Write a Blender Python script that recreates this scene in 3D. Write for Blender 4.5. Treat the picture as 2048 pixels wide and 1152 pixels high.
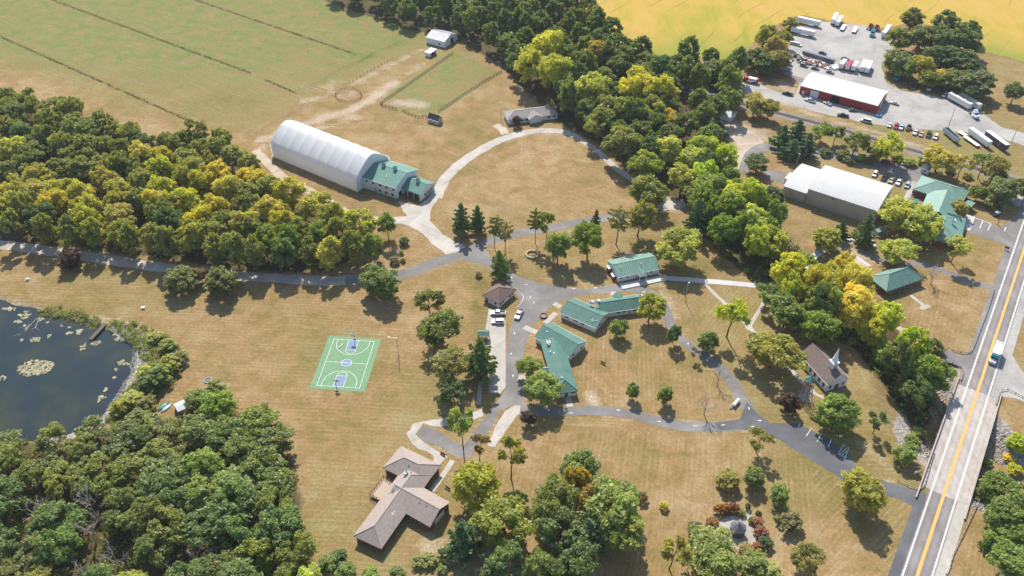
import bpy, math, random
import numpy as np
from mathutils import Vector, Matrix
for _o in list(bpy.data.objects): bpy.data.objects.remove(_o)
S = bpy.context.scene
COL = S.collection
R = math.radians
# ---------------------------------------------------------------- camera, sky, sun, exposure
FPX, PITCH, CAMH = 1650.0, R(40.0), 216.0          # focal length in photo pixels (2048 wide), tilt below the horizon, height
cd = bpy.data.cameras.new('camera'); cam = bpy.data.objects.new('camera', cd); COL.objects.link(cam)
cd.sensor_width = 36.0; cd.lens = 36.0 * FPX / 2048.0; cd.clip_start = 1.0; cd.clip_end = 20000.0
cam.location = (0, 0, CAMH); cam.rotation_euler = (R(90) - PITCH, 0, 0)
S.camera = cam
SUN_EL, SUN_AZ = R(45.0), R(-9.0)                  # azimuth measured from +Y towards +X
W = bpy.data.worlds.new('World'); S.world = W; W.use_nodes = True
_nt = W.node_tree; _sky = _nt.nodes.new('ShaderNodeTexSky'); _sky.sky_type = 'NISHITA'; _sky.sun_disc = False
_sky.sun_elevation = SUN_EL; _sky.sun_rotation = SUN_AZ; _sky.altitude = 200
_bg = _nt.nodes['Background']; _nt.links.new(_sky.outputs[0], _bg.inputs[0]); _bg.inputs[1].default_value = 0.145
sl = bpy.data.lights.new('sun', 'SUN'); so = bpy.data.objects.new('sun', sl); COL.objects.link(so)
sl.energy = 5.0; sl.angle = R(0.5); sl.color = (1.0, 0.95, 0.87)
_d = Vector((math.sin(SUN_AZ) * math.cos(SUN_EL), math.cos(SUN_AZ) * math.cos(SUN_EL), math.sin(SUN_EL)))
so.rotation_euler = _d.to_track_quat('Z', 'Y').to_euler(); so.location = (-60, 400, 400)
S.view_settings.view_transform = 'Standard'; S.view_settings.look = 'None'
S.view_settings.exposure = 0.52; S.view_settings.gamma = 1.0
S.cycles.max_bounces = 6; S.cycles.transparent_max_bounces = 6

# ---------------------------------------------------------------- surveying: a place read off the photo -> metres on the ground plane
CP, SP = math.cos(PITCH), math.sin(PITCH)
ZW = dict(f=(0, 0, 1), a=(530, 230, 5.689), b=(830, 40, 5.01), y=(1470, 20, 5.2375), c=(1740, 300, 5.76), k=(1030, 560, 4.43),
          o=(690, 880, 5.009), g=(1550, 310, 8.192), h=(1200, 490, 12.8), t=(930, 540, 7.2), z=(1360, 980, 6.695), n=(0, 590, 4.2675),
          r=(1780, 680, 5.235), p=(1700, 500, 8.23), q=(1660, 200, 7.877), d=(600, 60, 6.06), ch=(1570, 670, 7.2), w=(1450, 0, 2.88),
          i=(610, 660, 8.862), tr=(1840, 160, 7.2), m=(1448, 652, 2.303), s=(1000, 0, 3.388))
def G(u, v, z=0.0):
    a = (u - 1024) / FPX; b = (v - 576) / FPX
    t = (z - CAMH) / (-SP - b * CP)
    return Vector((a * t, (CP - b * SP) * t, z))
def g(w, x, y, z=0.0):
    ox, oy, k = ZW[w]
    return G(ox + x / k, oy + y / k, z)
def proj(p):
    d = p[1] * CP - (p[2] - CAMH) * SP; v = -p[1] * SP - (p[2] - CAMH) * CP
    return 1024 + FPX * p[0] / d, 576 + FPX * v / d
def pl(pts, w='f', z=0.0): return [g(w, x, y, z) for x, y in pts]

# ---------------------------------------------------------------- tagging, things, meshes
THINGS = []
def tag(o, label, cat, group=None):
    o['label'] = label; o['category'] = cat
    if group: o['group'] = group
    THINGS.append(o); return o
def thing(name, label, cat, loc=(0, 0, 0), rz=0.0, group=None):
    o = bpy.data.objects.new(name, None); COL.objects.link(o); o.empty_display_size = 0.3
    o.location = loc; o.rotation_euler = (0, 0, rz)
    return tag(o, label, cat, group)
def structure(o): o['kind'] = 'structure'; return o
def stuff(o, label, cat): o['kind'] = 'stuff'; o['label'] = label; o['category'] = cat; return o
def dup(root, loc, rz, label, group=None, scale=None, color=None):
    r = root.copy(); COL.objects.link(r); r.location = loc; r.rotation_euler = (0, 0, rz)
    if scale: r.scale = scale
    for ch in root.children:
        c = ch.copy(); COL.objects.link(c); c.parent = r
        if color: c.color = color
        for g2 in ch.children:
            d = g2.copy(); COL.objects.link(d); d.parent = c
    r['label'] = label
    if group: r['group'] = group
    THINGS.append(r); return r
def link(name, me, parent=None, mats=()):
    for m in mats: me.materials.append(m)
    o = bpy.data.objects.new(name, me); COL.objects.link(o)
    if parent: o.parent = parent
    return o
class MB:
    def __init__(s): s.v = []; s.f = []; s.m = []
    def add(s, vs, fs, mi=0):
        b = len(s.v); s.v += [tuple(p) for p in vs]
        for f in fs: s.f.append(tuple(i + b for i in f)); s.m.append(mi)
        return s
    def box(s, x0, x1, y0, y1, z0, z1, mi=0, top=None):
        tx, ty = top or (1, 1); cx, cy = (x0 + x1) / 2, (y0 + y1) / 2
        vs = [(x, y, z0) for x, y in ((x0, y0), (x1, y0), (x1, y1), (x0, y1))]
        vs += [(cx + (x - cx) * tx, cy + (y - cy) * ty, z1) for x, y in ((x0, y0), (x1, y0), (x1, y1), (x0, y1))]
        return s.add(vs, [(3, 2, 1, 0), (4, 5, 6, 7), (0, 1, 5, 4), (1, 2, 6, 5), (2, 3, 7, 6), (3, 0, 4, 7)], mi)
    def prism(s, poly, z0, z1, mi=0):
        n = len(poly)
        return s.add([(p[0], p[1], z0) for p in poly] + [(p[0], p[1], z1) for p in poly],
                     [tuple(range(n - 1, -1, -1)), tuple(range(n, 2 * n))] + [(i, (i + 1) % n, n + (i + 1) % n, n + i) for i in range(n)], mi)
    def extr(s, prof, a0, a1, axis='x', mi=0, taper=1.0):
        n = len(prof)
        if axis == 'x': vs = [(a0, y, z) for y, z in prof] + [(a1, y, z) for y, z in prof]
        else: vs = [(x, a0, z) for x, z in prof] + [(x, a1, z) for x, z in prof]
        return s.add(vs, [tuple(range(n)), tuple(range(2 * n - 1, n - 1, -1))] + [(i, n + i, n + (i + 1) % n, (i + 1) % n) for i in range(n)], mi)
    def cyl(s, p0, p1, r0, r1=None, n=8, mi=0, caps=True):
        r1 = r0 if r1 is None else r1
        p0, p1 = Vector(p0), Vector(p1); q = (p1 - p0).to_track_quat('Z', 'Y')
        vs = []
        for p, r in ((p0, r0), (p1, r1)):
            for i in range(n):
                a = 2 * math.pi * i / n; vs.append(p + q @ Vector((r * math.cos(a), r * math.sin(a), 0)))
        fs = [(i, (i + 1) % n, n + (i + 1) % n, n + i) for i in range(n)]
        if caps: fs += [tuple(range(n - 1, -1, -1)), tuple(range(n, 2 * n))]
        return s.add(vs, fs, mi)
    def tube(s, pts, r, n=6, mi=0):
        for i in range(len(pts) - 1):
            ra = r[i] if isinstance(r, (list, tuple)) else r; rb = r[i + 1] if isinstance(r, (list, tuple)) else r
            s.cyl(pts[i], pts[i + 1], ra, rb, n, mi)
        return s
    def build(s, name, mats, parent=None, bevel=0, smooth=False, loc=None, rz=0):
        me = bpy.data.meshes.new(name); me.from_pydata(s.v, [], s.f)
        if not isinstance(mats, (list, tuple)): mats = [mats]
        for m in mats: me.materials.append(m)
        me.polygons.foreach_set('material_index', s.m)
        if smooth: me.polygons.foreach_set('use_smooth', [True] * len(s.f))
        me.update()
        import bmesh
        bm = bmesh.new(); bm.from_mesh(me); bmesh.ops.recalc_face_normals(bm, faces=bm.faces); bm.to_mesh(me); bm.free()
        o = link(name, me, parent)
        if loc is not None: o.location = loc
        if rz: o.rotation_euler = (0, 0, rz)
        if bevel:
            b = o.modifiers.new('b', 'BEVEL'); b.width = bevel; b.segments = 2; b.limit_method = 'ANGLE'
        return o

# ---------------------------------------------------------------- materials
def newmat(name):
    m = bpy.data.materials.new(name); m.use_nodes = True; nt = m.node_tree
    return m, nt, nt.nodes['Principled BSDF']
def N(nt, t, **kw):
    n = nt.nodes.new('ShaderNode' + t)
    for k, v in kw.items():
        if k.startswith('i_'):
            n.inputs[k[2:].replace('_', ' ')].default_value = v
        else: setattr(n, k, v)
    return n
def ramp(nt, fac, stops, interp='LINEAR'):
    r = N(nt, 'ValToRGB'); r.color_ramp.interpolation = interp
    while len(r.color_ramp.elements) < len(stops): r.color_ramp.elements.new(0.5)
    for e, (p, c) in zip(r.color_ramp.elements, stops):
        e.position = p; e.color = (c, c, c, 1) if isinstance(c, (int, float)) else (*c, 1)
    nt.links.new(fac, r.inputs[0]); return r.outputs[0]
def noise(nt, vec, scale, detail=4, rough=0.55, dist=0.0):
    n = N(nt, 'TexNoise'); n.inputs['Scale'].default_value = scale; n.inputs['Detail'].default_value = detail
    n.inputs['Roughness'].default_value = rough; n.inputs['Distortion'].default_value = dist
    if vec is not None: nt.links.new(vec, n.inputs['Vector'])
    return n.outputs[0]
def mix(nt, fac, a, b, mode='MIX'):
    m = N(nt, 'Mix', data_type='RGBA', blend_type=mode)
    for s, v in ((0, fac), (6, a), (7, b)):
        if isinstance(v, (int, float)): m.inputs[s].default_value = v
        elif isinstance(v, tuple): m.inputs[s].default_value = (*v, 1)
        else: nt.links.new(v, m.inputs[s])
    return m.outputs[2]
def mth(nt, op, a, b=None, clamp=False):
    m = N(nt, 'Math', operation=op, use_clamp=clamp)
    for s, v in ((0, a), (1, b)):
        if v is None: continue
        if isinstance(v, (int, float)): m.inputs[s].default_value = v
        else: nt.links.new(v, m.inputs[s])
    return m.outputs[0]
def mapv(nt, vec, scale=(1, 1, 1), rz=0):
    m = N(nt, 'Mapping'); m.inputs['Scale'].default_value = scale; m.inputs['Rotation'].default_value = (0, 0, rz)
    nt.links.new(vec, m.inputs['Vector']); return m.outputs[0]
def bump(nt, bs, h, strength=0.3, dist=0.1):
    b = N(nt, 'Bump'); b.inputs['Strength'].default_value = strength; b.inputs['Distance'].default_value = dist
    nt.links.new(h, b.inputs['Height']); nt.links.new(b.outputs[0], bs.inputs['Normal'])
def geo(nt): return N(nt, 'NewGeometry').outputs['Position']
def objc(nt): return N(nt, 'TexCoord').outputs['Object']
def flat(name, col, rough=0.6, metal=0.0, var=0.12, scale=1.5, spec=0.4):
    m, nt, bs = newmat(name); n = noise(nt, objc(nt), scale, 5)
    lo = tuple(c * (1 - var) for c in col); hi = tuple(min(1, c * (1 + var)) for c in col)
    c = ramp(nt, n, [(0.3, lo), (0.7, hi)]); nt.links.new(c, bs.inputs['Base Color'])
    bs.inputs['Roughness'].default_value = rough; bs.inputs['Metallic'].default_value = metal
    bs.inputs['Specular IOR Level'].default_value = spec
    return m
def seam_metal(name, col, period=0.6, rough=0.42, axis=0, depth=0.5, var=0.19, line=0.62, spec=0.35):
    m, nt, bs = newmat(name); o = objc(nt); sp = N(nt, 'SeparateXYZ'); nt.links.new(o, sp.inputs[0])
    fr = mth(nt, 'FRACT', mth(nt, 'MULTIPLY', sp.outputs[axis], 1 / period))
    ln = ramp(nt, fr, [(0.0, 1.0), (0.1, 1.0), (0.2, 0.0), (0.9, 0.0), (1.0, 1.0)])
    n1 = noise(nt, o, 0.25, 5); n2 = noise(nt, mapv(nt, o, (1.2, 0.15, 0.15)), 1.0, 4)
    base = ramp(nt, mth(nt, 'ADD', mth(nt, 'MULTIPLY', n1, 0.5), mth(nt, 'MULTIPLY', n2, 0.5)),
                [(0.3, tuple(c * (1 - var) for c in col)), (0.7, tuple(min(1, c * (1 + var)) for c in col))])
    c = mix(nt, ln, base, tuple(c * line for c in col)); nt.links.new(c, bs.inputs['Base Color'])
    bs.inputs['Roughness'].default_value = rough; bs.inputs['Specular IOR Level'].default_value = spec
    bump(nt, bs, ln, depth, 0.05); return m
def asphalt(name, col, light, crack=0.5, scale=1.0):
    m, nt, bs = newmat(name); p = geo(nt)
    big = noise(nt, p, 0.08 * scale, 6, 0.6); fine = noise(nt, p, 2.5, 4, 0.7)
    c = ramp(nt, big, [(0.3, tuple(x * 0.8 for x in col)), (0.5, col), (0.72, light)])
    c = mix(nt, 0.5, c, ramp(nt, fine, [(0.3, 0.55), (0.7, 1.0)]), 'MULTIPLY')
    v = N(nt, 'TexVoronoi', feature='DISTANCE_TO_EDGE'); v.inputs['Scale'].default_value = 0.11
    dv = N(nt, 'VectorMath', operation='ADD'); nz = N(nt, 'TexNoise'); nz.inputs['Scale'].default_value = 0.25; nt.links.new(p, nz.inputs['Vector'])
    sc = N(nt, 'VectorMath', operation='SCALE'); sc.inputs['Scale'].default_value = 7.0; nt.links.new(nz.outputs['Color'], sc.inputs[0])
    nt.links.new(p, dv.inputs[0]); nt.links.new(sc.outputs[0], dv.inputs[1]); nt.links.new(dv.outputs[0], v.inputs['Vector'])
    ck = ramp(nt, v.outputs['Distance'], [(0.0, crack), (0.022, 0.0)])
    c = mix(nt, ck, c, tuple(min(1, x * 1.7) for x in light)); nt.links.new(c, bs.inputs['Base Color'])
    bs.inputs['Roughness'].default_value = 0.9; bs.inputs['Specular IOR Level'].default_value = 0.2
    bump(nt, bs, fine, 0.25, 0.05); return m
def gravel(name, a, b, c3, scale=1.0):
    m, nt, bs = newmat(name); p = geo(nt)
    big = noise(nt, p, 0.06 * scale, 6, 0.62, 0.5); mid = noise(nt, p, 0.5, 5, 0.65); fine = noise(nt, p, 4.0, 3, 0.7)
    c = ramp(nt, big, [(0.3, a), (0.5, b), (0.7, c3)])
    c = mix(nt, 0.6, c, ramp(nt, mid, [(0.3, 0.72), (0.65, 1.0)]), 'MULTIPLY')
    c = mix(nt, 0.5, c, ramp(nt, fine, [(0.3, 0.6), (0.7, 1.0)]), 'MULTIPLY'); nt.links.new(c, bs.inputs['Base Color'])
    bs.inputs['Roughness'].default_value = 0.95; bs.inputs['Specular IOR Level'].default_value = 0.15
    bump(nt, bs, fine, 0.4, 0.08); return m
def paint(name, rough=0.3):
    m, nt, bs = newmat(name); oi = N(nt, 'ObjectInfo'); n = noise(nt, objc(nt), 1.2, 3)
    c = mix(nt, 0.25, oi.outputs['Color'], ramp(nt, n, [(0.3, 0.7), (0.7, 1.0)]), 'MULTIPLY')
    nt.links.new(c, bs.inputs['Base Color']); bs.inputs['Roughness'].default_value = rough; bs.inputs['Specular IOR Level'].default_value = 0.5
    return m
def leafmat(name, trans=0.5, var=0.3):
    m = bpy.data.materials.new(name); m.use_nodes = True; nt = m.node_tree; nt.nodes.clear()
    out = N(nt, 'OutputMaterial'); oi = N(nt, 'ObjectInfo'); at = N(nt, 'Attribute', attribute_name='tone')
    hsv = N(nt, 'HueSaturation'); nt.links.new(oi.outputs['Color'], hsv.inputs['Color'])
    n = noise(nt, objc(nt), 0.35, 3, 0.6)
    t = mth(nt, 'ADD', mth(nt, 'MULTIPLY', at.outputs['Fac'], 0.65), mth(nt, 'MULTIPLY', n, 0.35))
    nt.links.new(mth(nt, 'ADD', mth(nt, 'MULTIPLY', t, 2 * var * 1.9), 1 - var * 1.9), hsv.inputs['Value'])
    nt.links.new(mth(nt, 'ADD', mth(nt, 'MULTIPLY', t, -0.05), 0.525), hsv.inputs['Hue'])
    nt.links.new(mth(nt, 'ADD', mth(nt, 'MULTIPLY', oi.outputs['Random'], 0.2), 0.86), hsv.inputs['Saturation'])
    d = N(nt, 'BsdfDiffuse'); tr = N(nt, 'BsdfTranslucent'); gl = N(nt, 'BsdfGlossy'); gl.inputs['Roughness'].default_value = 0.55
    br = mix(nt, 1.0, hsv.outputs[0], (1.4, 1.4, 0.5), 'MULTIPLY')
    nt.links.new(hsv.outputs[0], d.inputs[0]); nt.links.new(br, tr.inputs[0])
    mx = N(nt, 'MixShader'); mx.inputs[0].default_value = trans; nt.links.new(d.outputs[0], mx.inputs[1]); nt.links.new(tr.outputs[0], mx.inputs[2])
    m2 = N(nt, 'MixShader'); m2.inputs[0].default_value = 0.035; nt.links.new(mx.outputs[0], m2.inputs[1]); nt.links.new(gl.outputs[0], m2.inputs[2])
    nt.links.new(m2.outputs[0], out.inputs[0]); return m
M = {}
M['leaf'] = leafmat('leaf'); M['needle'] = leafmat('needle', 0.2, 0.28)
M['bark'] = flat('bark', (0.09, 0.065, 0.045), 0.95, var=0.35, scale=3); M['barkpale'] = flat('bark_pale', (0.4, 0.36, 0.32), 0.95, var=0.25, scale=3)
M['greenroof'] = seam_metal('green_metal_roof', (0.1, 0.205, 0.16), 0.9, 0.5)
M['greenroof2'] = seam_metal('green_metal_roof_pale', (0.165, 0.285, 0.225), 0.9, 0.5)
M['greenfine'] = seam_metal('green_ribbed_roof', (0.095, 0.225, 0.175), 0.45, 0.5, line=0.85)
M['whiteroof'] = seam_metal('white_metal_roof', (0.56, 0.56, 0.56), 1.0, 0.5, line=0.9, var=0.05)
M['tanroof'] = seam_metal('cream_metal_roof', (0.46, 0.45, 0.43), 1.2, 0.55, line=0.92, var=0.08)
M['shadyroof'] = seam_metal('weathered_shade_blotched_roof', (0.34, 0.35, 0.37), 0.8, 0.45, var=0.45)  # weathered grey, darkened in colour for blotches of shade on the barn roof
M['whitewall'] = seam_metal('white_siding', (0.68, 0.69, 0.7), 0.3, 0.6, line=0.9, depth=0.2, var=0.06)
M['paintwall'] = flat('white_painted_wall', (0.66, 0.65, 0.61), 0.7, var=0.07, scale=0.7)
M['redwall'] = seam_metal('red_metal_siding', (0.36, 0.04, 0.03), 0.5, 0.5, line=0.7, var=0.15)
M['tanwall'] = seam_metal('tan_metal_siding', (0.45, 0.38, 0.3), 0.9, 0.6, line=0.8)
M['brick'] = flat('red_brick', (0.2, 0.075, 0.05), 0.9, var=0.3, scale=4)
M['fabric'] = flat('white_tent_fabric', (0.82, 0.82, 0.81), 0.55, var=0.03, scale=0.3)
_n = M['fabric'].node_tree; _tr = N(_n, 'BsdfTranslucent'); _tr.inputs[0].default_value = (0.9, 0.9, 0.88, 1); _mx = N(_n, 'MixShader'); _mx.inputs[0].default_value = 0.4
_n.links.new(_n.nodes['Principled BSDF'].outputs[0], _mx.inputs[1]); _n.links.new(_tr.outputs[0], _mx.inputs[2]); _n.links.new(_mx.outputs[0], [q for q in _n.nodes if q.type == 'OUTPUT_MATERIAL'][0].inputs[0])
M['shingle'] = flat('grey_brown_shingle', (0.31, 0.255, 0.22), 0.95, var=0.14, scale=1.3)
M['shinglebrown'] = flat('brown_shingle', (0.17, 0.115, 0.095), 0.95, var=0.25, scale=1.5)
M['shingledark'] = flat('dark_shingle', (0.045, 0.04, 0.045), 0.9, var=0.3, scale=1.5)
M['shinglegrey'] = flat('pale_grey_shingle', (0.3, 0.27, 0.24), 0.95, var=0.2, scale=1.5)
M['glass'] = flat('dark_glass', (0.02, 0.025, 0.035), 0.12, var=0.1, spec=0.6)
M['trim'] = flat('white_trim', (0.72, 0.72, 0.7), 0.5, var=0.05)
M['dark'] = flat('dark_opening', (0.015, 0.015, 0.018), 0.9, var=0.2)
M['steel'] = flat('galvanised_steel', (0.42, 0.43, 0.44), 0.45, 0.6, var=0.15)
M['blacksteel'] = flat('black_steel', (0.025, 0.025, 0.03), 0.5, var=0.2)
M['slate'] = flat('slate_shingle', (0.12, 0.12, 0.135), 0.9, var=0.3, scale=2)
M['chapelroof'] = flat('grey_brown_chapel_shingle', (0.185, 0.14, 0.115), 0.95, var=0.25, scale=1.5)
M['rust'] = flat('rusty_steel', (0.17, 0.07, 0.04), 0.85, var=0.4, scale=2)
M['wood'] = flat('grey_wood', (0.13, 0.105, 0.08), 0.9, var=0.3, scale=3)
M['woodpale'] = flat('pale_timber', (0.4, 0.31, 0.22), 0.9, var=0.2, scale=3)
M['woodred'] = flat('red_brown_timber', (0.23, 0.1, 0.055), 0.9, var=0.25, scale=3)
M['conc'] = gravel('concrete', (0.4, 0.36, 0.3), (0.46, 0.42, 0.36), (0.53, 0.49, 0.43))
M['concwhite'] = gravel('new_white_concrete', (0.52, 0.5, 0.47), (0.58, 0.56, 0.53), (0.64, 0.62, 0.58))
M['concpink'] = gravel('bridge_concrete', (0.42, 0.37, 0.325), (0.48, 0.425, 0.375), (0.55, 0.49, 0.43))
M['asph'] = asphalt('worn_asphalt', (0.205, 0.19, 0.175), (0.295, 0.275, 0.255), 0.12)
M['asphdark'] = asphalt('dark_asphalt', (0.12, 0.12, 0.125), (0.17, 0.17, 0.175), 0.06)
M['highway'] = asphalt('highway_asphalt', (0.27, 0.24, 0.225), (0.33, 0.295, 0.275), 0.06)
M['gravelwhite'] = gravel('white_crushed_stone', (0.4, 0.355, 0.3), (0.5, 0.455, 0.395), (0.58, 0.535, 0.475), 2)
M['gravelyard'] = gravel('yard_gravel', (0.3, 0.285, 0.27), (0.41, 0.385, 0.35), (0.47, 0.44, 0.395))
M['gravellane'] = gravel('lane_gravel', (0.4, 0.34, 0.275), (0.49, 0.42, 0.345), (0.58, 0.5, 0.42), 2)
M['dirt'] = gravel('pale_dirt', (0.38, 0.3, 0.22), (0.5, 0.4, 0.3), (0.6, 0.5, 0.4), 2)
M['ballast'] = gravel('rail_ballast', (0.2, 0.17, 0.15), (0.26, 0.225, 0.2), (0.32, 0.28, 0.25), 3)
M['rock'] = gravel('riprap_rock', (0.32, 0.29, 0.265), (0.43, 0.4, 0.365), (0.52, 0.48, 0.44), 3)
M['linewhite'] = flat('white_road_paint', (0.72, 0.72, 0.7), 0.7, var=0.12, scale=2)
M['lineyellow'] = flat('yellow_road_paint', (0.66, 0.36, 0.06), 0.7, var=0.12, scale=2)
M['courtgreen'] = flat('green_court_paint', (0.135, 0.25, 0.125), 0.8, var=0.1, scale=0.6)
M['courtblue'] = flat('blue_court_paint', (0.165, 0.225, 0.335), 0.8, var=0.1, scale=0.6)
M['paint'] = paint('vehicle_paint'); M['paintmatte'] = paint('matte_paint', 0.6)
M['tyre'] = flat('tyre_rubber', (0.02, 0.02, 0.02), 0.85); M['rim'] = flat('wheel_rim', (0.4, 0.4, 0.42), 0.35, 0.5)
M['lamp'] = flat('headlight_glass', (0.75, 0.75, 0.72), 0.15); M['tail'] = flat('tail_light', (0.35, 0.02, 0.02), 0.3)
M['teal'] = flat('teal_paint', (0.03, 0.33, 0.33), 0.5); M['bluetarp'] = flat('blue_tarp', (0.05, 0.3, 0.45), 0.6)
M['red'] = flat('red_paint', (0.42, 0.035, 0.035), 0.45)

def worn(m, col, thr=0.6):
    nt = m.node_tree; bs = nt.nodes['Principled BSDF']; src = bs.inputs['Base Color'].links[0].from_socket
    n = noise(nt, geo(nt), 1.1, 5, 0.7); c = mix(nt, ramp(nt, n, [(thr - .08, 0.0), (thr + .06, 0.8)]), src, col); nt.links.new(c, bs.inputs['Base Color'])
worn(M['linewhite'], (0.3, 0.28, 0.26), 0.58); worn(M['lineyellow'], (0.36, 0.27, 0.18), 0.6)
def wheel_paths(m, org, nrm, lane, k):
    """darker polished bands where tyres run, and cross-wise patching"""
    nt = m.node_tree; bs = nt.nodes['Principled BSDF']; src = bs.inputs['Base Color'].links[0].from_socket; p = geo(nt)
    d = N(nt, 'VectorMath', operation='DOT_PRODUCT'); d.inputs[1].default_value = nrm; nt.links.new(p, d.inputs[0])
    t = mth(nt, 'FRACT', mth(nt, 'MULTIPLY', mth(nt, 'SUBTRACT', d.outputs['Value'], org.dot(nrm) - lane * 4), 1 / lane))
    f = ramp(nt, t, [(0.1, 1.0), (0.26, k), (0.4, 1.0), (0.6, 1.0), (0.74, k), (0.9, 1.0)])
    n = noise(nt, mapv(nt, p, (0.5, 0.05, 1), math.atan2(nrm.y, nrm.x)), 1.0, 5, 0.65)
    c = mix(nt, 1.0, mix(nt, 1.0, src, f, 'MULTIPLY'), ramp(nt, n, [(0.35, 0.86), (0.65, 1.08)]), 'MULTIPLY'); nt.links.new(c, bs.inputs['Base Color'])

# ---------------------------------------------------------------- terrain
rng = np.random.default_rng(7); random.seed(7)
def smooth_line(pts, step=2.0, closed=False):
    P = [Vector(p) for p in pts]; out = []; n = len(P)
    for i in range(n if closed else n - 1):
        p0 = P[(i - 1) % n] if closed or i > 0 else P[0]; p1 = P[i]; p2 = P[(i + 1) % n]
        p3 = P[(i + 2) % n] if closed or i + 2 < n else P[-1]
        k = max(1, int((p2 - p1).length / step))
        for j in range(k):
            t = j / k
            out.append(0.5 * ((2 * p1) + (p2 - p0) * t + (2 * p0 - 5 * p1 + 4 * p2 - p3) * t * t + (3 * p1 - p0 - 3 * p2 + p3) * t ** 3))
    if not closed: out.append(P[-1])
    return out
def poly_sd(x, y, poly):
    """signed distance to a polygon, positive inside"""
    px = np.array([p[0] for p in poly]); py = np.array([p[1] for p in poly]); n = len(px)
    d = np.full(x.shape, 1e9); ins = np.zeros(x.shape, bool)
    for i in range(n):
        ax, ay, bx, by = px[i], py[i], px[(i + 1) % n], py[(i + 1) % n]
        ex, ey = bx - ax, by - ay; t = np.clip(((x - ax) * ex + (y - ay) * ey) / (ex * ex + ey * ey + 1e-9), 0, 1)
        d = np.minimum(d, np.hypot(x - ax - t * ex, y - ay - t * ey))
        c = ((ay > y) != (by > y)) & (x < (bx - ax) * (y - ay) / (by - ay + 1e-12) + ax); ins ^= c
    return np.where(ins, d, -d)
def line_d(x, y, pts):
    d = np.full(x.shape, 1e9)
    for a, b in zip(pts[:-1], pts[1:]):
        ex, ey = b[0] - a[0], b[1] - a[1]; t = np.clip(((x - a[0]) * ex + (y - a[1]) * ey) / (ex * ex + ey * ey + 1e-9), 0, 1)
        d = np.minimum(d, np.hypot(x - a[0] - t * ex, y - a[1] - t * ey))
    return d
def sstep(a, b, x):
    t = np.clip((x - a) / (b - a), 0, 1); return t * t * (3 - 2 * t)
def vnoise(x, y, s, seed=0):
    xi = np.floor(x / s).astype(int); yi = np.floor(y / s).astype(int); fx = x / s - xi; fy = y / s - yi
    def h(a, b): return np.modf(np.abs(np.sin(a * 127.1 + b * 311.7 + seed * 74.7) * 43758.5453))[0]
    fx = fx * fx * (3 - 2 * fx); fy = fy * fy * (3 - 2 * fy)
    return (h(xi, yi) * (1 - fx) + h(xi + 1, yi) * fx) * (1 - fy) + (h(xi, yi + 1) * (1 - fx) + h(xi + 1, yi + 1) * fx) * fy
POND = pl([(-160, 600), (-60, 590), (0, 598), (60, 612), (110, 625), (175, 640), (225, 660), (262, 685), (272, 715), (258, 740), (245, 775), (225, 805), (198, 836), (140, 866), (60, 880), (-60, 898), (-200, 920)])
CREEK = pl([(2200, 1080), (2060, 980), (1985, 925), (1900, 865), (1865, 820), (1800, 720), (1725, 640), (1640, 560), (1560, 500), (1500, 440), (1440, 380)])
HW_A, HW_B = G(1831.7, 1070.4), G(2045.7, 446.1)
HWD = (HW_B - HW_A).normalized(); HWN = Vector((HWD.y, -HWD.x, 0))          # along the highway, and to its right
def hw(s, t, z=0.0): p = HW_A + HWD * s + HWN * t; return Vector((p.x, p.y, z))
def hws(p): d = p - HW_A; return d.dot(HWD), d.dot(HWN)
RW = hws(G(1890.2, 1071.2))[1]                                            # carriageway width between the white lines
BR0, BR1 = hws(g('m', 925, 742))[0], hws(g('m', 1085, 270))[0]                 # bridge deck start and end along the road
wheel_paths(M['highway'], HW_A, HWN, RW / 2, 0.84); wheel_paths(M['concpink'], HW_A, HWN, RW / 2, 0.88)
def gz(x, y):
    x = np.asarray(x, float); y = np.asarray(y, float)
    d = poly_sd(x, y, POND) + (vnoise(x, y, 5, 1) - 0.5) * 2.4
    z = -2.4 * sstep(-2.2, 5.0, d)
    dc = line_d(x, y, CREEK); sx = (x - HW_A.x) * HWD.x + (y - HW_A.y) * HWD.y; tx = (x - HW_A.x) * HWN.x + (y - HW_A.y) * HWN.y
    near = sstep(70, 10, np.abs(tx - 6)); hwid = 13 + 10 * near; dep = 2.5 + 2.5 * near
    zc = -dep * sstep(hwid, 5.0, dc + (vnoise(x, y, 6, 3) - 0.5) * 3)
    onroad = (np.abs(tx - 4) < 8) & ((sx < BR0) | (sx > BR1))
    zc = np.where(onroad, np.minimum(zc * 0, 0), zc)
    return np.minimum(z, zc)
def gz1(x, y): return float(gz(np.array([x]), np.array([y]))[0])
def axis(lo, hi, st, far):
    a = list(np.arange(lo, hi + st, st)); d = st
    while a[-1] < far: d *= 1.5; a.append(a[-1] + d)
    d = st; b = [a[0]]
    while b[-1] > -far: d *= 1.5; b.append(b[-1] - d)
    return np.array(b[:0:-1] + a)
GX, GY = axis(-420, 420, 2.0, 1500), axis(80, 680, 2.0, 1500)
XX, YY = np.meshgrid(GX, GY); X, Y = XX.ravel(), YY.ravel(); nx, ny = len(GX), len(GY)
Z = gz(X, Y)
gm = bpy.data.meshes.new('ground')
idx = np.arange(nx * ny).reshape(ny, nx)
F = np.stack([idx[:-1, :-1], idx[:-1, 1:], idx[1:, 1:], idx[1:, :-1]], -1).reshape(-1, 4)
def np_mesh(me, V, Fq):
    k = Fq.shape[1]
    me.vertices.add(len(V)); me.vertices.foreach_set('co', V.astype(np.float32).ravel())
    me.loops.add(Fq.size); me.loops.foreach_set('vertex_index', Fq.astype(np.int32).ravel())
    me.polygons.add(len(Fq)); me.polygons.foreach_set('loop_start', np.arange(0, Fq.size, k, dtype=np.int32))
    me.polygons.foreach_set('loop_total', np.full(len(Fq), k, np.int32)); me.update(calc_edges=True)
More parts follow.
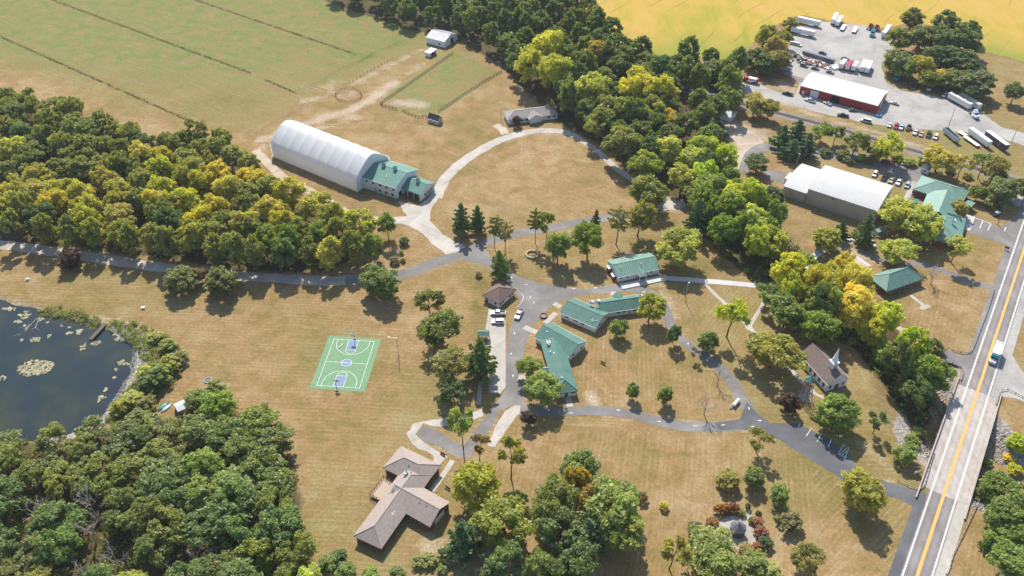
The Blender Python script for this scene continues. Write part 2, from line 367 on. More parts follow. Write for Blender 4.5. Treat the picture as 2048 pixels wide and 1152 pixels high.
np_mesh(gm, np.stack([X, Y, Z], -1), F)
gm.polygons.foreach_set('use_smooth', np.ones(len(F), bool))
# what grows or lies where: pasture, bare earth, leaf litter, damp green edges
PAST = pl([(-600, -300), (1000, -120), (830, 40), (835, 85), (760, 125), (700, 160), (620, 200), (520, 265), (440, 262), (380, 250), (300, 235), (230, 215), (100, 160), (-300, 40)])
WOOD_L = pl([(-160, 235), (40, 225), (150, 235), (230, 265), (310, 300), (400, 300), (470, 310), (520, 345), (560, 385), (600, 410), (690, 440), (745, 470), (700, 525), (640, 545), (500, 545), (340, 520), (200, 500), (-150, 480)])
WOOD_B = pl([(-160, 882), (100, 880), (245, 862), (360, 826), (450, 810), (540, 850), (590, 930), (610, 1040), (640, 1160), (700, 1300), (-200, 1300)])
WOOD_T = pl([(560, -30), (1150, -30), (1190, 60), (1260, 110), (1480, 160), (1460, 250), (1440, 360), (1400, 420), (1300, 380), (1200, 290), (1120, 250), (1070, 200), (1000, 130), (900, 75), (820, 60), (700, 20)])
WOOD_C = pl([(1390, 400), (1470, 380), (1560, 450), (1640, 540), (1740, 600), (1800, 650), (1880, 760), (1860, 880), (1800, 800), (1720, 700), (1560, 640), (1500, 560), (1420, 490)])
PADD = pl([(760, 190), (860, 125), (905, 95), (1005, 145), (880, 228), (835, 232), (790, 222)])
att = {}
att['green'] = np.clip(sstep(-10, 14, poly_sd(X, Y, PAST)) * (0.5 + 0.5 * vnoise(X, Y, 60, 5) + 0.2 * sstep(330, 500, Y)) * (0.5 + 0.55 * sstep(395, 480, Y + 0.12 * X)), 0, 1)
att['green'] = np.maximum(att['green'], 0.75 * sstep(-3, 5, poly_sd(X, Y, PADD)) * (0.5 + 0.8 * vnoise(X, Y, 18, 8)))
for cx, cy, r, a in ((640, 705, 10, .4), (855, 835, 12, .35), (620, 690, 6, .35), (1140, 545, 14, .25), (1760, 150, 18, .4), (1960, 300, 40, .55), (1760, 330, 24, .4), (1990, 130, 30, .25), (800, 70, 30, .8), (2035, 330, 20, .5), (690, 1080, 22, .35), (760, 1100, 18, .3), (870, 985, 14, .35), (1700, 415, 24, .2), (230, 610, 25, .2), (1500, 650, 22, .35), (1660, 830, 22, .35), (1420, 640, 14, .25), (1560, 760, 20, .4), (1300, 520, 14, .25), (880, 800, 12, .3), (1750, 800, 14, .3), (1550, 960, 14, .2)):
    c = G(cx, cy); att['green'] = np.maximum(att['green'], a * np.exp(-((X - c.x) ** 2 + (Y - c.y) ** 2) / (2 * r * r)))
d = np.zeros_like(X)
for pts, w_, a in (([(600, 205), (690, 180), (760, 140), (840, 100)], 4.5, .5), ([(520, 280), (620, 245), (700, 222), (750, 195), (790, 165)], 5, .72), ([(790, 165), (850, 125)], 4, .45), ([(530, 290), (640, 255), (720, 235)], 5, .5),
                 ([(800, 205), (840, 210)], 7, .7), ([(690, 190), (705, 185)], 8, .5), ([(620, 178), (660, 172)], 10, .4), ([(1450, 330), (1480, 300), (1500, 270), (1440, 250)], 12, .8), ([(1330, 400), (1350, 410)], 7, .9),
                 ([(1320, 570), (1330, 600), (1345, 630)], 5, .45), ([(1180, 790), (1190, 805)], 3, .8), ([(1215, 780), (1225, 790)], 4, .35), ([(1485, 165), (1560, 200), (1640, 215)], 9, .7), ([(1570, 170), (1590, 190)], 9, .6), ([(1480, 190), (1520, 205)], 9, .6),
                 ([(1600, 222), (1720, 255), (1830, 290), (1960, 330), (2060, 370)], 4, .55), ([(1715, 885), (1730, 900), (1780, 930)], 4, .45), ([(395, 795), (440, 775)], 5, .5), ([(320, 780), (300, 740)], 3, .6), ([(800, 575), (830, 575)], 6, .2),
                 ([(900, 275), (960, 300), (1010, 235)], 12, .18), ([(1130, 820), (1115, 850)], 5, .3), ([(270, 650), (330, 690), (370, 730)], 3, .6), ([(1180, 582), (1280, 582), (1345, 660), (1430, 727), (1490, 805)], 3.2, .42), ([(1055, 822), (1180, 821), (1310, 841), (1440, 853), (1560, 868), (1700, 945), (1830, 990)], 3.6, .42), ([(960, 490), (1040, 466), (1180, 441), (1330, 412)], 3.8, .42), ([(700, 561), (820, 544), (900, 515)], 4.2, .42), ([(1060, 640), (1040, 720), (1050, 810)], 3.4, .42), ([(900, 345), (950, 306), (1060, 264), (1140, 268), (1240, 342)], 5, .42), ([(0, 489), (300, 532), (560, 557)], 5, .4), ([(840, 870), (930, 912), (985, 850)], 6, .38), ([(1815, 1152), (1850, 1040)], 5, .35), ([(0, 600), (120, 622), (210, 642)], 3, .55), ([(860, 1100), (1060, 1140)], 9, .5), ([(1700, 500), (1745, 520)], 7, .55), ([(1830, 560), (1900, 575)], 6, .3)):
    d = np.maximum(d, a * np.exp(-(line_d(X, Y, pl(pts)) / w_) ** 2))
att['dirt'] = d
lit = np.zeros_like(X)
for P in (WOOD_L, WOOD_B, WOOD_T, WOOD_C): lit = np.maximum(lit, sstep(-4, 5, poly_sd(X, Y, P)))
att['litter'] = lit
dc = line_d(X, Y, CREEK); tx = (X - HW_A.x) * HWN.x + (Y - HW_A.y) * HWN.y; sx = (X - HW_A.x) * HWD.x + (Y - HW_A.y) * HWD.y
rk = sstep(0.25, -0.8, np.abs(Z + 2.2) - 1.9) * (tx > -17) * (tx < RW + 22) * sstep(24, 20, dc) * (Z < -0.15) * (Z > -4.6)
att['rock'] = np.maximum(rk, sstep(1.25, 0.7, np.abs(Z + 0.55)) * (poly_sd(X, Y, POND) > -5) * (Y < G(0, 610).y) * (X > G(255, 700).x - 12))
MOWA = [(pl([(860, 400), (900, 340), (1000, 285), (1110, 270), (1190, 320), (1260, 380), (1180, 440), (930, 470)]), -34), (pl([(700, 300), (790, 250), (1000, 150), (1060, 240), (1010, 270), (900, 340), (860, 360)]), -38),
        (pl([(1000, 850), (1500, 870), (1620, 930), (1700, 1152), (900, 1200), (960, 950)]), 77), (pl([(1080, 700), (1300, 600), (1420, 760), (1480, 830), (1180, 815)]), 84), (pl([(1750, 560), (1980, 580), (1900, 720), (1800, 640)]), 62),
        (pl([(1560, 430), (1740, 480), (1620, 560), (1540, 470)]), -20), (pl([(1620, 930), (1840, 1000), (1780, 1200), (1650, 1200)]), 40), (pl([(1040, 500), (1210, 480), (1180, 560), (1050, 550)]), -25), (pl([(1330, 560), (1560, 580), (1530, 800), (1400, 690)]), 55),
        (pl([(1900, 1152), (1990, 950), (2060, 900), (2060, 1200)]), 60), (pl([(1990, 700), (2060, 560), (2060, 900), (2000, 800)]), -25), (PAST, -30), (PADD, 33)]
ang = np.full_like(X, R(-4))
for P, a in MOWA: ang = np.where(poly_sd(X, Y, P) > 0, R(a), ang)
mow = np.stack([X * np.cos(ang) + Y * np.sin(ang), -X * np.sin(ang) + Y * np.cos(ang), np.zeros_like(X)], -1)
for k, v in att.items():
    A = gm.attributes.new(k, 'FLOAT', 'POINT'); A.data.foreach_set('value', v.astype(np.float32))
A = gm.attributes.new('mow', 'FLOAT_VECTOR', 'POINT'); A.data.foreach_set('vector', mow.astype(np.float32).ravel())
m, nt, bs = newmat('dry_lawn'); p = geo(nt)
def attr(k, o='Fac'): return N(nt, 'Attribute', attribute_name=k).outputs[o]
mv = attr('mow', 'Vector')
n_big = noise(nt, p, 0.022, 5, 0.6, 0.4); n_mid = noise(nt, p, 0.12, 6, 0.62, 0.3); n_f = noise(nt, p, 1.3, 5, 0.7)
streak = noise(nt, mapv(nt, mv, (0.05, 0.7, 1)), 1.0, 5, 0.72); streak2 = noise(nt, mapv(nt, mv, (0.09, 2.2, 1)), 1.0, 3, 0.6)
base = ramp(nt, mth(nt, 'ADD', mth(nt, 'MULTIPLY', n_big, 0.5), mth(nt, 'MULTIPLY', n_mid, 0.5)), [(0.34, (0.175, 0.14, 0.046)), (0.43, (0.235, 0.168, 0.06)), (0.49, (0.285, 0.181, 0.078)), (0.54, (0.318, 0.21, 0.098)), (0.64, (0.38, 0.27, 0.15))])
gfac = ramp(nt, noise(nt, p, 0.05, 5, 0.6), [(0.48, 0.0), (0.66, 0.5)])
base = mix(nt, mth(nt, 'MULTIPLY', gfac, ramp(nt, n_mid, [(0.4, 0.2), (0.6, 1.0)])), base, (0.22, 0.2, 0.075))
gcol = ramp(nt, n_mid, [(0.32, (0.27, 0.205, 0.085)), (0.46, (0.2, 0.195, 0.066)), (0.58, (0.15, 0.185, 0.045)), (0.69, (0.105, 0.19, 0.025))])
gf = mth(nt, 'MULTIPLY', attr('green'), ramp(nt, mth(nt, 'ADD', mth(nt, 'MULTIPLY', n_mid, 0.6), mth(nt, 'MULTIPLY', streak, 0.4)), [(0.3, 0.45), (0.6, 1.25)]), True)
base = mix(nt, gf, base, gcol)
base = mix(nt, ramp(nt, streak, [(0.52, 0.0), (0.7, 0.42)]), base, (0.43, 0.32, 0.19))
base = mix(nt, ramp(nt, streak2, [(0.3, 0.32), (0.48, 0.0)]), base, (0.2, 0.135, 0.05))
wv_ = N(nt, 'TexWave', wave_type='BANDS', bands_direction='Y'); wv_.inputs['Scale'].default_value = 0.19; wv_.inputs['Distortion'].default_value = 1.6; wv_.inputs['Detail'].default_value = 2; wv_.inputs['Detail Scale'].default_value = 0.3; nt.links.new(mv, wv_.inputs['Vector'])
base = mix(nt, mth(nt, 'MULTIPLY', ramp(nt, wv_.outputs['Fac'], [(0.5, 0.0), (0.95, 0.36)]), ramp(nt, n_mid, [(0.38, 0.05), (0.62, 0.8)])), base, (0.42, 0.315, 0.18))
dcol = ramp(nt, n_f, [(0.3, (0.37, 0.29, 0.2)), (0.7, (0.56, 0.47, 0.36))])
df = ramp(nt, mth(nt, 'ADD', attr('dirt'), mth(nt, 'MULTIPLY', mth(nt, 'SUBTRACT', mth(nt, 'ADD', mth(nt, 'MULTIPLY', n_mid, 0.5), mth(nt, 'MULTIPLY', streak, 0.5)), 0.5), 1.6)), [(0.3, 0.0), (0.75, 0.85)])
base = mix(nt, df, base, dcol)
lf = ramp(nt, mth(nt, 'ADD', attr('litter'), mth(nt, 'MULTIPLY', mth(nt, 'SUBTRACT', n_mid, 0.5), 1.2)), [(0.35, 0.0), (0.65, 0.9)])
base = mix(nt, lf, base, ramp(nt, n_f, [(0.3, (0.055, 0.05, 0.02)), (0.7, (0.13, 0.1, 0.05))]))
rf = ramp(nt, mth(nt, 'ADD', attr('rock'), mth(nt, 'MULTIPLY', mth(nt, 'SUBTRACT', n_mid, 0.5), 1.0)), [(0.35, 0.0), (0.6, 1.0)])
vo = N(nt, 'TexVoronoi'); vo.inputs['Scale'].default_value = 1.1; nt.links.new(p, vo.inputs['Vector'])
base = mix(nt, rf, base, ramp(nt, vo.outputs['Distance'], [(0.1, (0.5, 0.45, 0.4)), (0.65, (0.24, 0.21, 0.18))]))
n_g = noise(nt, p, 0.75, 4, 0.75); base = mix(nt, 1.0, base, ramp(nt, mth(nt, 'ADD', mth(nt, 'MULTIPLY', n_f, 0.5), mth(nt, 'MULTIPLY', n_g, 0.5)), [(0.34, 0.62), (0.5, 0.88), (0.66, 1.18)]), 'MULTIPLY')
nt.links.new(base, bs.inputs['Base Color']); bs.inputs['Roughness'].default_value = 1.0; bs.inputs['Specular IOR Level'].default_value = 0.05
bump(nt, bs, mth(nt, 'ADD', n_f, streak2), 0.5, 0.15)
ground = structure(link('ground', gm, None, [m]))

# ---------------------------------------------------------------- sheets: fields, yards, roads, paths, paint
def jit(pts, amp, closed=True, st=1.4):
    out = []; n = len(pts)
    for i in range(n if closed else n - 1):
        a, b = Vector(pts[i]), Vector(pts[(i + 1) % n]); k = max(1, int((b - a).length / st))
        for j in range(k): out.append(a.lerp(b, j / k))
    for q in out:
        a = (vnoise(np.array([q.x]), np.array([q.y]), 2.5, 11)[0] - .5) + (vnoise(np.array([q.x]), np.array([q.y]), 7, 12)[0] - .5)
        b = (vnoise(np.array([q.x]), np.array([q.y]), 2.5, 13)[0] - .5) + (vnoise(np.array([q.x]), np.array([q.y]), 7, 14)[0] - .5)
        q.x += a * amp * 2; q.y += b * amp * 2
    return out
LAY = [0]
def sheet(name, pts, mat, z, amp=0.25, curve=False):
    P = smooth_line(pts, 2.0, True) if curve else [Vector(p) for p in pts]
    if amp: P = jit(P, amp)
    me = bpy.data.meshes.new(name); me.from_pydata([(q.x, q.y, z) for q in P], [], [tuple(range(len(P)))]); me.update()
    o = link(name, me, None, [mat])
    if o.data.polygons[0].normal.z < 0: o.data.flip_normals()
    return structure(o)
def strip(name, pts, wid, mat, z, amp=0.12, curve=True, kind=True):
    P = smooth_line(pts, 1.6) if curve else jit(pts, 0, False, 1.6) + [Vector(pts[-1])]
    vs = []; n = len(P)
    for i, q in enumerate(P):
        t = (P[min(i + 1, n - 1)] - P[max(i - 1, 0)]); t = Vector((t.x, t.y, 0)).normalized(); nn = Vector((-t.y, t.x, 0))
        w = wid(i / (n - 1)) if callable(wid) else wid
        e = [(vnoise(np.array([q.x]), np.array([q.y]), 3, s)[0] - .5) * 2 * amp for s in (21, 22)]
        vs += [q + nn * (w / 2 + e[0]), q - nn * (w / 2 + e[1])]
    me = bpy.data.meshes.new(name); me.from_pydata([(q.x, q.y, z) for q in vs], [], [(2 * i, 2 * i + 1, 2 * i + 3, 2 * i + 2) for i in range(n - 1)]); me.update()
    o = link(name, me, None, [mat]); return structure(o) if kind else o

# ripening bean field beyond the tree line
m, nt, bs = newmat('ripening_crop'); p = geo(nt)
n1 = noise(nt, p, 0.012, 6, 0.6, 0.8); n2 = noise(nt, mapv(nt, p, (1, 0.25, 1), R(-28)), 0.09, 6, 0.65, 0.5); n3 = noise(nt, p, 1.2, 4, 0.7)
c = ramp(nt, mth(nt, 'ADD', mth(nt, 'MULTIPLY', n1, 0.55), mth(nt, 'MULTIPLY', n2, 0.45)), [(0.33, (0.24, 0.26, 0.04)), (0.41, (0.35, 0.29, 0.045)), (0.48, (0.44, 0.305, 0.06)), (0.56, (0.48, 0.31, 0.085)), (0.63, (0.4, 0.29, 0.055)), (0.72, (0.31, 0.29, 0.045))])
sp = N(nt, 'SeparateXYZ'); nt.links.new(p, sp.inputs[0])
edge = noise(nt, p, 0.03, 4); yy = mth(nt, 'ADD', mth(nt, 'MULTIPLY', sp.outputs[1], 0.01), mth(nt, 'MULTIPLY', edge, 0.9))
c = mix(nt, ramp(nt, mth(nt, 'MULTIPLY', yy, 0.1), [(0.52, 0.8), (0.57, 0.0)]), c, (0.2, 0.25, 0.04))
wv = N(nt, 'TexWave', wave_type='BANDS'); wv.inputs['Scale'].default_value = 0.021; wv.inputs['Distortion'].default_value = 5.5; wv.inputs['Detail'].default_value = 3; wv.inputs['Detail Scale'].default_value = 0.35
nt.links.new(mapv(nt, p, (1, 1, 1), R(38)), wv.inputs['Vector'])
trk = mth(nt, 'MULTIPLY', ramp(nt, wv.outputs['Fac'], [(0.0, 0.7), (0.003, 0.6), (0.009, 0.0)]), ramp(nt, noise(nt, p, 0.02, 3), [(0.48, 0.0), (0.6, 0.9)]))
c = mix(nt, trk, c, (0.11, 0.13, 0.03)); c = mix(nt, 0.45, c, ramp(nt, n3, [(0.3, 0.7), (0.7, 1.05)]), 'MULTIPLY')
nt.links.new(c, bs.inputs['Base Color']); bs.inputs['Roughness'].default_value = 1.0; bs.inputs['Specular IOR Level'].default_value = 0.05; bump(nt, bs, n3, 0.6, 0.4)
crop = pl([(1150, 10), (1200, 62), (1260, 95), (1330, 112), (1400, 112), (1460, 150), (1490, 130), (1495, 95), (1540, 55), (1600, 30), (1650, 38), (1700, 48), (1760, 55), (1830, 45), (1900, 60), (1945, 95), (2048, 122), (2200, 165)])
crop += [Vector((900, 700, 0)), Vector((1500, 1600, 0)), Vector((-200, 1600, 0)), G(1100, -150)]
sheet('crop_field', crop, m, 0.004, 0.8)
sheet('gravel_yard', pl([(1592, 52), (1650, 44), (1725, 50), (1795, 78), (1785, 100), (1762, 132), (1772, 165), (1805, 182), (1870, 192), (1960, 225), (2005, 255), (2070, 272), (2070, 300), (2000, 275), (1960, 268), (1890, 262), (1800, 255), (1720, 243), (1650, 228), (1575, 208), (1500, 190), (1478, 170), (1500, 160), (1540, 178), (1590, 195), (1600, 165), (1570, 150), (1560, 130), (1580, 95)]), M['gravelyard'], 0.008, 0.5)
# lanes and drives
strip('gravel_lane', pl([(-80, 478), (0, 489), (110, 503), (300, 532), (450, 549), (560, 557), (640, 561), (705, 561)]), 6.0, M['gravellane'], 0.008, 0.5)
strip('gravel_track', pl([(510, 300), (560, 350), (590, 368), (640, 392), (700, 428), (760, 440), (820, 440)]), 4.6, M['dirt'], 0.008, 0.5)
sheet('gravel_forecourt', pl([(796, 402), (835, 412), (868, 390), (880, 368), (890, 376), (862, 418), (860, 442), (884, 470), (932, 494), (925, 512), (900, 514), (874, 494), (845, 468), (820, 452), (800, 446), (770, 446), (772, 436), (812, 432)]), M['gravelwhite'], 0.012, 0.35)
strip('gravel_drive', pl([(872, 396), (884, 368), (904, 342), (948, 308), (1005, 278), (1060, 264), (1105, 261), (1140, 268), (1190, 298), (1235, 338), (1275, 366)]), lambda t: 5.8 - 1.2 * t if t < .55 else 5.1 - 1.6 * min(1, (t - .55) * 6), M['gravelwhite'], 0.016, 0.3)
strip('gravel_drive', pl([(1012, 268), (1002, 256), (990, 250)]), 4.5, M['dirt'], 0.012, 0.5)
sheet('gravel_path', pl([(1322, 403), (1342, 398), (1366, 402), (1372, 412), (1345, 420), (1322, 420)]), M['gravelwhite'], 0.012, 0.4)
AS = M['asph']
sheet('asphalt_court', pl([(905, 512), (925, 496), (955, 490), (975, 502), (985, 520), (1035, 552), (1085, 568), (1180, 580), (1235, 580), (1220, 586), (1150, 590), (1105, 610), (1068, 648), (1050, 690), (1042, 740), (1046, 790), (1056, 822), (1030, 812), (1000, 820), (985, 850), (955, 890), (935, 915), (920, 900), (950, 860), (985, 815), (1010, 780), (1013, 700), (1018, 660), (1034, 622), (1040, 600), (1030, 580), (1000, 555), (965, 528), (930, 522)]), AS, 0.02, 0.15)
strip('asphalt_road', pl([(690, 562), (760, 556), (820, 544), (880, 522), (935, 508)]), 6.2, AS, 0.024, 0.15)
strip('asphalt_road', pl([(935, 506), (975, 484), (1040, 466), (1100, 456), (1180, 441), (1260, 428), (1330, 412)]), 5.2, AS, 0.028, 0.15)
strip('asphalt_path', pl([(1180, 582), (1230, 577), (1280, 580), (1312, 592), (1332, 622), (1347, 662), (1382, 694), (1430, 727), (1462, 760), (1485, 800), (1505, 830)]), lambda t: 3.6 + 1.2 * t, AS, 0.032, 0.15)
AD = M['asphdark']
strip('asphalt_lane', pl([(1040, 820), (1110, 824), (1180, 821), (1250, 826), (1310, 841), (1370, 853), (1440, 853), (1500, 850)]), 4.2, AS, 0.036, 0.15)
sheet('asphalt_lane', pl([(1430, 846), (1480, 838), (1492, 805), (1512, 825), (1540, 846), (1600, 848), (1660, 880), (1700, 912), (1712, 935), (1770, 962), (1832, 981), (1853, 985), (1842, 1030), (1822, 1010), (1790, 995), (1740, 985), (1690, 962), (1630, 925), (1560, 880), (1510, 860), (1440, 860)]), AD, 0.04, 0.15)
sheet('asphalt_spur', pl([(848, 852), (832, 868), (850, 884), (880, 894), (915, 916), (940, 916), (950, 902), (925, 890), (895, 876), (868, 858)]), AS, 0.032, 0.15)
sheet('gravel_verge', pl([(1060, 812), (1030, 812), (1008, 822), (988, 855), (976, 892), (990, 896), (1010, 860), (1035, 828), (1060, 822)]), M['gravelwhite'], 0.028, 0.3)
sheet('gravel_verge', pl([(962, 818), (900, 836), (870, 838), (828, 848), (812, 868), (826, 890), (868, 912), (866, 928), (878, 932), (895, 914), (860, 892), (828, 870), (846, 848), (880, 852), (920, 850), (965, 830)]), M['gravelwhite'], 0.028, 0.5)
sheet('concrete_pad', pl([(981, 636), (1011, 640), (1011, 775), (1000, 788), (978, 786), (974, 700)]), M['conc'], 0.028, 0.1)
CW = M['concwhite']
strip('concrete_walk', pl([(982, 618), (976, 660)]), 1.9, M['conc'], 0.032, 0.05)
strip('concrete_walk', pl([(962, 750), (957, 810)]), 1.6, M['conc'], 0.032, 0.05)
strip('concrete_walk', pl([(1328, 556), (1370, 559), (1410, 562), (1470, 567), (1532, 573)]), 3.0, CW, 0.036, 0.05, False)
strip('concrete_walk', pl([(1608, 538), (1618, 522), (1640, 505), (1672, 490), (1700, 481), (1735, 470), (1768, 455)]), 3.2, CW, 0.036, 0.05)
strip('concrete_walk', pl([(1738, 474), (1750, 492), (1760, 498)]), 2.0, CW, 0.032, 0.05)
strip('garden_path', pl([(1408, 566), (1430, 588), (1455, 612), (1480, 634), (1500, 660)]), 1.6, M['conc'], 0.028, 0.2)
strip('garden_path', pl([(1527, 605), (1512, 632), (1500, 652), (1512, 668), (1545, 702), (1578, 735), (1608, 768), (1635, 790), (1652, 796)]), 1.5, M['conc'], 0.024, 0.2)
sheet('concrete_pad', [g('ch', *q) for q in ((200, 790), (350, 740), (430, 800), (375, 850), (370, 980), (260, 960), (170, 870))], M['conc'], 0.032, 0.1)
strip('concrete_walk', [g('k', 345, 205), g('k', 405, 240)], 2.4, M['conc'], 0.03, 0.05, False)
strip('concrete_walk', [g('k', 362, 290), g('k', 268, 382)], 2.2, M['conc'], 0.03, 0.05, False)
strip('concrete_walk', [g('k', 80, 415), g('k', 190, 465)], 2.4, M['conc'], 0.03, 0.05, False)
strip('concrete_walk', [g('k', 470, 1035), g('k', 492, 1142)], 2.2, M['conc'], 0.03, 0.05, False)
strip('concrete_walk', [g('k', 860, 90), g('k', 880, 140)], 2.2, M['conc'], 0.03, 0.05, False)
strip('concrete_walk', [g('k', 30, 865), g('k', 110, 870)], 2.6, M['conc'], 0.03, 0.05, False)
strip('concrete_walk', [g('o', 1080, 205), g('o', 960, 380), g('o', 870, 510)], 1.8, M['conc'], 0.036, 0.05, False)
strip('concrete_walk', [g('p', 1000, 745), g('p', 1230, 930)], 1.5, M['conc'], 0.03, 0.05, False)
strip('concrete_walk', [g('p', 1160, 965), g('p', 1310, 915)], 1.8, M['conc'], 0.034, 0.05, False)
sheet('gravel_pad', [g('p', 30, 60), g('p', 320, 260), g('p', 230, 290), g('p', -40, 200)], M['gravellane'], 0.012, 0.2)
strip('concrete_walk', [g('p', 30, 60), g('p', 325, 265)], 1.6, CW, 0.03, 0.05, False)
# lanes on the railway side
strip('asphalt_lane', pl([(1486, 345), (1500, 315), (1522, 296), (1560, 296), (1640, 305), (1720, 318), (1790, 338), (1850, 355)]), lambda t: 5 + 9 * t, AS, 0.02, 0.3)
sheet('asphalt_pad', pl([(1525, 338), (1560, 342), (1590, 352), (1575, 372), (1530, 355)]), AS, 0.024, 0.2)
sheet('gravel_path', pl([(1440, 240), (1475, 252), (1520, 270), (1530, 290), (1502, 320), (1482, 345), (1450, 332), (1480, 300)]), M['dirt'], 0.006, 0.8)
sheet('car_park', pl([(1947, 432), (2002, 456), (2052, 412), (2060, 440), (2020, 500), (2000, 485), (1936, 465)]), AS, 0.024, 0.15)
sheet('concrete_pad', [g('c', 1120, 745), g('c', 1215, 770), g('c', 1150, 930), g('c', 1020, 900), g('c', 1000, 960), g('c', 960, 950), g('c', 1020, 830)], CW, 0.028, 0.05)
sheet('gravel_drive', pl([(2005, 385), (2060, 395), (2060, 420), (2030, 410)]), M['gravelyard'], 0.02, 0.4)
strip('concrete_walk', [g('c', 520, 365), g('c', 410, 575)], 2.6, M['conc'], 0.03, 0.05, False)
strip('asphalt_drive', pl([(1720, 500), (1780, 525), (1850, 530), (1900, 548), (1950, 566), (1985, 575)]), 3.6, AS, 0.02, 0.3)
sheet('asphalt_drive', pl([(1885, 696), (1925, 712), (1958, 690), (1960, 730), (1930, 738), (1890, 724), (1870, 705)]), AS, 0.02, 0.2)
strip('garden_path', pl([(1795, 654), (1835, 676), (1880, 702)]), 2.4, M['gravellane'], 0.016, 0.3)
# the highway and its shoulders, painted lines
def hstrip(name, s0, s1, t0, t1, mat, z, n=40): return sheet(name, [hw(s0, t0), hw(s1, t0), hw(s1, t1), hw(s0, t1)], mat, z, 0)
hstrip('highway', -260, BR0, -0.5, RW + 0.5, M['highway'], 0.05); hstrip('highway', BR1, 900, -0.5, RW + 0.5, M['highway'], 0.05)
hstrip('shoulder', -260, BR0, RW + 0.5, RW + 3.6, M['conc'], 0.05); hstrip('shoulder', BR1, 900, RW + 0.5, RW + 3.4, M['gravelyard'], 0.05)
hstrip('shoulder', -260, BR0 - 4, -3.4, -0.5, AD, 0.05); hstrip('shoulder', BR1, 900, -3.2, -0.5, AS, 0.05)
sheet('gravel_drive', [hw(BR1 + 2, RW + 3), hw(BR1 + 4, RW + 8), hw(BR1 + 2, RW + 40), hw(BR1 + 18, RW + 40), hw(BR1 + 17, RW + 12), hw(BR1 + 26, RW + 3)], M['gravelyard'], 0.044, 0.2, True)
for i, (t0, t1, mt) in enumerate(((-0.1, 0.3, 'linewhite'), (RW - 0.3, RW + 0.1, 'linewhite'), (RW / 2 - 0.42, RW / 2 + 0.42, 'lineyellow'))):
    hstrip('lane_marking', -260, 900, t0, t1, M[mt], 0.066)
strip('lane_marking', [g('r', 1098, 2), g('r', 1195, 35)], 0.5, M['linewhite'], 0.066, 0, False)
for a, b in (((340, 465), (352, 450)), ((378, 508), (402, 472)), ((428, 534), (450, 493)), ((478, 560), (497, 518)), ((1588 - 1448, 0), (1588 - 1448, 0))):
    if a == b: continue
    strip('bay_marking', [g('m', *a), g('m', *b)], 0.2, M['linewhite'], 0.05, 0, False)
for a, b in (((525, 590), (550, 547)), ((550, 547), (575, 560)), ((525, 590), (560, 605)), ((575, 560), (560, 605)), ((532, 592), (566, 562)), ((540, 597), (571, 575))):
    strip('bay_marking', [g('m', *a), g('m', *b)], 0.16, M['linewhite'], 0.05 + 0.004 * random.random(), 0, False)
for a, b in (((1300, 815), (1265, 900)), ((1395, 845), (1355, 928)), ((1215, 785), (1395, 848)), ((1565, 890), (1545, 940))):
    strip('bay_marking', [g('c', *a), g('c', *b)], 0.3, M['linewhite'], 0.034, 0, False)
# white arrows painted on the camp lanes
ARW = [(1022, 555, 0), (1052, 569, 0), (1060, 595, 1), (1068, 605, 1), (1029, 667, 1), (1022, 708, 1), (1026, 752, 1), (1142, 861 - 35, 0), (1236, 820, 0), (1318, 843, 0), (1390, 852, 0), (1446, 850, 0), (1498, 817, 1), (1519, 841, 0), (1505, 853, 0), (1147, 577, 0), (1190, 576, 0), (1287, 584, 0), (1344, 652, 1), (1376, 688, 1), (1417, 717, 1)]
for u, v, o in ARW:
    c = G(u, v); q = MB(); q.prism([(-1.1, -.16), (.2, -.16), (.2, -.5), (1.2, 0), (.2, .5), (.2, .16), (-1.1, .16)], 0, 0.006)
    o_ = structure(q.build('arrow_marking', M['linewhite'], None, loc=(c.x, c.y, 0.046), rz=R(90 if o else 0) + random.uniform(-.2, .2))); o_.scale = (.62, .62, 1)
# railway
RL = pl([(560, -75), (760, -20), (930, 6), (1180, 95), (1330, 165), (1480, 207), (1620, 243), (1720, 270), (1830, 302), (1960, 340), (2060, 368), (2200, 410)])
RL = smooth_line(RL, 4)
strip('rail_ballast', RL, 8.5, M['ballast'], 0.03, 0.4)
qs, qr = MB(), MB()
for i in range(len(RL) - 1):
    t = (RL[i + 1] - RL[i]).normalized(); nn = Vector((-t.y, t.x, 0)); k = 6
    for j in range(k):
        c = RL[i].lerp(RL[i + 1], j / k); a, b = t * .12, nn * 1.3
        qs.prism([c - a - b, c + a - b, c + a + b, c - a + b], 0.04, 0.2)
    for s in (-.72, .72):
        a0, a1 = RL[i] + nn * s, RL[i + 1] + nn * s; e = nn * .09
        qr.prism([a0 - e, a1 - e, a1 + e, a0 + e], 0.2, 0.36)
trk = thing('railway_track', 'single railway track on ballast between the truck yard and the camp', 'railway track', RL[0])
for q, nm, mm in ((qs, 'sleepers', M['wood']), (qr, 'rails', M['rust'])):
    o = q.build(nm, mm, trk); o.location = -RL[0]
    if nm == 'sleepers': o['kind'] = 'stuff'
# water
m, nt, bs = newmat('pond_water'); p = geo(nt); n = noise(nt, p, 1.6, 3, 0.6); n2 = noise(nt, p, 0.06, 4)
nt.links.new(ramp(nt, n2, [(0.35, (0.014, 0.026, 0.034)), (0.5, (0.02, 0.032, 0.032)), (0.68, (0.04, 0.045, 0.028))]), bs.inputs['Base Color']); bs.inputs['Roughness'].default_value = 0.12
bs.inputs['IOR'].default_value = 1.33; bump(nt, bs, n, 0.35, 0.15)
sheet('pond_water', pl([(-300, 560), (300, 600), (330, 720), (260, 860), (100, 960), (-300, 1000)]), m, -0.75, 0)

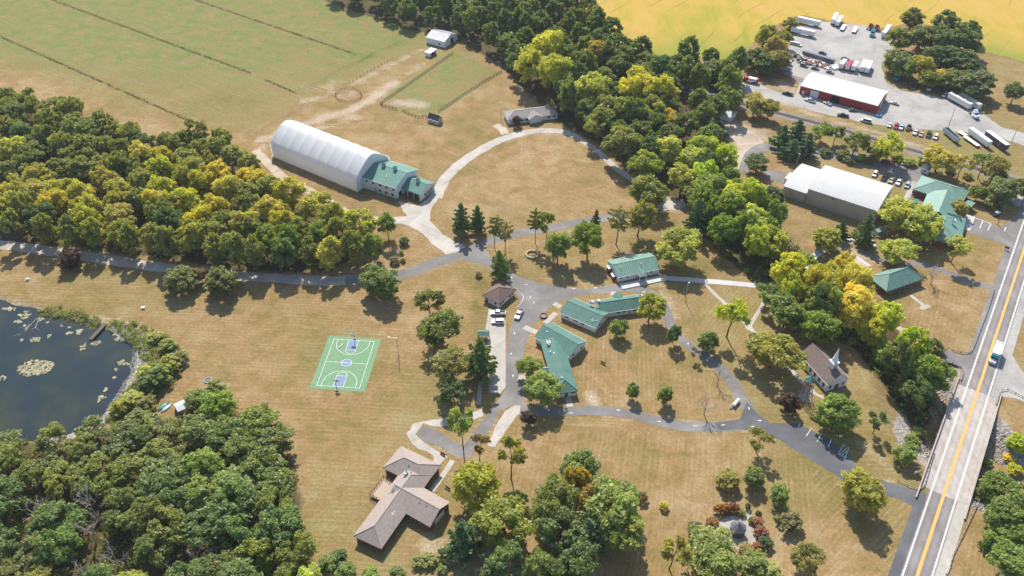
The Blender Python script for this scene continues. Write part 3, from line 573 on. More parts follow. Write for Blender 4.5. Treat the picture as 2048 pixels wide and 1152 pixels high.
# ---------------------------------------------------------------- trees and plants
def leaf_mesh(name, C, Rr, n_per, size, seed, out=0.7, up=0.35, flat=0.8, low=-0.55, core=0.3, grp=1):
    r = np.random.default_rng(seed); C = np.asarray(C, float); Rr = np.asarray(Rr, float); k = len(C)
    n = k * n_per; ci = np.repeat(np.arange(k), n_per)
    d = r.normal(size=(n, 3)); d /= np.linalg.norm(d, axis=1, keepdims=True); d[:, 2] = np.where(d[:, 2] < low, -d[:, 2], d[:, 2])
    rad = Rr[ci] * (core + (1.12 - core) * r.random(n) ** 0.6)
    P = C[ci] + d * rad[:, None] * np.array([1, 1, flat])
    nr = out * d + np.array([0, 0, up]) + 0.7 * r.normal(size=(n, 3)); nr /= np.linalg.norm(nr, axis=1, keepdims=True)
    a = np.cross(nr, r.normal(size=(n, 3))); a /= np.linalg.norm(a, axis=1, keepdims=True); b = np.cross(nr, a)
    s = size * (0.45 + 1.25 * r.random(n) ** 1.6); s2 = s * (0.5 + 0.4 * r.random(n))
    V = np.stack([P - a * s[:, None] + b * (s2 * 0.3 * r.normal(size=n))[:, None], P - b * s2[:, None], P + a * s[:, None], P + b * s2[:, None]], 1).reshape(-1, 3)
    me = bpy.data.meshes.new(name); np_mesh(me, V, np.arange(4 * n).reshape(-1, 4))
    ct = r.random(k); lt = r.random(k // grp + 1); t = np.clip((0.4 * lt[ci // grp] if grp > 1 else 0.2 * ct[ci]) + 0.28 * ct[ci] + (0.32 if grp > 1 else .52) * r.random(n), 0, 1)
    A = me.attributes.new('tone', 'FLOAT', 'POINT'); A.data.foreach_set('value', np.repeat(t, 4).astype(np.float32)); return me
def fib(n, r, jit_=0.35, zlo=-0.5):
    i = np.arange(n) + 0.5; z = 1 - (1 - zlo) * i / n; ph = i * 2.399963 + r.random() * 6.28; q = np.sqrt(np.maximum(0, 1 - z * z))
    D = np.stack([q * np.cos(ph), q * np.sin(ph), z], -1) + r.normal(size=(n, 3)) * jit_ * 0.5
    return D / np.linalg.norm(D, axis=1, keepdims=True)
def trunk_mesh(name, tips, h, r0, seed, mat, bend=0.3, first=0.35):
    r = random.Random(seed); q = MB(); n = 6
    ax = [Vector((r.uniform(-bend, bend) * i / n, r.uniform(-bend, bend) * i / n, h * i / n)) for i in range(n + 1)]
    q.tube(ax, [r0 * (1 - .75 * i / n) for i in range(n + 1)], 7)
    for t in tips:
        t = Vector(t); z0 = max(h * first, min(h * .95, t.z - .55 * math.hypot(t.x, t.y))); i = min(n, int(z0 / h * n)); b = Vector((ax[i].x, ax[i].y, z0))
        mid = b.lerp(t, .5) + Vector((0, 0, .25)); q.tube([b, mid, t], [r0 * .38, r0 * .22, r0 * .08], 5)
    o = q.build(name, mat); me = o.data; bpy.data.objects.remove(o); return me
PROTO = {}
def proto_add(kind, crown, trunk, R_, H_, mat='leaf'):
    crown.materials.append(M[mat]); PROTO.setdefault(kind, []).append((crown, trunk, R_, H_))
def lobes(r, n, zc, R_, hh, frac, zlo=-0.45, spread=0.68, jit_=0.35, sub=5, subr=0.5):
    D = fib(n, r, jit_, zlo); sc = spread * (0.85 + 0.3 * r.random(n))
    L = np.stack([D[:, 0] * R_ * sc, D[:, 1] * R_ * sc, zc + D[:, 2] * hh * sc], -1); lr = frac * R_ * (0.8 + 0.45 * r.random(n))
    C, S2 = [], []
    for c, q in zip(L, lr):
        DD = fib(sub, r, 0.6, -0.6)
        for dd in DD: C.append(c + dd * q * 0.75 * np.array([1, 1, .8])); S2.append(q * subr * (0.75 + 0.5 * r.random()))
    return L, np.array(C), np.array(S2)
for s in range(4):                                                           # broad deciduous crowns
    r = np.random.default_rng(100 + s); L, C, S2 = lobes(r, 21, 6.9, 5, 5.1, 0.31, -0.62, 0.72, 0.4, 6, 0.6)
    proto_add('broad', leaf_mesh('crown', C, S2, 70, 0.27, 200 + s, up=.5, grp=6), trunk_mesh('trunk', L[::3], 8.5, 0.3, s, M['bark']), 5, 12)
for s in range(4):                                                           # ragged woodland crowns
    r = np.random.default_rng(130 + s); L, C, S2 = lobes(r, 17, 7.3, 4.9, 4.8, 0.31, -0.6, 0.78, 0.7, 6, 0.58)
    proto_add('ragged', leaf_mesh('crown', C, S2, 68, 0.27, 230 + s, up=.5, grp=6), trunk_mesh('trunk', L[::2], 9.5, 0.26, 20 + s, M['bark']), 5, 12)
for s in range(2):                                                           # dense domes
    r = np.random.default_rng(160 + s); L, C, S2 = lobes(r, 34, 6.3, 5, 5.8, 0.23, -0.8, 0.8, 0.2, 6, 0.6)
    proto_add('dome', leaf_mesh('crown', C, S2, 56, 0.26, 260 + s, up=.45, grp=6), trunk_mesh('trunk', L[::4], 6.5, 0.32, 40 + s, M['bark']), 5, 12)
for s in range(3):                                                           # open crowns on a bare stem
    r = np.random.default_rng(190 + s); L, C, S2 = lobes(r, 11, 8.6, 4.8, 3.6, 0.29, -0.5, 0.72, 0.9, 6)
    proto_add('open', leaf_mesh('crown', C, S2, 56, 0.26, 290 + s, up=.5, grp=6), trunk_mesh('trunk', L, 10.2, 0.24, 60 + s, M['bark'], 0.5), 5, 12)
for s in range(3):                                                           # upright ovals
    r = np.random.default_rng(220 + s); L, C, S2 = lobes(r, 24, 6.5, 4.9, 5.6, 0.28, -0.8, 0.72, 0.35, 6, 0.6)
    proto_add('oval', leaf_mesh('crown', C, S2, 62, 0.27, 320 + s, up=.5, grp=6), trunk_mesh('trunk', L[::4], 8, 0.28, 80 + s, M['bark']), 5, 12)
for s in range(3):                                                           # low rounded shrubs
    r = np.random.default_rng(250 + s); L, C, S2 = lobes(r, 18, 4.2, 5, 8.2, 0.3, -0.35, 0.76, 0.4, 6)
    proto_add('shrub', leaf_mesh('crown', C, S2, 52, 0.36, 350 + s, up=.5, grp=6), trunk_mesh('trunk', L[::2], 5, 0.3, 100 + s, M['bark'], 0.3, 0.0), 5, 12)
def conifer(kind, s, layers, z0, shape, wide, seed, nb=7, clump=0.85, trunk_r=0.26, npl=46):
    r = np.random.default_rng(seed); C, S2, T = [], [], []
    for i in range(layers):
        f = i / (layers - 1); z = z0 + (11.6 - z0) * f; rr = wide * shape(f); n = max(3, int(nb * (1 - .55 * f)))
        for j in range(n):
            a = 6.283 * (j + 0.5 * (i % 2)) / n + r.normal() * 0.18; q = rr * (0.8 + 0.35 * r.random()); T.append((q * .8 * math.cos(a), q * .8 * math.sin(a), z + .1))
            for e in np.linspace(0.35, 1.0, max(2, int(q / 0.9))):
                C.append((q * e * math.cos(a), q * e * math.sin(a), z + 0.25 * e - 0.12 * r.random())); S2.append(clump * (1.1 - 0.5 * e) * (0.8 + 0.4 * r.random()) * (1 - .35 * f))
    C.append((0, 0, 11.7)); S2.append(0.4)
    proto_add(kind, leaf_mesh('crown', C, S2, npl, 0.26, seed + 1, 0.4, 0.6, 0.55, -0.5, 0.2), trunk_mesh('trunk', T[::3], 11.5, trunk_r, seed, M['bark'], 0.1, 0.1), 5, 12, 'needle')
for s in range(2):
    conifer('pine', s, 10, 1.8, lambda f: (1 - f) ** 0.5 * (0.84 + 0.22 * math.sin(f * 19)), 4.9, 410 + s, 8, 1.15, npl=62)
    conifer('spruce', s, 13, 1.2, lambda f: (1 - f) ** 0.9 + 0.04, 4.9, 430 + s, 8, 0.75)
    conifer('tallpine', s, 8, 6.0, lambda f: (0.55 + 0.5 * math.sin(0.5 + f * 2.4)), 4.7, 450 + s, 5, 1.0)
def bare(seed, leaves=0):
    r = random.Random(seed); q = MB(); tips = []
    def grow(p, d, l, rad, k):
        e = p + d * l; q.cyl(p, e, rad, rad * .62, 4 if k > 1 else 6, caps=False)
        if k >= 4: tips.append(tuple(e)); return
        for _ in range(3 if k < 3 else 4):
            nd = (d + Vector((r.uniform(-1, 1), r.uniform(-1, 1), r.uniform(-.25, .6))) * .8).normalized()
            grow(p.lerp(e, r.uniform(.6, 1)), nd, l * r.uniform(.6, .82), rad * .6, k + 1)
    grow(Vector((0, 0, 0)), Vector((0, 0, 1)), 4.2, .26, 0)
    o = q.build('trunk', M['barkpale']); me = o.data; bpy.data.objects.remove(o)
    cr = leaf_mesh('crown', tips[::3] if leaves else tips[:2], np.full(len(tips[::3] if leaves else tips[:2]), .5), leaves or 1, 0.12, seed)
    proto_add('bare', cr, me, 5, 12)
bare(501); bare(502, 3)
PLANTS = []; LEAFK = 2.65; LEAFW = (1.06, 1.0, .58)
def plant(p, r, h, kind, col, name, label, cat='tree', group=None, seed=None, rot=None, sy=1.0):
    rr = random.Random(int(p[0] * 13.1 + p[1] * 7.7) if seed is None else seed)
    cr, tk, R_, H_ = PROTO[kind][rr.randrange(len(PROTO[kind]))]
    z = gz1(p[0], p[1])
    t = thing(name, label, cat, (p[0], p[1], z - 0.05), rr.uniform(0, 6.28) if rot is None else rot, group)
    k = r / R_; a_ = rr.uniform(.86, 1.16) if cat == 'tree' else 1; t.scale = (k * a_, k / a_ * sy, h / H_)
    if cat == 'tree': t.rotation_euler = (rr.gauss(0, .05), rr.gauss(0, .05), t.rotation_euler.z)
    c = link('crown', cr, t); k_ = LEAFK * rr.uniform(.85, 1.15); c.color = (*[x * k_ * rr.uniform(.95, 1.05) * w for x, w in zip(col, LEAFW)], 1); link('trunk' if cat == 'tree' else 'stems', tk, t)
    PLANTS.append((p[0], p[1], r)); return t
DG, MG, LG, OL, LM = (.052, .078, .026), (.076, .105, .028), (.105, .135, .034), (.115, .115, .036), (.16, .175, .03)
YL, OR, PN, BG, MR, GR = (.33, .25, .035), (.27, .15, .03), (.048, .085, .036), (.055, .09, .055), (.045, .024, .024), (.15, .14, .115)
BR, PO = (.12, .085, .05), (.085, .1, .03)
def T(u, v, r, h, kind, col, label, name='deciduous_tree', cat='tree', f=0.6, **kw):
    c = G(u, v, h * f); return plant((c.x, c.y), r, h, kind, col, name, label, cat, **kw)
# --- trees standing by themselves or in small stands, read off the photo
T(138, 514, 4.6, 8.5, 'dome', MR, 'dark maroon round-headed tree beside the gravel lane')
T(358, 556, 6.2, 10, 'dome', PO, 'left of two dense round trees on the lane verge')
T(441, 560, 6.6, 11, 'dome', PO, 'right and taller of two dense round trees on the lane verge')
T(400, 546, 3.0, 7, 'broad', BR, 'thin brownish tree squeezed between two round lane trees')
T(762, 560, 7.4, 13, 'dome', MG, 'big solitary round dark green tree where the lane turns to asphalt')
T(745, 488, 4.6, 14, 'oval', LG, 'pale green upright tree at the wood corner behind the round tree')
T(774, 450, 4.4, 13, 'ragged', MG, 'mid green tree above the shrub island by the arena forecourt')
T(922, 432, 4.7, 16, 'pine', PN, 'larger of the two blue-green pines by the lane fork', 'pine_tree')
T(955, 430, 4.1, 14, 'pine', PN, 'smaller of the two blue-green pines by the lane fork', 'pine_tree')
T(988, 450, 3.4, 16, 'tallpine', PO, 'tall thin pine with bare trunk beside the fork', 'pine_tree', f=.75)
T(1010, 465, 3.4, 15, 'tallpine', OL, 'browner tall pine leaning next to the thin one at the fork', 'pine_tree', f=.7)
T(1000, 522, 4.8, 14, 'pine', MG, 'fresh green pine right behind the brown-roofed cottage', 'pine_tree')
T(1072, 436, 3.2, 17, 'tallpine', PO, 'tall thin pine north of the octagonal planter', 'pine_tree', f=.78)
T(1094, 447, 4.2, 17, 'open', PO, 'slender open tree crossing the lane beside the planter pine', f=.72)
T(1116, 493, 5.8, 15, 'broad', MG, 'bushy mid green tree just right of the octagonal planter')
T(1177, 478, 6.2, 17, 'broad', (.08, .11, .026), 'bright green tall tree between the planter and the green-roofed hall')
T(1191, 433, 2.8, 10, 'spruce', DG, 'small dark conifer at the lane edge behind the bright tree', 'pine_tree')
T(1236, 447, 4.8, 18, 'tallpine', OL, 'open olive pine behind the green-roofed hall', 'pine_tree', f=.62)
T(1279, 432, 5.6, 18, 'broad', OL, 'olive tree standing behind the hall next to the open pine')
T(1296, 380, 8.2, 15, 'broad', PO, 'broad olive tree at the right end of the oval lawn')
T(1362, 490, 9.2, 16, 'broad', LM, 'large lime-topped tree on the lawn right of the hall')
T(1300, 615, 5.6, 12.5, 'broad', LM, 'lime tree covering the end of the long cabin')
T(1236, 653, 3.5, 8, 'oval', LG, 'small leafy tree in the court between the two cabins')
T(1349, 664, 2.8, 9.5, 'oval', DG, 'small dark oval tree beside the curving camp path')
T(1389, 706, 2.1, 5.5, 'open', BR, 'little brown-leaved tree at the curving camp path')
T(1417, 680, 4.0, 8.5, 'oval', MG, 'rounded mid green tree inside the bend of the path')
T(1464, 626, 7.0, 18, 'open', LM, 'tall lime tree with leaning bare trunk right of the path', f=.68)
T(1548, 702, 9.2, 14, 'broad', OL, 'wide olive-lime tree left of the white chapel')
T(1058, 733, 4.4, 9, 'broad', LG, 'smaller leafy tree on the verge by the lower cabin')
T(1082, 773, 6.2, 11.5, 'broad', LG, 'larger leafy tree overhanging the lower cabin end')
T(858, 603, 5.3, 12, 'ragged', PO, 'topmost dark tree of the column right of the court')
T(882, 652, 7.6, 14, 'broad', PO, 'biggest olive tree of the column right of the court')
T(897, 728, 7.0, 14, 'ragged', OL, 'brownish green tree at the foot of the column by the court')
T(957, 710, 6.8, 18, 'pine', (.07, .1, .04), 'tall pale pine beside the concrete parking strip', 'pine_tree')
T(902, 785, 4.6, 10, 'ragged', DG, 'dark shaded tree under the tall pale pine')
T(1267, 780, 2.4, 7, 'oval', MG, 'left of two small dark trees above the lower lane')
T(1328, 788, 2.8, 8, 'oval', MG, 'right of two small dark trees above the lower lane')
T(1440, 745, 4.0, 11, 'bare', GR, 'bare grey tree beside the bend of the camp path')
T(1414, 800, 4.6, 12, 'bare', GR, 'bare spreading tree just above the lower lane')
T(1870, 548, 5.2, 9, 'bare', GR, 'bare brown tree right of the brick pavilion')
T(1057, 835, 2.7, 6, 'broad', MR, 'maroon bushy tree at the lane fork below the lower cabin')
T(924, 845, 5.4, 19, 'open', LG, 'tall tree with long bare trunk above the house driveway', f=.72)
T(958, 890, 3.4, 12, 'open', BR, 'thin brown-green tree at the foot of the driveway', f=.65)
T(1022, 900, 4.8, 19, 'open', OL, 'slender olive tree with bare trunk on the big lawn', f=.75)
T(958, 970, 7.8, 17, 'oval', (.13, .14, .03), 'lime-olive full tree right of the grey-roofed house')
T(1010, 1045, 8.4, 15, 'broad', (.12, .14, .035), 'broad lime tree near the bottom edge right of the house')
T(928, 1075, 6.4, 16, 'pine', BG, 'blue-green pine with a dead top below the house', 'pine_tree')
T(1031, 1000, 3.3, 6, 'broad', (.12, .15, .025), 'bright lime sapling between two large trees')
T(1159, 935, 6.2, 14, 'broad', (.085, .11, .045), 'grey-green tree topping the big clump on the lawn')
for u, v, r, h, k, c, l in ((1113, 1005, 7.4, 17, 'broad', PO, 'left dark tree of the big clump on the lawn'), (1152, 962, 4.4, 15, 'oval', (.15, .12, .03), 'orange-olive tree tucked into the top of the clump'),
                            (1180, 1000, 4.6, 15, 'oval', (.14, .115, .03), 'second orange-olive tree in the middle of the clump'), (1229, 1008, 8.4, 17, 'broad', (.095, .125, .035), 'largest right-hand tree of the clump on the lawn'),
                            (1245, 1055, 6.4, 14, 'broad', LG, 'lower right leafy tree of the lawn clump'), (1122, 1058, 6.8, 15, 'ragged', DG, 'lower left dark tree of the lawn clump'), (1180, 1065, 5.6, 13, 'pine', BG, 'blue-green pine in the shade of the clump'),
                            (1083, 1122, 5.2, 10, 'oval', MG, 'rounded tree at the very bottom left of the clump'), (1150, 1120, 6.6, 13, 'broad', DG, 'dark tree at the bottom of the lawn clump'), (1010, 1128, 6, 12, 'ragged', DG, 'dark tree on the bottom edge below the broad lime')):
    T(u, v, r, h, k, c, l, 'pine_tree' if k == 'pine' else 'deciduous_tree')
T(1519, 882, 4.9, 9.5, 'open', OL, 'open olive tree below the parking bays')
T(1507, 953, 3.5, 7, 'oval', MG, 'topmost of the round green trees above the gazebo garden')
T(1560, 988, 3.5, 7.5, 'oval', MG, 'round green tree right of the gazebo garden hedge')
T(1617, 1112, 4.5, 10, 'broad', OL, 'lone olive tree near the bottom of the dry lawn')
T(1345, 1108, 5.0, 13, 'open', OL, 'thin olive tree left of the lime tree by the gazebo')
T(1430, 1110, 8.4, 12, 'broad', (.115, .135, .03), 'wide bright lime tree overhanging the gazebo garden')
T(1728, 980, 6.6, 14, 'oval', (.13, .14, .035), 'tall lime-olive tree where the camp lane meets the highway')
T(1677, 822, 6.6, 12.5, 'dome', (.095, .125, .028), 'full bright green tree over the parking bays')
T(1578, 803, 3.3, 7, 'dome', MR, 'dark maroon tree beside the bell tower')
T(1754, 846, 3.9, 8.5, 'open', DG, 'small dark tree on the lawn between lane and bridge')
T(1814, 905, 4.0, 6.5, 'oval', (.088, .125, .03), 'bright green bushy tree beside the rocky bank')
T(2032, 183, 5.4, 12, 'broad', DG, 'dark tree alone by the field at the right edge')
T(1800, 425, 9.5, 15, 'broad', LM, 'widest lime tree, left half over the green-roofed complex')
T(1845, 445, 9.5, 15, 'broad', (.14, .16, .035), 'lime tree shading the lower green roof of the complex')
T(1797, 503, 7.8, 11, 'broad', (.17, .2, .03), 'flat lime tree directly behind the brick pavilion')
T(1915, 492, 6.6, 13, 'open', (.17, .17, .04), 'open yellow-green tree right of the green complex', f=.66)
T(1921, 414, 4.0, 7.5, 'dome', (.14, .13, .03), 'small olive tree hugging the middle of the green complex')
T(1958, 384, 4.2, 8, 'oval', (.09, .11, .03), 'olive tree at the right end of the green complex')
T(1737, 452, 5.6, 15, 'spruce', DG, 'dark spruce at the right corner of the pale gym', 'spruce_tree')
T(1685, 455, 4.0, 11, 'spruce', DG, 'smaller dark spruce below the pale gym', 'spruce_tree')
T(1654, 475, 5.8, 10, 'dome', LM, 'round lime tree left of the small spruce')
T(1515, 325, 5.8, 9, 'broad', DG, 'dark spreading tree at the turn of the lane left of the gym')
T(1548, 390, 5.4, 9, 'dome', DG, 'dark round tree at the left corner of the gym')
for u, v, r, h, l in ((1565, 270, 6.2, 14, 'left pine of the stand above the gym'), (1598, 262, 6.4, 15, 'middle and tallest pine of the stand above the gym'), (1615, 285, 6.0, 13, 'right pine of the stand above the gym'), (1582, 295, 5.6, 11, 'front pine of the stand above the gym')):
    T(u, v, r, h, 'pine', BG, l, 'pine_tree')
for u, v, r, h, k, c, l in ((1645, 262, 5, 11, 'ragged', LG, 'leafy tree right of the pine stand along the railway'), (1672, 268, 4.5, 10, 'ragged', PO, 'olive tree between railway and lane above the gym'), (1712, 285, 6, 12, 'ragged', (.1, .11, .05), 'grey-green tree beside the railway above the gym roof'),
                            (1782, 292, 7.2, 15, 'broad', LM, 'tall lime tree beside the railway above the parked cars'), (1752, 305, 4.5, 8, 'broad', MG, 'shrubby tree left of the lime tree by the railway'), (1880, 315, 7, 13, 'broad', (.2, .18, .03), 'yellow-lime tree behind the small green-roofed shed'),
                            (1925, 330, 5.6, 13, 'open', (.2, .17, .05), 'pale yellow thin tree beside the railway'), (1968, 328, 5.6, 14, 'open', (.1, .125, .06), 'grey-green thin tree by the railway left of the tall pair'), (1993, 335, 6.4, 15, 'broad', OL, 'dark olive tree of the pair by the railway'),
                            (2010, 378, 7.2, 12, 'broad', (.085, .11, .05), 'grey-green spreading tree near the highway end of the car park'), (1992, 400, 4.5, 7, 'shrub', (.07, .09, .045), 'low grey-green tree above the small cart'), (2040, 372, 5, 11, 'broad', PO, 'olive tree at the right edge by the highway')):
    T(u, v, r, h, k, c, l)
for u, v, r, h, k, c, l in ((2015, 968, 6.2, 11, 'dome', (.08, .115, .03), 'upper bright green tree on the bank right of the bridge'), (2012, 1030, 5.6, 10, 'dome', (.088, .12, .03), 'bright green tree on the bank below the upper one'), (1999, 1076, 4, 6.5, 'dome', (.08, .112, .03), 'small bright tree at the foot of the right bank'),
                            (2045, 1010, 6, 11, 'broad', MG, 'leafy tree at the right edge beside the bank'), (2032, 1125, 6, 10, 'broad', (.075, .105, .03), 'leafy tree at the bottom right corner'), (2050, 1080, 5, 9, 'ragged', MG, 'ragged green tree at the right edge of the bank'), (1975, 1085, 1.9, 6, 'spruce', MG, 'slim sapling on the dry bank right of the highway'),
                            (2044, 875, 3.6, 6, 'dome', (.17, .2, .03), 'lime bush-like tree at the right edge above the rocks'), (2000, 945, 3.4, 6, 'ragged', (.085, .105, .05), 'grey-green small tree on the bank above the bright ones')):
    T(u, v, r, h, k, c, l)
# big trees round the red barn yard and the lime giants by the ranch house
for u, v, r, h, k, c, l in ((1062, 130, 8.6, 24, 'broad', (.16, .17, .03), 'left lime giant beside the ranch house'), (1090, 95, 10, 26, 'broad', (.18, .18, .03), 'top lime giant beside the ranch house'), (1112, 145, 9.5, 25, 'broad', (.15, .165, .03), 'right lime giant beside the ranch house'),
                            (1180, 180, 9.6, 24, 'broad', (.16, .17, .03), 'lime giant left of the golden pair in the tree belt'), (1275, 175, 9.2, 25, 'broad', (.2, .19, .03), 'left golden giant of the tree belt'), (1315, 185, 9.2, 24, 'broad', (.19, .185, .03), 'right golden giant of the tree belt'),
                            (1188, 105, 7, 18, 'broad', (.17, .135, .03), 'orange-tinted tree at the edge of the yellow field'), (1186, 30, 6, 18, 'oval', OL, 'tall olive tree standing up against the yellow field'), (1340, 240, 6, 14, 'broad', (.19, .16, .03), 'yellow-olive tree left of the white metal shed'),
                            (1225, 220, 9, 20, 'broad', PO, 'olive tree in front of the golden giants'), (1200, 245, 8, 17, 'ragged', PO, 'dark olive tree along the shaded track'), (1255, 90, 4.5, 10, 'dome', DG, 'dark round tree on the crop edge'), (1400, 160, 3.2, 9, 'spruce', (.22, .17, .03), 'small golden conifer in the belt by the railway'),
                            (1330, 125, 6.5, 9, 'dome', DG, 'dark low tree along the crop edge'), (1385, 135, 7.5, 11, 'dome', DG, 'dark broad tree along the crop edge'), (1428, 140, 8.5, 12, 'dome', DG, 'darkest broad tree before the red truck'), (1422, 110, 4.5, 10, 'dome', DG, 'dark tree poking into the yellow field')):
    T(u, v, r, h, k, c, l)
for u, v, r, h, k, c in ((1825, 35, 6, 14, 'dome', PO), (1895, 42, 7, 15, 'dome', DG), (1800, 75, 7, 14, 'broad', PO), (1845, 70, 8, 16, 'broad', PO), (1885, 75, 8, 16, 'dome', DG), (1925, 75, 8.5, 17, 'dome', DG), (1795, 120, 7.5, 14, 'broad', PO), (1810, 130, 6.5, 13, 'broad', LG), (1845, 130, 5.5, 15, 'oval', (.17, .16, .035)),
                         (1880, 115, 9, 17, 'dome', DG), (1920, 125, 9, 16, 'dome', DG), (1905, 155, 7, 12, 'broad', PO), (1950, 165, 9, 14, 'dome', (.075, .1, .05)), (1878, 150, 4, 10, 'oval', (.28, .23, .03)), (1940, 60, 6, 13, 'dome', DG), (1862, 155, 5, 11, 'broad', PO)):
    cn = 'golden' if c[0] > .25 else 'yellow-olive' if c[0] > .16 else 'leafy green' if c is LG else 'olive' if c is PO else 'grey-green' if c[2] >= .05 else 'dark green'
    T(u, v, r * 1.2, h, 'oval' if k == 'broad' else k, c, '%s %s tree in the grove right of the truck yard' % ('small' if r < 5.6 else 'large' if r > 8 else 'mid-sized', cn), group='grove right of the truck yard')
for u, v, r, h, k, c in ((1510, 115, 6.5, 12, 'dome', DG), (1530, 70, 6, 18, 'oval', OL), (1548, 95, 6, 17, 'oval', (.15, .13, .03)), (1568, 75, 5, 11, 'broad', PO), (1560, 118, 6, 14, 'broad', OL), (1535, 125, 6, 12, 'dome', DG), (1580, 45, 4.5, 8, 'shrub', PO)):
    cn = 'yellow-olive' if c[0] > .14 else 'olive' if c in (OL, PO) else 'dark green'
    T(u, v, r * 1.15, h, k, c, '%s %s tree at the left end of the truck yard' % ('upright' if k == 'oval' else 'small' if r < 5.5 else 'rounded', cn), group='trees at the left end of the truck yard')
# --- the woods: every tree a thing of its own, its colour chosen by where it stands
def in_poly(p, P): return poly_sd(np.array([p[0]]), np.array([p[1]]), P)[0]
for u, v, r, h, k, c, l in ((1585, 540, 7, 18, 'broad', LM, 'tall lime tree at the end of the white walkway'), (1640, 566, 8.4, 20, 'broad', (.165, .17, .03), 'tall yellow-lime tree left of the golden tree by the pavilion'), (1700, 603, 8.6, 20, 'broad', (.215, .19, .028), 'big golden tree left of the brick pavilion'), (1748, 642, 6, 16, 'broad', (.18, .175, .03), 'yellow-lime tree just below the brick pavilion'),
                            (1575, 622, 7, 14, 'broad', MG, 'wide green tree above the chapel on the left'), (1640, 648, 7, 15, 'oval', LG, 'leafy tall tree directly above the chapel roof'), (1778, 690, 5.2, 11, 'oval', LG, 'bright leafy tree in the gap right of the chapel'), (1535, 592, 6, 9, 'open', MG, 'flat spreading green tree by the walkway end'),
                            (1462, 392, 8, 18, 'broad', (.14, .165, .03), 'tall lime tree in the belt above the hall lawn'), (1415, 380, 8.4, 19, 'broad', LG, 'tall leafy tree at the upper end of the creek wood'), (1398, 425, 6, 18, 'spruce', PN, 'dark conifer at the left edge of the creek wood'), (1500, 440, 8, 17, 'broad', (.13, .16, .03), 'lime tree in the middle of the creek wood'), (1542, 478, 7.6, 15, 'broad', LM, 'lime tree at the right edge of the creek wood'),
                            (1335, 300, 8, 17, 'broad', (.15, .175, .03), 'lime tree right of the shaded track'), (1385, 320, 8, 16, 'broad', (.14, .165, .03), 'lime tree at the edge of the dirt patch'), (1292, 330, 7.6, 17, 'broad', LG, 'leafy tree hanging over the shaded track'), (1250, 285, 8.4, 19, 'broad', PO, 'olive tree on the bend of the shaded track'), (1420, 265, 5.5, 12, 'broad', LG, 'leafy tree left of the white metal shed'), (1465, 195, 6.5, 12, 'broad', (.14, .14, .036), 'olive-lime tree behind the white metal shed'), (1510, 205, 6.5, 12, 'broad', (.16, .15, .04), 'pale olive tree right of the white metal shed'), (1540, 215, 5.5, 11, 'broad', OL, 'olive tree along the track right of the metal shed')):
    T(u, v, r, h, k, c, l, 'spruce_tree' if k == 'spruce' else 'deciduous_tree')
T(1033, 240, 2.6, 6, 'oval', (.06, .045, .035), 'small dark brown tree in front of the ranch house')
def wood(P, gap, n_try, pick, place, group, ex=(), seed=1, inset=2.5, umax=2080, zf=8, hk=1.25):
    rr = random.Random(seed); xs = [p[0] for p in P]; ys = [p[1] for p in P]; got = []
    for _ in range(n_try):
        x, y = rr.uniform(min(xs), max(xs)), rr.uniform(min(ys), max(ys)); u, v = proj((x, y, zf))
        if not (-25 < u < umax and -22 < v < 1185): continue
        d = in_poly((x, y), P)
        if d < inset or any((x - e[0]) ** 2 + (y - e[1]) ** 2 < e[2] ** 2 for e in ex): continue
        col, cn, kind, rad, h = pick(u, v, rr); h *= hk
        if any((x - a) ** 2 + (y - b) ** 2 < (gap * (rad + q) / 10) ** 2 for a, b, q in got): continue
        if any((x - a) ** 2 + (y - b) ** 2 < (.62 * (rad + q)) ** 2 for a, b, q in PLANTS): continue
        got.append((x, y, rad)); sz = 'small' if rad < 5 else 'broad' if rad > 6.4 else 'tall' if h > 14.5 else 'mid-sized'
        nm = 'pine_tree' if kind in ('pine', 'tallpine', 'spruce') else 'deciduous_tree'
        CAND.append((rad * h ** .5 / (y + 100), (x, y), rad, h, kind, col, nm, '%s %s %s, %s' % (sz, cn, 'pine' if nm == 'pine_tree' else 'bare tree' if kind == 'bare' else 'tree', place(u, v, d)), group, rr.randrange(10 ** 6)))
CAND = []
def pick_L(u, v, r):
    if v > 462 and r.random() < .85:
        q = r.random(); c, n = (((.095, .12, .036), 'fresh green') if q < .4 else ((.125, .13, .036), 'olive') if q < .7 else ((.19, .18, .034), 'yellow') if q < .82 else ((.07, .095, .032), 'mid green'))
        return (c, n, 'oval', r.uniform(4.4, 5.8), r.uniform(12.5, 15))
    y = math.exp(-(((v - 375 - 0.05 * u) / 85) ** 2)) * (1.2 if u > 60 else 0.7) + (0.3 if 560 < u < 720 and v > 380 else 0); q = r.random()
    if q < y * .55: return ((.2, .185, .03) if r.random() < .5 else (.16, .165, .034), 'yellow', 'broad', r.uniform(5.6, 7.2), r.uniform(11.5, 14.5))
    if q < y * .82: return ((.15, .15, .038), 'olive-gold', 'broad', r.uniform(5.6, 7), r.uniform(12, 15))
    if q > .97: return (GR, 'grey', 'bare', r.uniform(4, 5), r.uniform(11, 14))
    if q > .9: return (BR, 'brownish', 'ragged', r.uniform(4.2, 5.8), r.uniform(10, 13))
    if v > 470: return ((.095, .125, .038), 'fresh green', 'oval', r.uniform(5.2, 6.8), r.uniform(13, 16)) if r.random() < .6 else (OL, 'olive', 'ragged', r.uniform(4.8, 6.2), r.uniform(12, 15))
    return ((.055, .08, .03), 'dark green', 'dome' if r.random() < .4 else 'ragged', r.uniform(5, 7.2), r.uniform(12, 16)) if r.random() < .5 else ((.082, .1, .036), 'mid green', 'broad', r.uniform(5, 7), r.uniform(12, 15))
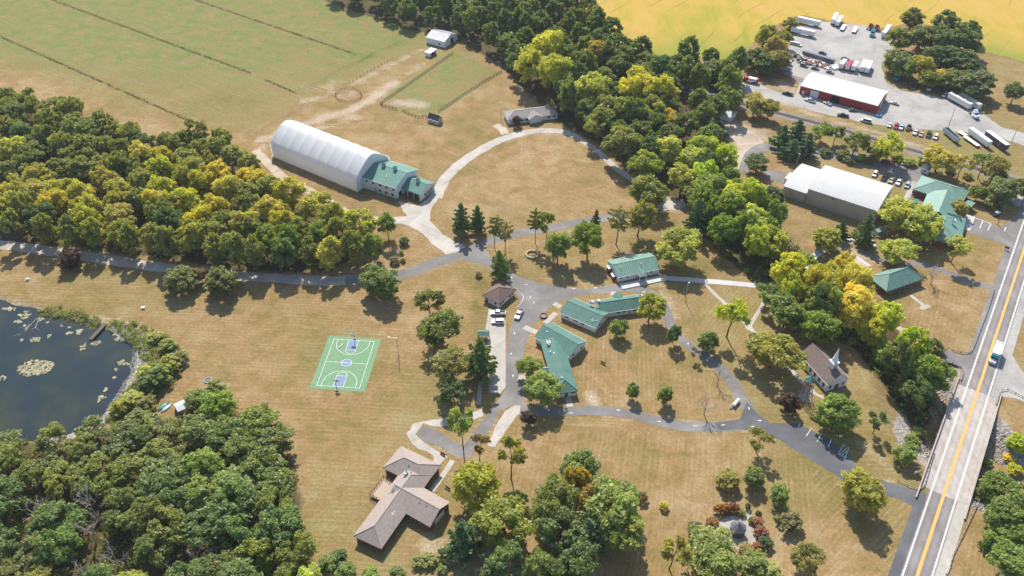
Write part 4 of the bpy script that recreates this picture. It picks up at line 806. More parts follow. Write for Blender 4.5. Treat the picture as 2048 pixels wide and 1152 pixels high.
def place_L(u, v, d):
    return ('lane side' if d < 14 and v > 420 else 'pasture side' if d < 14 else 'inside') + ', ' + ('left end' if u < 150 else 'left half' if u < 330 else 'right half' if u < 540 else 'arena end') + ' of left wood'
def pick_B(u, v, r):
    q = r.random()
    if v < 1000 and u > 330: return ((.088, .115, .034), 'olive green', 'broad' if r.random() < .5 else 'oval', r.uniform(5.6, 7.6), r.uniform(9, 11))
    if v < 960: return ((.1, .115, .036), 'pale olive', 'ragged', r.uniform(4.6, 6), r.uniform(7.5, 9.5)) if q < .6 else ((.13, .15, .04), 'lime', 'broad', r.uniform(4, 5.4), r.uniform(6.5, 8.5))
    if q < .14: return (GR, 'grey', 'bare', r.uniform(5, 6.5), r.uniform(10, 13))
    if q < .21: return ((.16, .19, .03), 'lime', 'broad', r.uniform(3.6, 4.8), r.uniform(8, 11))
    if q < .6: return ((.066, .1, .045), 'blue-green', 'ragged', r.uniform(5, 7), r.uniform(11, 14))
    return (PO, 'olive', 'ragged', r.uniform(5, 6.4), r.uniform(9, 12))
def place_B(u, v, d):
    return ('left' if u < 170 else 'middle' if u < 400 else 'right') + ' of lower wood ' + ('by the pond' if v < 900 and u < 300 else 'beside the lawn' if d < 10 else 'near bottom edge' if v > 1040 else 'deep inside')
def pick_T(u, v, r):
    q = r.random()
    if u > 1120 and v > 215 and q < .6: return ((.15, .18, .032), 'lime', 'broad', r.uniform(5.5, 7), r.uniform(11, 15))
    if u > 940 and v < 90 and q < .3: return ((.16, .15, .035), 'yellow-olive', 'oval', r.uniform(5.5, 7), r.uniform(14, 18))
    if q < .12: return ((.13, .13, .035), 'olive', 'oval', r.uniform(5.5, 7), r.uniform(13, 17))
    if q < .55: return ((.075, .095, .035), 'mid green', 'oval', r.uniform(5.8, 7.4), r.uniform(13, 18))
    return ((.048, .072, .034), 'dark green', 'ragged' if q < .8 else 'dome', r.uniform(5.8, 7.6), r.uniform(12, 17))
def place_T(u, v, d):
    return ('front' if d < 10 else 'inside') + ' of belt ' + ('behind pasture' if u < 860 else 'behind metal barn' if u < 1010 else 'between ranch house and crop' if u < 1260 else 'right of oval lawn')
def pick_C(u, v, r):
    q = r.random(); yl = math.exp(-(((u - 1690) / 75) ** 2 + ((v - 590) / 60) ** 2))
    if q < yl * .85: return ((.2, .185, .028), 'golden', 'broad', r.uniform(5, 6.8), r.uniform(13, 17))
    if q < .55: return ((.16, .19, .032), 'lime', 'broad', r.uniform(4.5, 6.5), r.uniform(11, 16))
    if q < .85: return ((.09, .12, .03), 'mid green', 'broad', r.uniform(4.5, 6.5), r.uniform(11, 16))
    return (DG, 'dark green', 'ragged' if q < .92 else 'spruce', r.uniform(4, 5.5), r.uniform(11, 15))
def place_C(u, v, d):
    return ('rim' if d < 7 else 'inside') + ' of creek wood ' + ('left of gym' if u < 1560 and v < 560 else 'beside brick pavilion' if v < 660 else 'behind chapel' if u < 1800 else 'above rocky bank')
wood(pl([(-160, 235), (40, 224), (150, 238), (220, 278), (300, 312), (400, 306), (460, 316), (515, 356), (550, 392), (600, 425), (690, 455), (740, 478), (712, 536), (640, 552), (500, 548), (340, 528), (200, 508), (-150, 474)]), 7.9, 14000, pick_L, place_L, 'trees of the left wood', seed=11, inset=.8)
wood(WOOD_B, 7.0, 6000, pick_B, place_B, 'trees of the lower wood', [(*G(330, 822)[:2], 10), (*G(362, 818)[:2], 9), (*G(352, 840)[:2], 8)], 19, zf=6, hk=1.1)
wood(WOOD_T, 8.4, 5000, pick_T, place_T, 'trees of the upper belt', seed=13)
wood(pl([(1380, 400), (1440, 345), (1475, 385), (1560, 450), (1555, 500), (1530, 560), (1470, 540), (1410, 500), (1375, 450)]), 7.8, 3000, pick_C, place_C, 'trees of the creek wood', seed=14, hk=1.35)
wood(pl([(1560, 560), (1600, 545), (1680, 560), (1740, 620), (1800, 680), (1850, 740), (1882, 775), (1850, 815), (1800, 830), (1770, 760), (1700, 690), (1640, 660), (1560, 655), (1535, 610)]), 7.8, 3000, pick_C, place_C, 'trees of the creek wood', seed=15, hk=1.3)
# the largest in the picture become trees of their own, the small remainder one mass
CAND.sort(key=lambda c: -c[0]); room = 292 - sum(1 for o in THINGS if o.name.startswith('deciduous_tree')); rest = []
for c in CAND:
    if c[6] == 'deciduous_tree':
        if room <= 0: rest.append(c); continue
        room -= 1
    plant(c[1], c[2], c[3], c[4], c[5], c[6], c[7], 'tree', c[8], seed=c[9])
def mass(cs, name, label, col):
    VV, FF, TT, n0 = [], [], [], 0
    for c in cs:
        rr = random.Random(c[9]); cr, tk, R_, H_ = PROTO[c[4] if c[4] != 'bare' else 'ragged'][0]; me = cr; n = len(me.vertices)
        V_ = np.empty(n * 3, np.float32); me.vertices.foreach_get('co', V_); V_ = V_.reshape(-1, 4, 3); keep = np.random.default_rng(c[9]).random(len(V_)) < .55; V_ = V_[keep]
        T_ = np.empty(n, np.float32); me.attributes['tone'].data.foreach_get('value', T_); T_ = T_.reshape(-1, 4)[keep]
        a = rr.uniform(0, 6.28); k = c[2] / R_; kz = c[3] / H_; P_ = V_.reshape(-1, 3); ctr = P_.reshape(-1, 4, 3).mean(1, keepdims=True); P_ = (ctr + (V_ - ctr) * 1.3).reshape(-1, 3)
        Q = np.stack([(P_[:, 0] * math.cos(a) - P_[:, 1] * math.sin(a)) * k + c[1][0], (P_[:, 0] * math.sin(a) + P_[:, 1] * math.cos(a)) * k + c[1][1], P_[:, 2] * kz + gz1(*c[1])], -1)
        VV.append(Q); TT.append(np.clip(T_.ravel() * .7 + rr.uniform(0, .3), 0, 1))
    V_ = np.concatenate(VV); me = bpy.data.meshes.new(name); np_mesh(me, V_, np.arange(len(V_)).reshape(-1, 4)); A = me.attributes.new('tone', 'FLOAT', 'POINT'); A.data.foreach_set('value', np.concatenate(TT).astype(np.float32)); me.materials.append(M['leaf'])
    o = link(name, me); o.color = (*[x * LEAFK * w for x, w in zip(col, LEAFW)], 1); return stuff(o, label, 'woodland')
for k_, (nm_, lb_, cl_) in {'trees of the upper belt': ('woodland', 'far smaller trees filling the upper belt', (.065, .085, .034)), 'trees of the left wood': ('woodland', 'smaller trees filling the gaps of the left wood', (.1, .11, .034)), 'trees of the lower wood': ('woodland', 'smaller trees filling the gaps of the lower wood', (.075, .095, .036)), 'trees of the creek wood': ('woodland', 'smaller trees filling the gaps of the creek wood', (.08, .11, .03))}.items():
    cs = [c for c in rest if c[8] == k_]
    if cs: mass(cs, nm_, lb_, cl_)
# --- shrubs and hedges
def SH(u, v, r, h, col, label, kind='shrub', **kw): return T(u, v, r, h, kind, col, label, 'shrub', 'shrub', f=.4, **kw)
SH(808, 483, 2.2, 3.2, DG, 'dark clipped round shrub on the island by the forecourt', 'dome'); SH(789, 521, 2.3, 3, (.1, .09, .045), 'greyish round shrub at the lower end of the island')
SH(802, 505, 1.2, 2, LG, 'small fresh green shrub in the middle of the island'); SH(806, 521, 1.1, 1.8, DG, 'small dark shrub beside the greyish island shrub')
SH(957, 549, 1.4, 2.4, (.13, .11, .07), 'dry thin bush alone on the lawn above the cottage'); SH(1285, 995, 1.8, 3.2, BR, 'brown bush right of the big clump'); SH(1327, 1012, 1.5, 2.6, (.2, .19, .05), 'pale yellow bush alone on the big lawn')
SH(1455, 962, 3.6, 5.2, (.13, .115, .025), 'round olive-orange shrub above the gazebo garden', 'dome'); SH(1578, 1042, 3.8, 5, (.09, .085, .035), 'brownish wide shrub right of the gazebo garden')
SH(1440, 1019, 2.0, 3.2, (.14, .07, .025), 'orange end of the hedge row above the gazebo', rot=0, sy=.8); SH(1466, 1016, 1.9, 3.2, (.13, .045, .026), 'red end of the hedge row above the gazebo', rot=0, sy=.8); SH(1452, 1018, 1.9, 3, (.13, .06, .025), 'rusty middle of the hedge row above the gazebo', rot=0, sy=.8)
SH(1424, 1046, 2.0, 3, (.15, .08, .03), 'orange-brown shrub left of the gazebo'); SH(1391, 1060, 2.5, 3.2, (.07, .05, .035), 'dark brown shrub at the left end of the garden', 'dome'); SH(1410, 1063, 1.6, 2.6, BR, 'brown shrub next to the dark one at the garden left')
SH(1483, 1025, 1.3, 2, LG, 'small green bush at the garden entrance'); SH(1496, 1013, .9, 2.2, DG, 'left clipped dark cone at the garden entrance', 'dome'); SH(1517, 1029, 1.0, 2.2, DG, 'right clipped dark cone at the garden entrance', 'dome')
SH(1503, 1041, 1.1, 1.8, MG, 'low green bush right of the garden entrance'); SH(1515, 1045, 1.8, 2.8, (.15, .065, .03), 'upper red shrub right of the gazebo'); SH(1522, 1064, 2.2, 3, (.13, .05, .028), 'lower red shrub right of the gazebo'); SH(1530, 1086, 2.2, 3.2, DG, 'dark green shrub at the garden right side')
SH(1516, 1095, 1.7, 2.5, (.13, .052, .028), 'red shrub at the bottom right of the garden'); SH(1493, 1100, 2.4, 2.6, (.14, .1, .035), 'orange-green shrub below the gazebo'); SH(1507, 1130, 4.2, 5.5, LG, 'leafy big bush at the bottom below the gazebo'); SH(1545, 1140, 2.6, 2.8, (.16, .17, .09), 'silver-green bush at the bottom right of the garden')
SH(680, 1112, 2.2, 3, DG, 'dark bush below the grey-roofed house on the left'); SH(655, 1125, 2.6, 3.4, MG, 'leafy bush below the house near the wood'); SH(690, 1142, 2.8, 3.4, MG, 'leafy bush at the bottom left under the house'); SH(740, 1150, 2.6, 2.8, LG, 'lime low bush at the bottom under the house'); SH(795, 1148, 2.4, 2.8, MG, 'leafy low bush at the bottom centre left')
SH(838, 1122, 2.2, 2.6, (.12, .13, .03), 'left end of the low hedge below the house'); SH(858, 1120, 2.4, 2.6, (.1, .12, .03), 'middle of the low hedge below the house'); SH(878, 1122, 2.0, 2.4, (.12, .12, .03), 'right end of the low hedge below the house'); SH(885, 1138, 1.5, 2, LG, 'small bush under the low hedge')
for i, (u, v, r, h, c) in enumerate(((340, 730, 4, 6, (.15, .16, .03)), (318, 750, 4.6, 7, (.1, .13, .03)), (300, 770, 4, 6.5, DG), (290, 745, 3, 4.5, (.2, .2, .03)), (265, 800, 4, 5, LM), (240, 815, 3.4, 4.5, LM), (290, 810, 3.6, 5, OL), (335, 690, 3.2, 4, (.12, .14, .04)), (310, 675, 3, 3.4, (.14, .16, .04)), (360, 715, 3.2, 4.5, OL), (280, 835, 4, 5, PO), (300, 850, 4, 5.5, PO), (322, 862, 3.4, 4, PO), (395, 800, 4, 6, MG), (430, 785, 4.2, 7, LG))):
    SH(u, v, r, h, c, '%s shrub on the pond bank%s' % ('lime' if c[0] > .14 else 'dark' if c is DG else 'olive' if c in (OL, PO) else 'green', ' above the boats' if v < 790 else ' left of the boats' if v < 830 and u < 330 else ' beside the lower wood'), group='shrubs on the pond bank')
for i, (u, v, r, h, c) in enumerate(((1650, 305, 3, 3.5, MG), (1685, 310, 3.4, 4, PO), (1725, 318, 3, 3.6, LG), (1795, 315, 3.2, 3.5, (.14, .16, .03)), (1820, 325, 3.2, 3.4, (.13, .15, .03)), (1848, 322, 3.2, 3.8, MG), (1745, 322, 2.6, 3, OL), (1700, 322, 2.4, 3, MG), (1900, 340, 2.6, 3, PO), (1935, 352, 2.4, 2.6, OL))):
    SH(u, v, r, h, c, '%s bush along the railway lane above the gym car park' % ('lime' if c[0] > .12 else 'olive' if c in (OL, PO) else 'green'), group='bushes along the railway lane')
for u, v, r, h, c in ((1985, 905, 1.8, 2.4, (.15, .2, .03)), (2040, 920, 2.4, 3, (.2, .22, .03)), (2028, 900, 1.8, 2.2, (.3, .24, .03)), (1990, 990, 2.2, 2.6, OL), (1965, 985, 2, 2.4, (.1, .11, .05)), (2030, 880, 2, 2.6, LG)):
    SH(u, v, r, h, c, '%s bush on the creek bank right of the bridge' % ('golden' if c[0] > .25 else 'lime' if c[0] > .14 else 'olive' if c is OL else 'grey-green' if c[2] >= .05 else 'green'), group='bushes right of the bridge')
for u, v, r, h, c in ((1830, 870, 2.6, 3.4, MG), (1845, 850, 2.4, 3, LG), (1800, 905, 2, 2.4, LG), (1850, 690, 4, 8, (.24, .2, .03)), (1872, 720, 3.6, 7, (.27, .22, .03)), (1868, 690, 4, 8, PO), (1835, 720, 5, 9, PO)):
    SH(u, v, r, h, c, '%s bush on the bank left of the bridge' % ('golden' if c[0] > .2 else 'olive' if c is PO else 'green'), 'shrub' if h < 5 else 'dome', group='bushes left of the bridge')
# ground cover nobody could count: wood floor growth, reeds round the pond
def scatter(P, n, seed, rmin, rmax, size, npl, name, label, col, zf=.4, inset=0.5, skip=None):
    r = random.Random(seed); C, Q = [], []; xs = [p[0] for p in P]; ys = [p[1] for p in P]
    while len(C) < n:
        x, y = r.uniform(min(xs), max(xs)), r.uniform(min(ys), max(ys))
        if in_poly((x, y), P) < inset or (skip and skip(x, y)): continue
        u, v = proj((x, y, 0))
        if not (-60 < u < 2110 and -40 < v < 1250): n -= 1; continue
        q = r.uniform(rmin, rmax); C.append((x, y, gz1(x, y) + q * zf)); Q.append(q)
    me = leaf_mesh(name, C, Q, npl, size, seed, .7, .5, .75, -.2); me.materials.append(M['leaf'])
    o = link(name, me); o.color = (*[x * LEAFK * w for x, w in zip(col, LEAFW)], 1); return stuff(o, label, 'undergrowth')
scatter(WOOD_L, 620, 31, 1.2, 3.2, .36, 44, 'undergrowth', 'low olive undergrowth on the floor of the left wood', (.1, .1, .035))
scatter(WOOD_B, 620, 32, 1.2, 2.8, .3, 44, 'undergrowth', 'low green undergrowth on the floor of the lower wood', (.07, .085, .03))
scatter(WOOD_T, 260, 33, 1.2, 3.0, .45, 26, 'undergrowth', 'dark undergrowth below the upper tree belt', (.06, .08, .03))
scatter(WOOD_C, 300, 34, 1.0, 2.6, .36, 30, 'undergrowth', 'green undergrowth along the wooded creek', (.07, .095, .03))
REED = pl([(75, 612), (130, 612), (180, 628), (208, 638), (198, 655), (160, 662), (110, 652), (80, 640)]); REED2 = pl([(212, 644), (262, 642), (300, 655), (345, 675), (378, 715), (370, 745), (330, 790), (280, 815), (240, 850), (205, 850), (225, 815), (262, 770), (285, 725), (262, 690), (225, 665)])
scatter(REED, 150, 41, .6, 1.3, .2, 60, 'reeds', 'yellow-green reeds on the upper pond edge', (.105, .115, .036))
scatter(REED2, 430, 42, .6, 1.5, .22, 50, 'reeds', 'mixed green weeds on the right bank of the pond', (.085, .1, .04))

# ---------------------------------------------------------------- buildings
class Fr:
    """a rectangle on the plan: near-left corner A, near-right corner B, any far corner C"""
    def __init__(s, A, B, C):
        x = (B - A); x.z = 0; s.L = x.length; x.normalize(); y = Vector((-x.y, x.x, 0)); s.W = abs((C - B).dot(y))
        s.ang = math.atan2(x.y, x.x); c = A + x * s.L / 2 + y * s.W / 2; s.c = Vector((c.x, c.y, 0))
    def rel(s, f):
        d = f.c - s.c; ca, sa = math.cos(-s.ang), math.sin(-s.ang)
        return (d.x * ca - d.y * sa, d.x * sa + d.y * ca, 0), f.ang - s.ang
def put(o, off): o.location = off[0]; o.rotation_euler = (0, 0, off[1]); return o
ZERO = ((0, 0, 0), 0)
def gable(t, f, he, hr, wm, rm, off=ZERO, oh=0.5, th=0.22, trim=True, ins=0.45, ends=True):
    """walls and pitched roof; the frame is the eaves rectangle"""
    L, Wd = f.L / 2, f.W / 2; a, b = L - ins, Wd - ins; k = (hr - he) / Wd
    put(MB().extr([(-b, 0), (b, 0), (b, he + k * ins - th - .02), (0, hr - th - .02), (-b, he + k * ins - th - .02)], -a, a).build('wall', wm, t), off)
    q = MB(); q.extr([(-Wd, he), (0, hr), (Wd, he), (Wd, he - th), (0, hr - th), (-Wd, he - th)], -L, L)
    r = put(q.build('roof', rm, t), off)
    c = MB(); c.extr([(-.22, hr - .03), (0, hr + .07), (.22, hr - .03)], -L - .02, L + .02); c.build('ridge_cap', rm, r)
    if trim:
        c = MB()
        for s in (-1, 1): c.box(-L - .03, L + .03, s * Wd - .06 + s * .05, s * Wd + .06 + s * .05, he - th - .1, he - .04)
        c.build('fascia', M['trim'], r)
    return r
def hip(t, f, he, hr, wm, rm, off=ZERO, th=0.25, ins=0.6, ridge=None):
    L, Wd = f.L / 2, f.W / 2; put(MB().box(-L + ins, L - ins, -Wd + ins, Wd - ins, 0, he - th).build('wall', wm, t), off)
    rl = ridge if ridge is not None else max(0.02, L - Wd)
    vs = [(-L, -Wd, he), (L, -Wd, he), (L, Wd, he), (-L, Wd, he), (-rl, 0, hr), (rl, 0, hr)] + [(-L, -Wd, he - th), (L, -Wd, he - th), (L, Wd, he - th), (-L, Wd, he - th)]
    q = MB(); q.add(vs, [(0, 1, 5, 4), (1, 2, 5), (2, 3, 4, 5), (3, 0, 4), (6, 7, 1, 0), (7, 8, 2, 1), (8, 9, 3, 2), (9, 6, 0, 3), (9, 8, 7, 6)])
    r = put(q.build('roof', rm, t), off)
    c = MB()
    for p0, p1 in (((-L, -Wd, he), (-rl, 0, hr)), ((-L, Wd, he), (-rl, 0, hr)), ((L, -Wd, he), (rl, 0, hr)), ((L, Wd, he), (rl, 0, hr)), ((-rl, 0, hr), (rl, 0, hr))):
        c.cyl(p0, p1, .11, .11, 5)
    c.build('hip_cap', rm, r)
    return r
def opening(t, f, side, s, z, w, h, name='window', off=ZERO, ins=0.45, mat=None, frame='trim'):
    """a window or door set proud of the named wall; s runs along the wall from its middle"""
    L, Wd = f.L / 2 - ins, f.W / 2 - ins; mt = [M['trim' if frame == 'trim' else frame], mat or M['glass']]
    q = MB(); fr = 0.1
    def bx(a0, a1, z0, z1, d, mi):
        if side in ('near', 'far'):
            y = -Wd if side == 'near' else Wd; sg = -1 if side == 'near' else 1; y0, y1 = sorted((y - sg * .03, y + sg * d)); q.box(a0, a1, y0, y1, z0, z1, mi)
        else:
            x = -L if side == 'left' else L; sg = -1 if side == 'left' else 1; x0, x1 = sorted((x - sg * .03, x + sg * d)); q.box(x0, x1, a0, a1, z0, z1, mi)
    bx(s - w / 2 - fr, s + w / 2 + fr, z - h / 2 - fr, z + h / 2 + fr, .05, 0); bx(s - w / 2, s + w / 2, z - h / 2, z + h / 2, .09, 1)
    if name == 'window' and w > 1.2: bx(s - .04, s + .04, z - h / 2, z + h / 2, .11, 0)
    return put(q.build(name, mt, t), off)
def pipe(t, x, y, z, h=0.7, r=.12, mat='steel', name='vent_pipe'):
    q = MB(); q.cyl((x, y, z - .3), (x, y, z + h), r, r, 8); q.cyl((x, y, z + h), (x, y, z + h + .12), r * 1.7, r * 1.2, 8); return q.build(name, M[mat], t)
def acunit(t, x, y, z, w=1.6, name='roof_unit'):
    q = MB(); q.box(x - w / 2, x + w / 2, y - w * .35, y + w * .35, z - .5, z + .75); q.cyl((x - w * .2, y, z + .75), (x - w * .2, y, z + .95), .38, .38, 12, 1); q.box(x + w * .5, x + w * .8, y - .25, y + .25, z - .5, z + .35)
    return q.build(name, [M['trim'], M['blacksteel']], t)

# the white riding arena: fabric over ribs, with straight lower walls
fA = Fr(g('a', 60, 345, 6.6), g('a', 1040, 745, 6.6), g('a', 1462, 512, 6.8))
t = thing('riding_arena', 'huge white ribbed fabric arena between the left wood and the pasture', 'arena', fA.c, fA.ang)
L, Wd = fA.L / 2, fA.W / 2
def arprof(s):
    k = [(-1.0, 0), (-1.015, .42), (-1.0, .47), (-.965, .535), (-.9, .6), (-.55, .805), (-.3, .93), (-.14, .985), (0, 1.0)]
    k = k + [(-a, b) for a, b in k[-2::-1]]
    return [(a * Wd * (1 - .012 * s), b * 14.8 * (1 - (.013 if b > .44 else .006) * s)) for a, b in k]
q = MB(); nb = 9; xs, sg = [], []
for i in range(nb):
    for tt in np.linspace(0, 1, 7)[:-1]: xs.append(-L + 2 * L * (i + tt) / nb); sg.append(math.sin(math.pi * tt) ** .7)
xs.append(L); sg.append(0)
npf = len(arprof(0)); vs = []
for x, s in zip(xs, sg): vs += [(x, y, z) for y, z in arprof(s)]
fs = [(i * npf + j, i * npf + j + 1, (i + 1) * npf + j + 1, (i + 1) * npf + j) for i in range(len(xs) - 1) for j in range(npf - 1)]
q.add(vs, fs); q.build('fabric_roof', M['fabric'], t, smooth=True)
for i in range(nb + 1):
    q = MB(); x = -L + 2 * L * i / nb; q.tube([(x, y * 1.002, z * 1.002) for y, z in arprof(0)], .035, 5); q.build('rib', M['fabric'], t)
for sx in (-1, 1):
    q = MB(); pr = [(y * .985, z * .985) for y, z in arprof(0)]; q.extr(pr, sx * (L - .35) - .05, sx * (L - .35) + .05); q.build('end_wall', M['whitewall'], t)
# its two-storey front building and porch wing
fB = Fr(g('a', 1095, 705, 6.3), g('a', 1490, 835, 6.3), g('a', 1760, 625, 6.3))
t = thing('stable_building', 'white two-storey building with green roof joined to the fabric arena', 'building', fB.c, fB.ang)
gable(t, fB, 6.3, 9.6, M['whitewall'], M['greenfine'])
for i in range(5): opening(t, fB, 'near', -fB.L / 2 + 2.6 + i * (fB.L - 4.6) / 4, 4.7, 1.3, 1.0)
for s in (-1.0, 2.6, 6.2): opening(t, fB, 'near', s + 1, 1.6, 1.3, 1.3)
opening(t, fB, 'right', -fB.W / 2 + 3.3, 1.4, 2.2, 2.6, 'door', mat=M['dark']); opening(t, fB, 'near', -2.6, 1.1, 1, 2.1, 'door', mat=M['steel'])
def cupola(t, x, y, z, name='cupola'):
    q = MB(); q.box(x - .7, x + .7, y - .7, y + .7, z - .9, z + 1.0); q.box(x - .72, x + .72, y - .4, y + .4, z + .2, z + .75, 1); q.box(x - .4, x + .4, y - .72, y + .72, z + .2, z + .75, 1)
    q.add([(x - .95, y - .95, z + 1), (x + .95, y - .95, z + 1), (x + .95, y + .95, z + 1), (x - .95, y + .95, z + 1), (x, y, z + 1.8)], [(0, 1, 4), (1, 2, 4), (2, 3, 4), (3, 0, 4), (3, 2, 1, 0)], 2)
    return q.build(name, [M['trim'], M['dark'], M['greenroof']], t)
cupola(t, -3.4, 0, 9.6); cupola(t, 3.2, 0, 9.6); pipe(t, 1.5, -4.6, 7.6); pipe(t, 1.9, -5.4, 7.2)
fC = Fr(g('a', 1530, 822, 3.9), g('a', 1765, 910, 3.9), g('a', 1932, 772, 3.9))
t = thing('porch_wing', 'low white green-roofed wing with open porch at the arena entrance', 'building', fC.c, fC.ang)
L, Wd = fC.L / 2, fC.W / 2
q = MB(); q.box(-L + .45, L - .45, -Wd + 3.6, Wd - .45, 0, 3.6); q.box(L - 1.0, L - .45, -Wd + .45, Wd - .45, 0, 3.62); q.extr([(-Wd + .45, 3.6), (Wd - .45, 3.6), (0, 6.0)], L - .9, L - .46); q.build('wall', M['whitewall'], t)
q = MB(); q.extr([(-Wd, 3.9), (0, 6.4), (Wd, 3.9), (Wd, 3.68), (0, 6.18), (-Wd, 3.68)], -L, L); r = q.build('roof', M['greenfine'], t)
c = MB(); c.extr([(-.22, 6.37), (0, 6.47), (.22, 6.37)], -L, L + .02); c.build('ridge_cap', M['greenroof'], r)
for x in np.linspace(-L + .6, L - .8, 4): q = MB(); q.box(x - .12, x + .12, -Wd + .5, -Wd + .74, 0, 3.68); q.build('porch_post', M['trim'], t)
for s in (-1.6, 1.0, 3.0): opening(t, fC, 'right', s, 1.7, 1.4, 1.5)
cupola(t, .4, 0, 6.4)

def simple(name, label, cat, A, B, C, he, hr, wm, rm, **kw):
    f = Fr(A, B, C); t = thing(name, label, cat, f.c, f.ang); gable(t, f, he, hr, M[wm], M[rm], **kw); return t, f
t, f = simple('metal_barn', 'white metal barn with patchy roof at the end of the paddock track', 'barn', g('b', 105, 172, 4), g('b', 297, 220, 4), g('b', 437, 140, 4), 4, 6.4, 'whitewall', 'shadyroof', ins=.2)
opening(t, f, 'right', 1.0, 1.9, 3.2, 3.6, 'door', ins=.2, mat=M['dark']); opening(t, f, 'right', -3.4, 1.9, 3.2, 3.6, 'door', ins=.2, mat=M['whitewall']); opening(t, f, 'near', 3, 1.7, 1.2, 1, ins=.2)
A, B, C = g('b', 100, 320, 2.6), g('b', 152, 335, 2.6), g('b', 203, 296, 2.6); f = Fr(A, B, C)
t = thing('animal_shelter', 'small white lean-to shelter on the track below the metal barn', 'shed', f.c, f.ang)
L, Wd = f.L / 2, f.W / 2; q = MB(); q.box(-L, -L + .12, -Wd, Wd, 0, 2.5); q.box(-L, L, -Wd, -Wd + .12, 0, 2.5); q.box(-L, L, Wd - .12, Wd, 0, 2.5); q.box(L - .5, L - .38, -Wd + .12, -Wd + 1.3, 0, 2.5); q.build('wall', M['whitewall'], t)
q = MB(); q.extr([(-Wd - .3, 2.52), (Wd + .3, 2.9), (Wd + .3, 3.05), (-Wd - .3, 2.67)], -L - .3, L + .3); q.build('roof', M['whiteroof'], t)
t, f = simple('garden_shed', 'small tan shed with dark gambrel roof at the paddock corner', 'shed', g('b', 120, 985, 2.2), g('b', 228, 1018, 2.2), g('b', 270, 980, 2.2), 2.3, 4.5, 'tanwall', 'shingledark', ins=.15)
opening(t, f, 'right', 0, 1.1, 1.4, 2, 'door', ins=.15, mat=M['tanwall']); opening(t, f, 'near', -1, 1.3, .8, .8, ins=.15); opening(t, f, 'near', 1.2, 1.3, .8, .8, ins=.15)
f = Fr(g('b', 925, 1005, 2.9), g('b', 1440, 945, 2.9), g('b', 1420, 850, 2.9))
t = thing('ranch_house', 'long low ranch house under trees at the top of the white drive', 'house', f.c, f.ang); hip(t, f, 2.9, 5.2, M['paintwall'], M['shinglegrey'])
f2 = Fr(g('b', 1150, 990, 2.9), g('b', 1285, 965, 2.9), g('b', 1240, 880, 2.9)); 
sw = f2.L; q = Fr(Vector((0, 0, 0)), Vector((9, 0, 0)), Vector((9, sw, 0))); q.c = f2.c + Vector((0, -1.2, 0)); q.ang = f2.ang + R(90); gable(t, q, 2.95, 5.0, M['paintwall'], M['shinglegrey'], f.rel(q), ins=.5)
for s in (-6, -3.4, 2.2, 9, 12): opening(t, f, 'near', s, 1.6, 1.5, 1.2, ins=.6)
opening(t, f, 'near', -1, 1.1, 1, 2.1, 'door', ins=.6, mat=M['woodred'])
t, f = simple('metal_shed', 'small white metal shed alone at the edge of the tree belt', 'shed', g('s', 1460, 765, 2.9), g('s', 1563, 797, 2.9), g('s', 1614, 758, 2.9), 2.9, 4.3, 'whitewall', 'shadyroof', ins=.15)
opening(t, f, 'near', 0, 1.2, 2.4, 2.3, 'door', ins=.15, mat=M['whitewall'])
# red repair barn
f = Fr(g('y', 685, 790, 5), g('y', 1500, 1003, 5), g('y', 1607, 852, 5))
t = thing('repair_barn', 'long red metal barn with white roof in the truck yard', 'barn', f.c, f.ang); gable(t, f, 5, 7.0, M['redwall'], M['whiteroof'], ins=.2)
L = f.L / 2
opening(t, f, 'near', -L + 8.6, 1.9, 4.4, 3.7, 'door', ins=.2, mat=M['whitewall']); opening(t, f, 'near', -L + 20.5, 1.9, 4.4, 3.7, 'door', ins=.2, mat=M['dark'], frame='redwall'); opening(t, f, 'near', -L + 2.4, 1.1, 1, 2.1, 'door', ins=.2, mat=M['trim'])
opening(t, f, 'near', -L + 4.2, 1.8, 1.1, 1.0, ins=.2); opening(t, f, 'right', 0, 1.9, 4, 3.6, 'door', ins=.2, mat=M['whitewall'])
# pale gym of two arched-roof blocks
f = Fr(g('g', 540, 545, 8.2), g('g', 1690, 915, 8.2), g('g', 1930, 505, 8.2))
t = thing('gymnasium', 'large tan gym with cream arched metal roof in two steps', 'gym', f.c, f.ang)
def arched(t, f, he, rise, off, nm):
    L, Wd = f.L / 2, f.W / 2; P = [(-Wd + 2 * Wd * i / 16, he + rise * (1 - (2 * i / 16 - 1) ** 2)) for i in range(17)]
    put(MB().extr([(-Wd + .25, 0)] + [(max(-Wd + .25, min(Wd - .25, y)), z - .24) for y, z in P] + [(Wd - .25, 0)], -L + .25, L - .25).build('wall', M['tanwall'], t), off)
    r = put(MB().extr(P + [(y, z - .2) for y, z in P[::-1]], -L, L).build('roof', M['tanroof'], t), off)
    c = MB()
    for s in (-1, 1): c.box(-L, L, s * (Wd + .08) - .07, s * (Wd + .08) + .07, he - .3, he - .02)
    c.build('gutter', M['trim'], r); return r
arched(t, f, 8.2, 2.0, ZERO, '')
f2 = Fr(g('g', 138, 502, 5.6), g('g', 520, 628, 5.6), g('g', 712, 225, 5.6)); f2.c = f2.c + Vector((0, 0, 0)); arched(t, f2, 5.6, 1.7, f.rel(f2), '')
o2 = f.rel(f2); opening(t, f2, 'near', 2, 1.1, 1.0, 2.1, 'door', o2, .25, M['steel']); opening(t, f2, 'near', -1.5, 2.6, .7, .7, 'window', o2, .25); opening(t, f, 'near', -f.L / 2 + 12, 6.6, 1.1, .8, 'window', ZERO, .25); opening(t, f, 'right', 0, 1.2, 2, 2.3, 'door', ZERO, .25, M['steel'])
q = MB(); q.box(-f2.L / 2 - 3, -f2.L / 2 + .2, -1, 5.4, 0, 2.9); put(q.build('entry_block', M['paintwall'], t), o2)
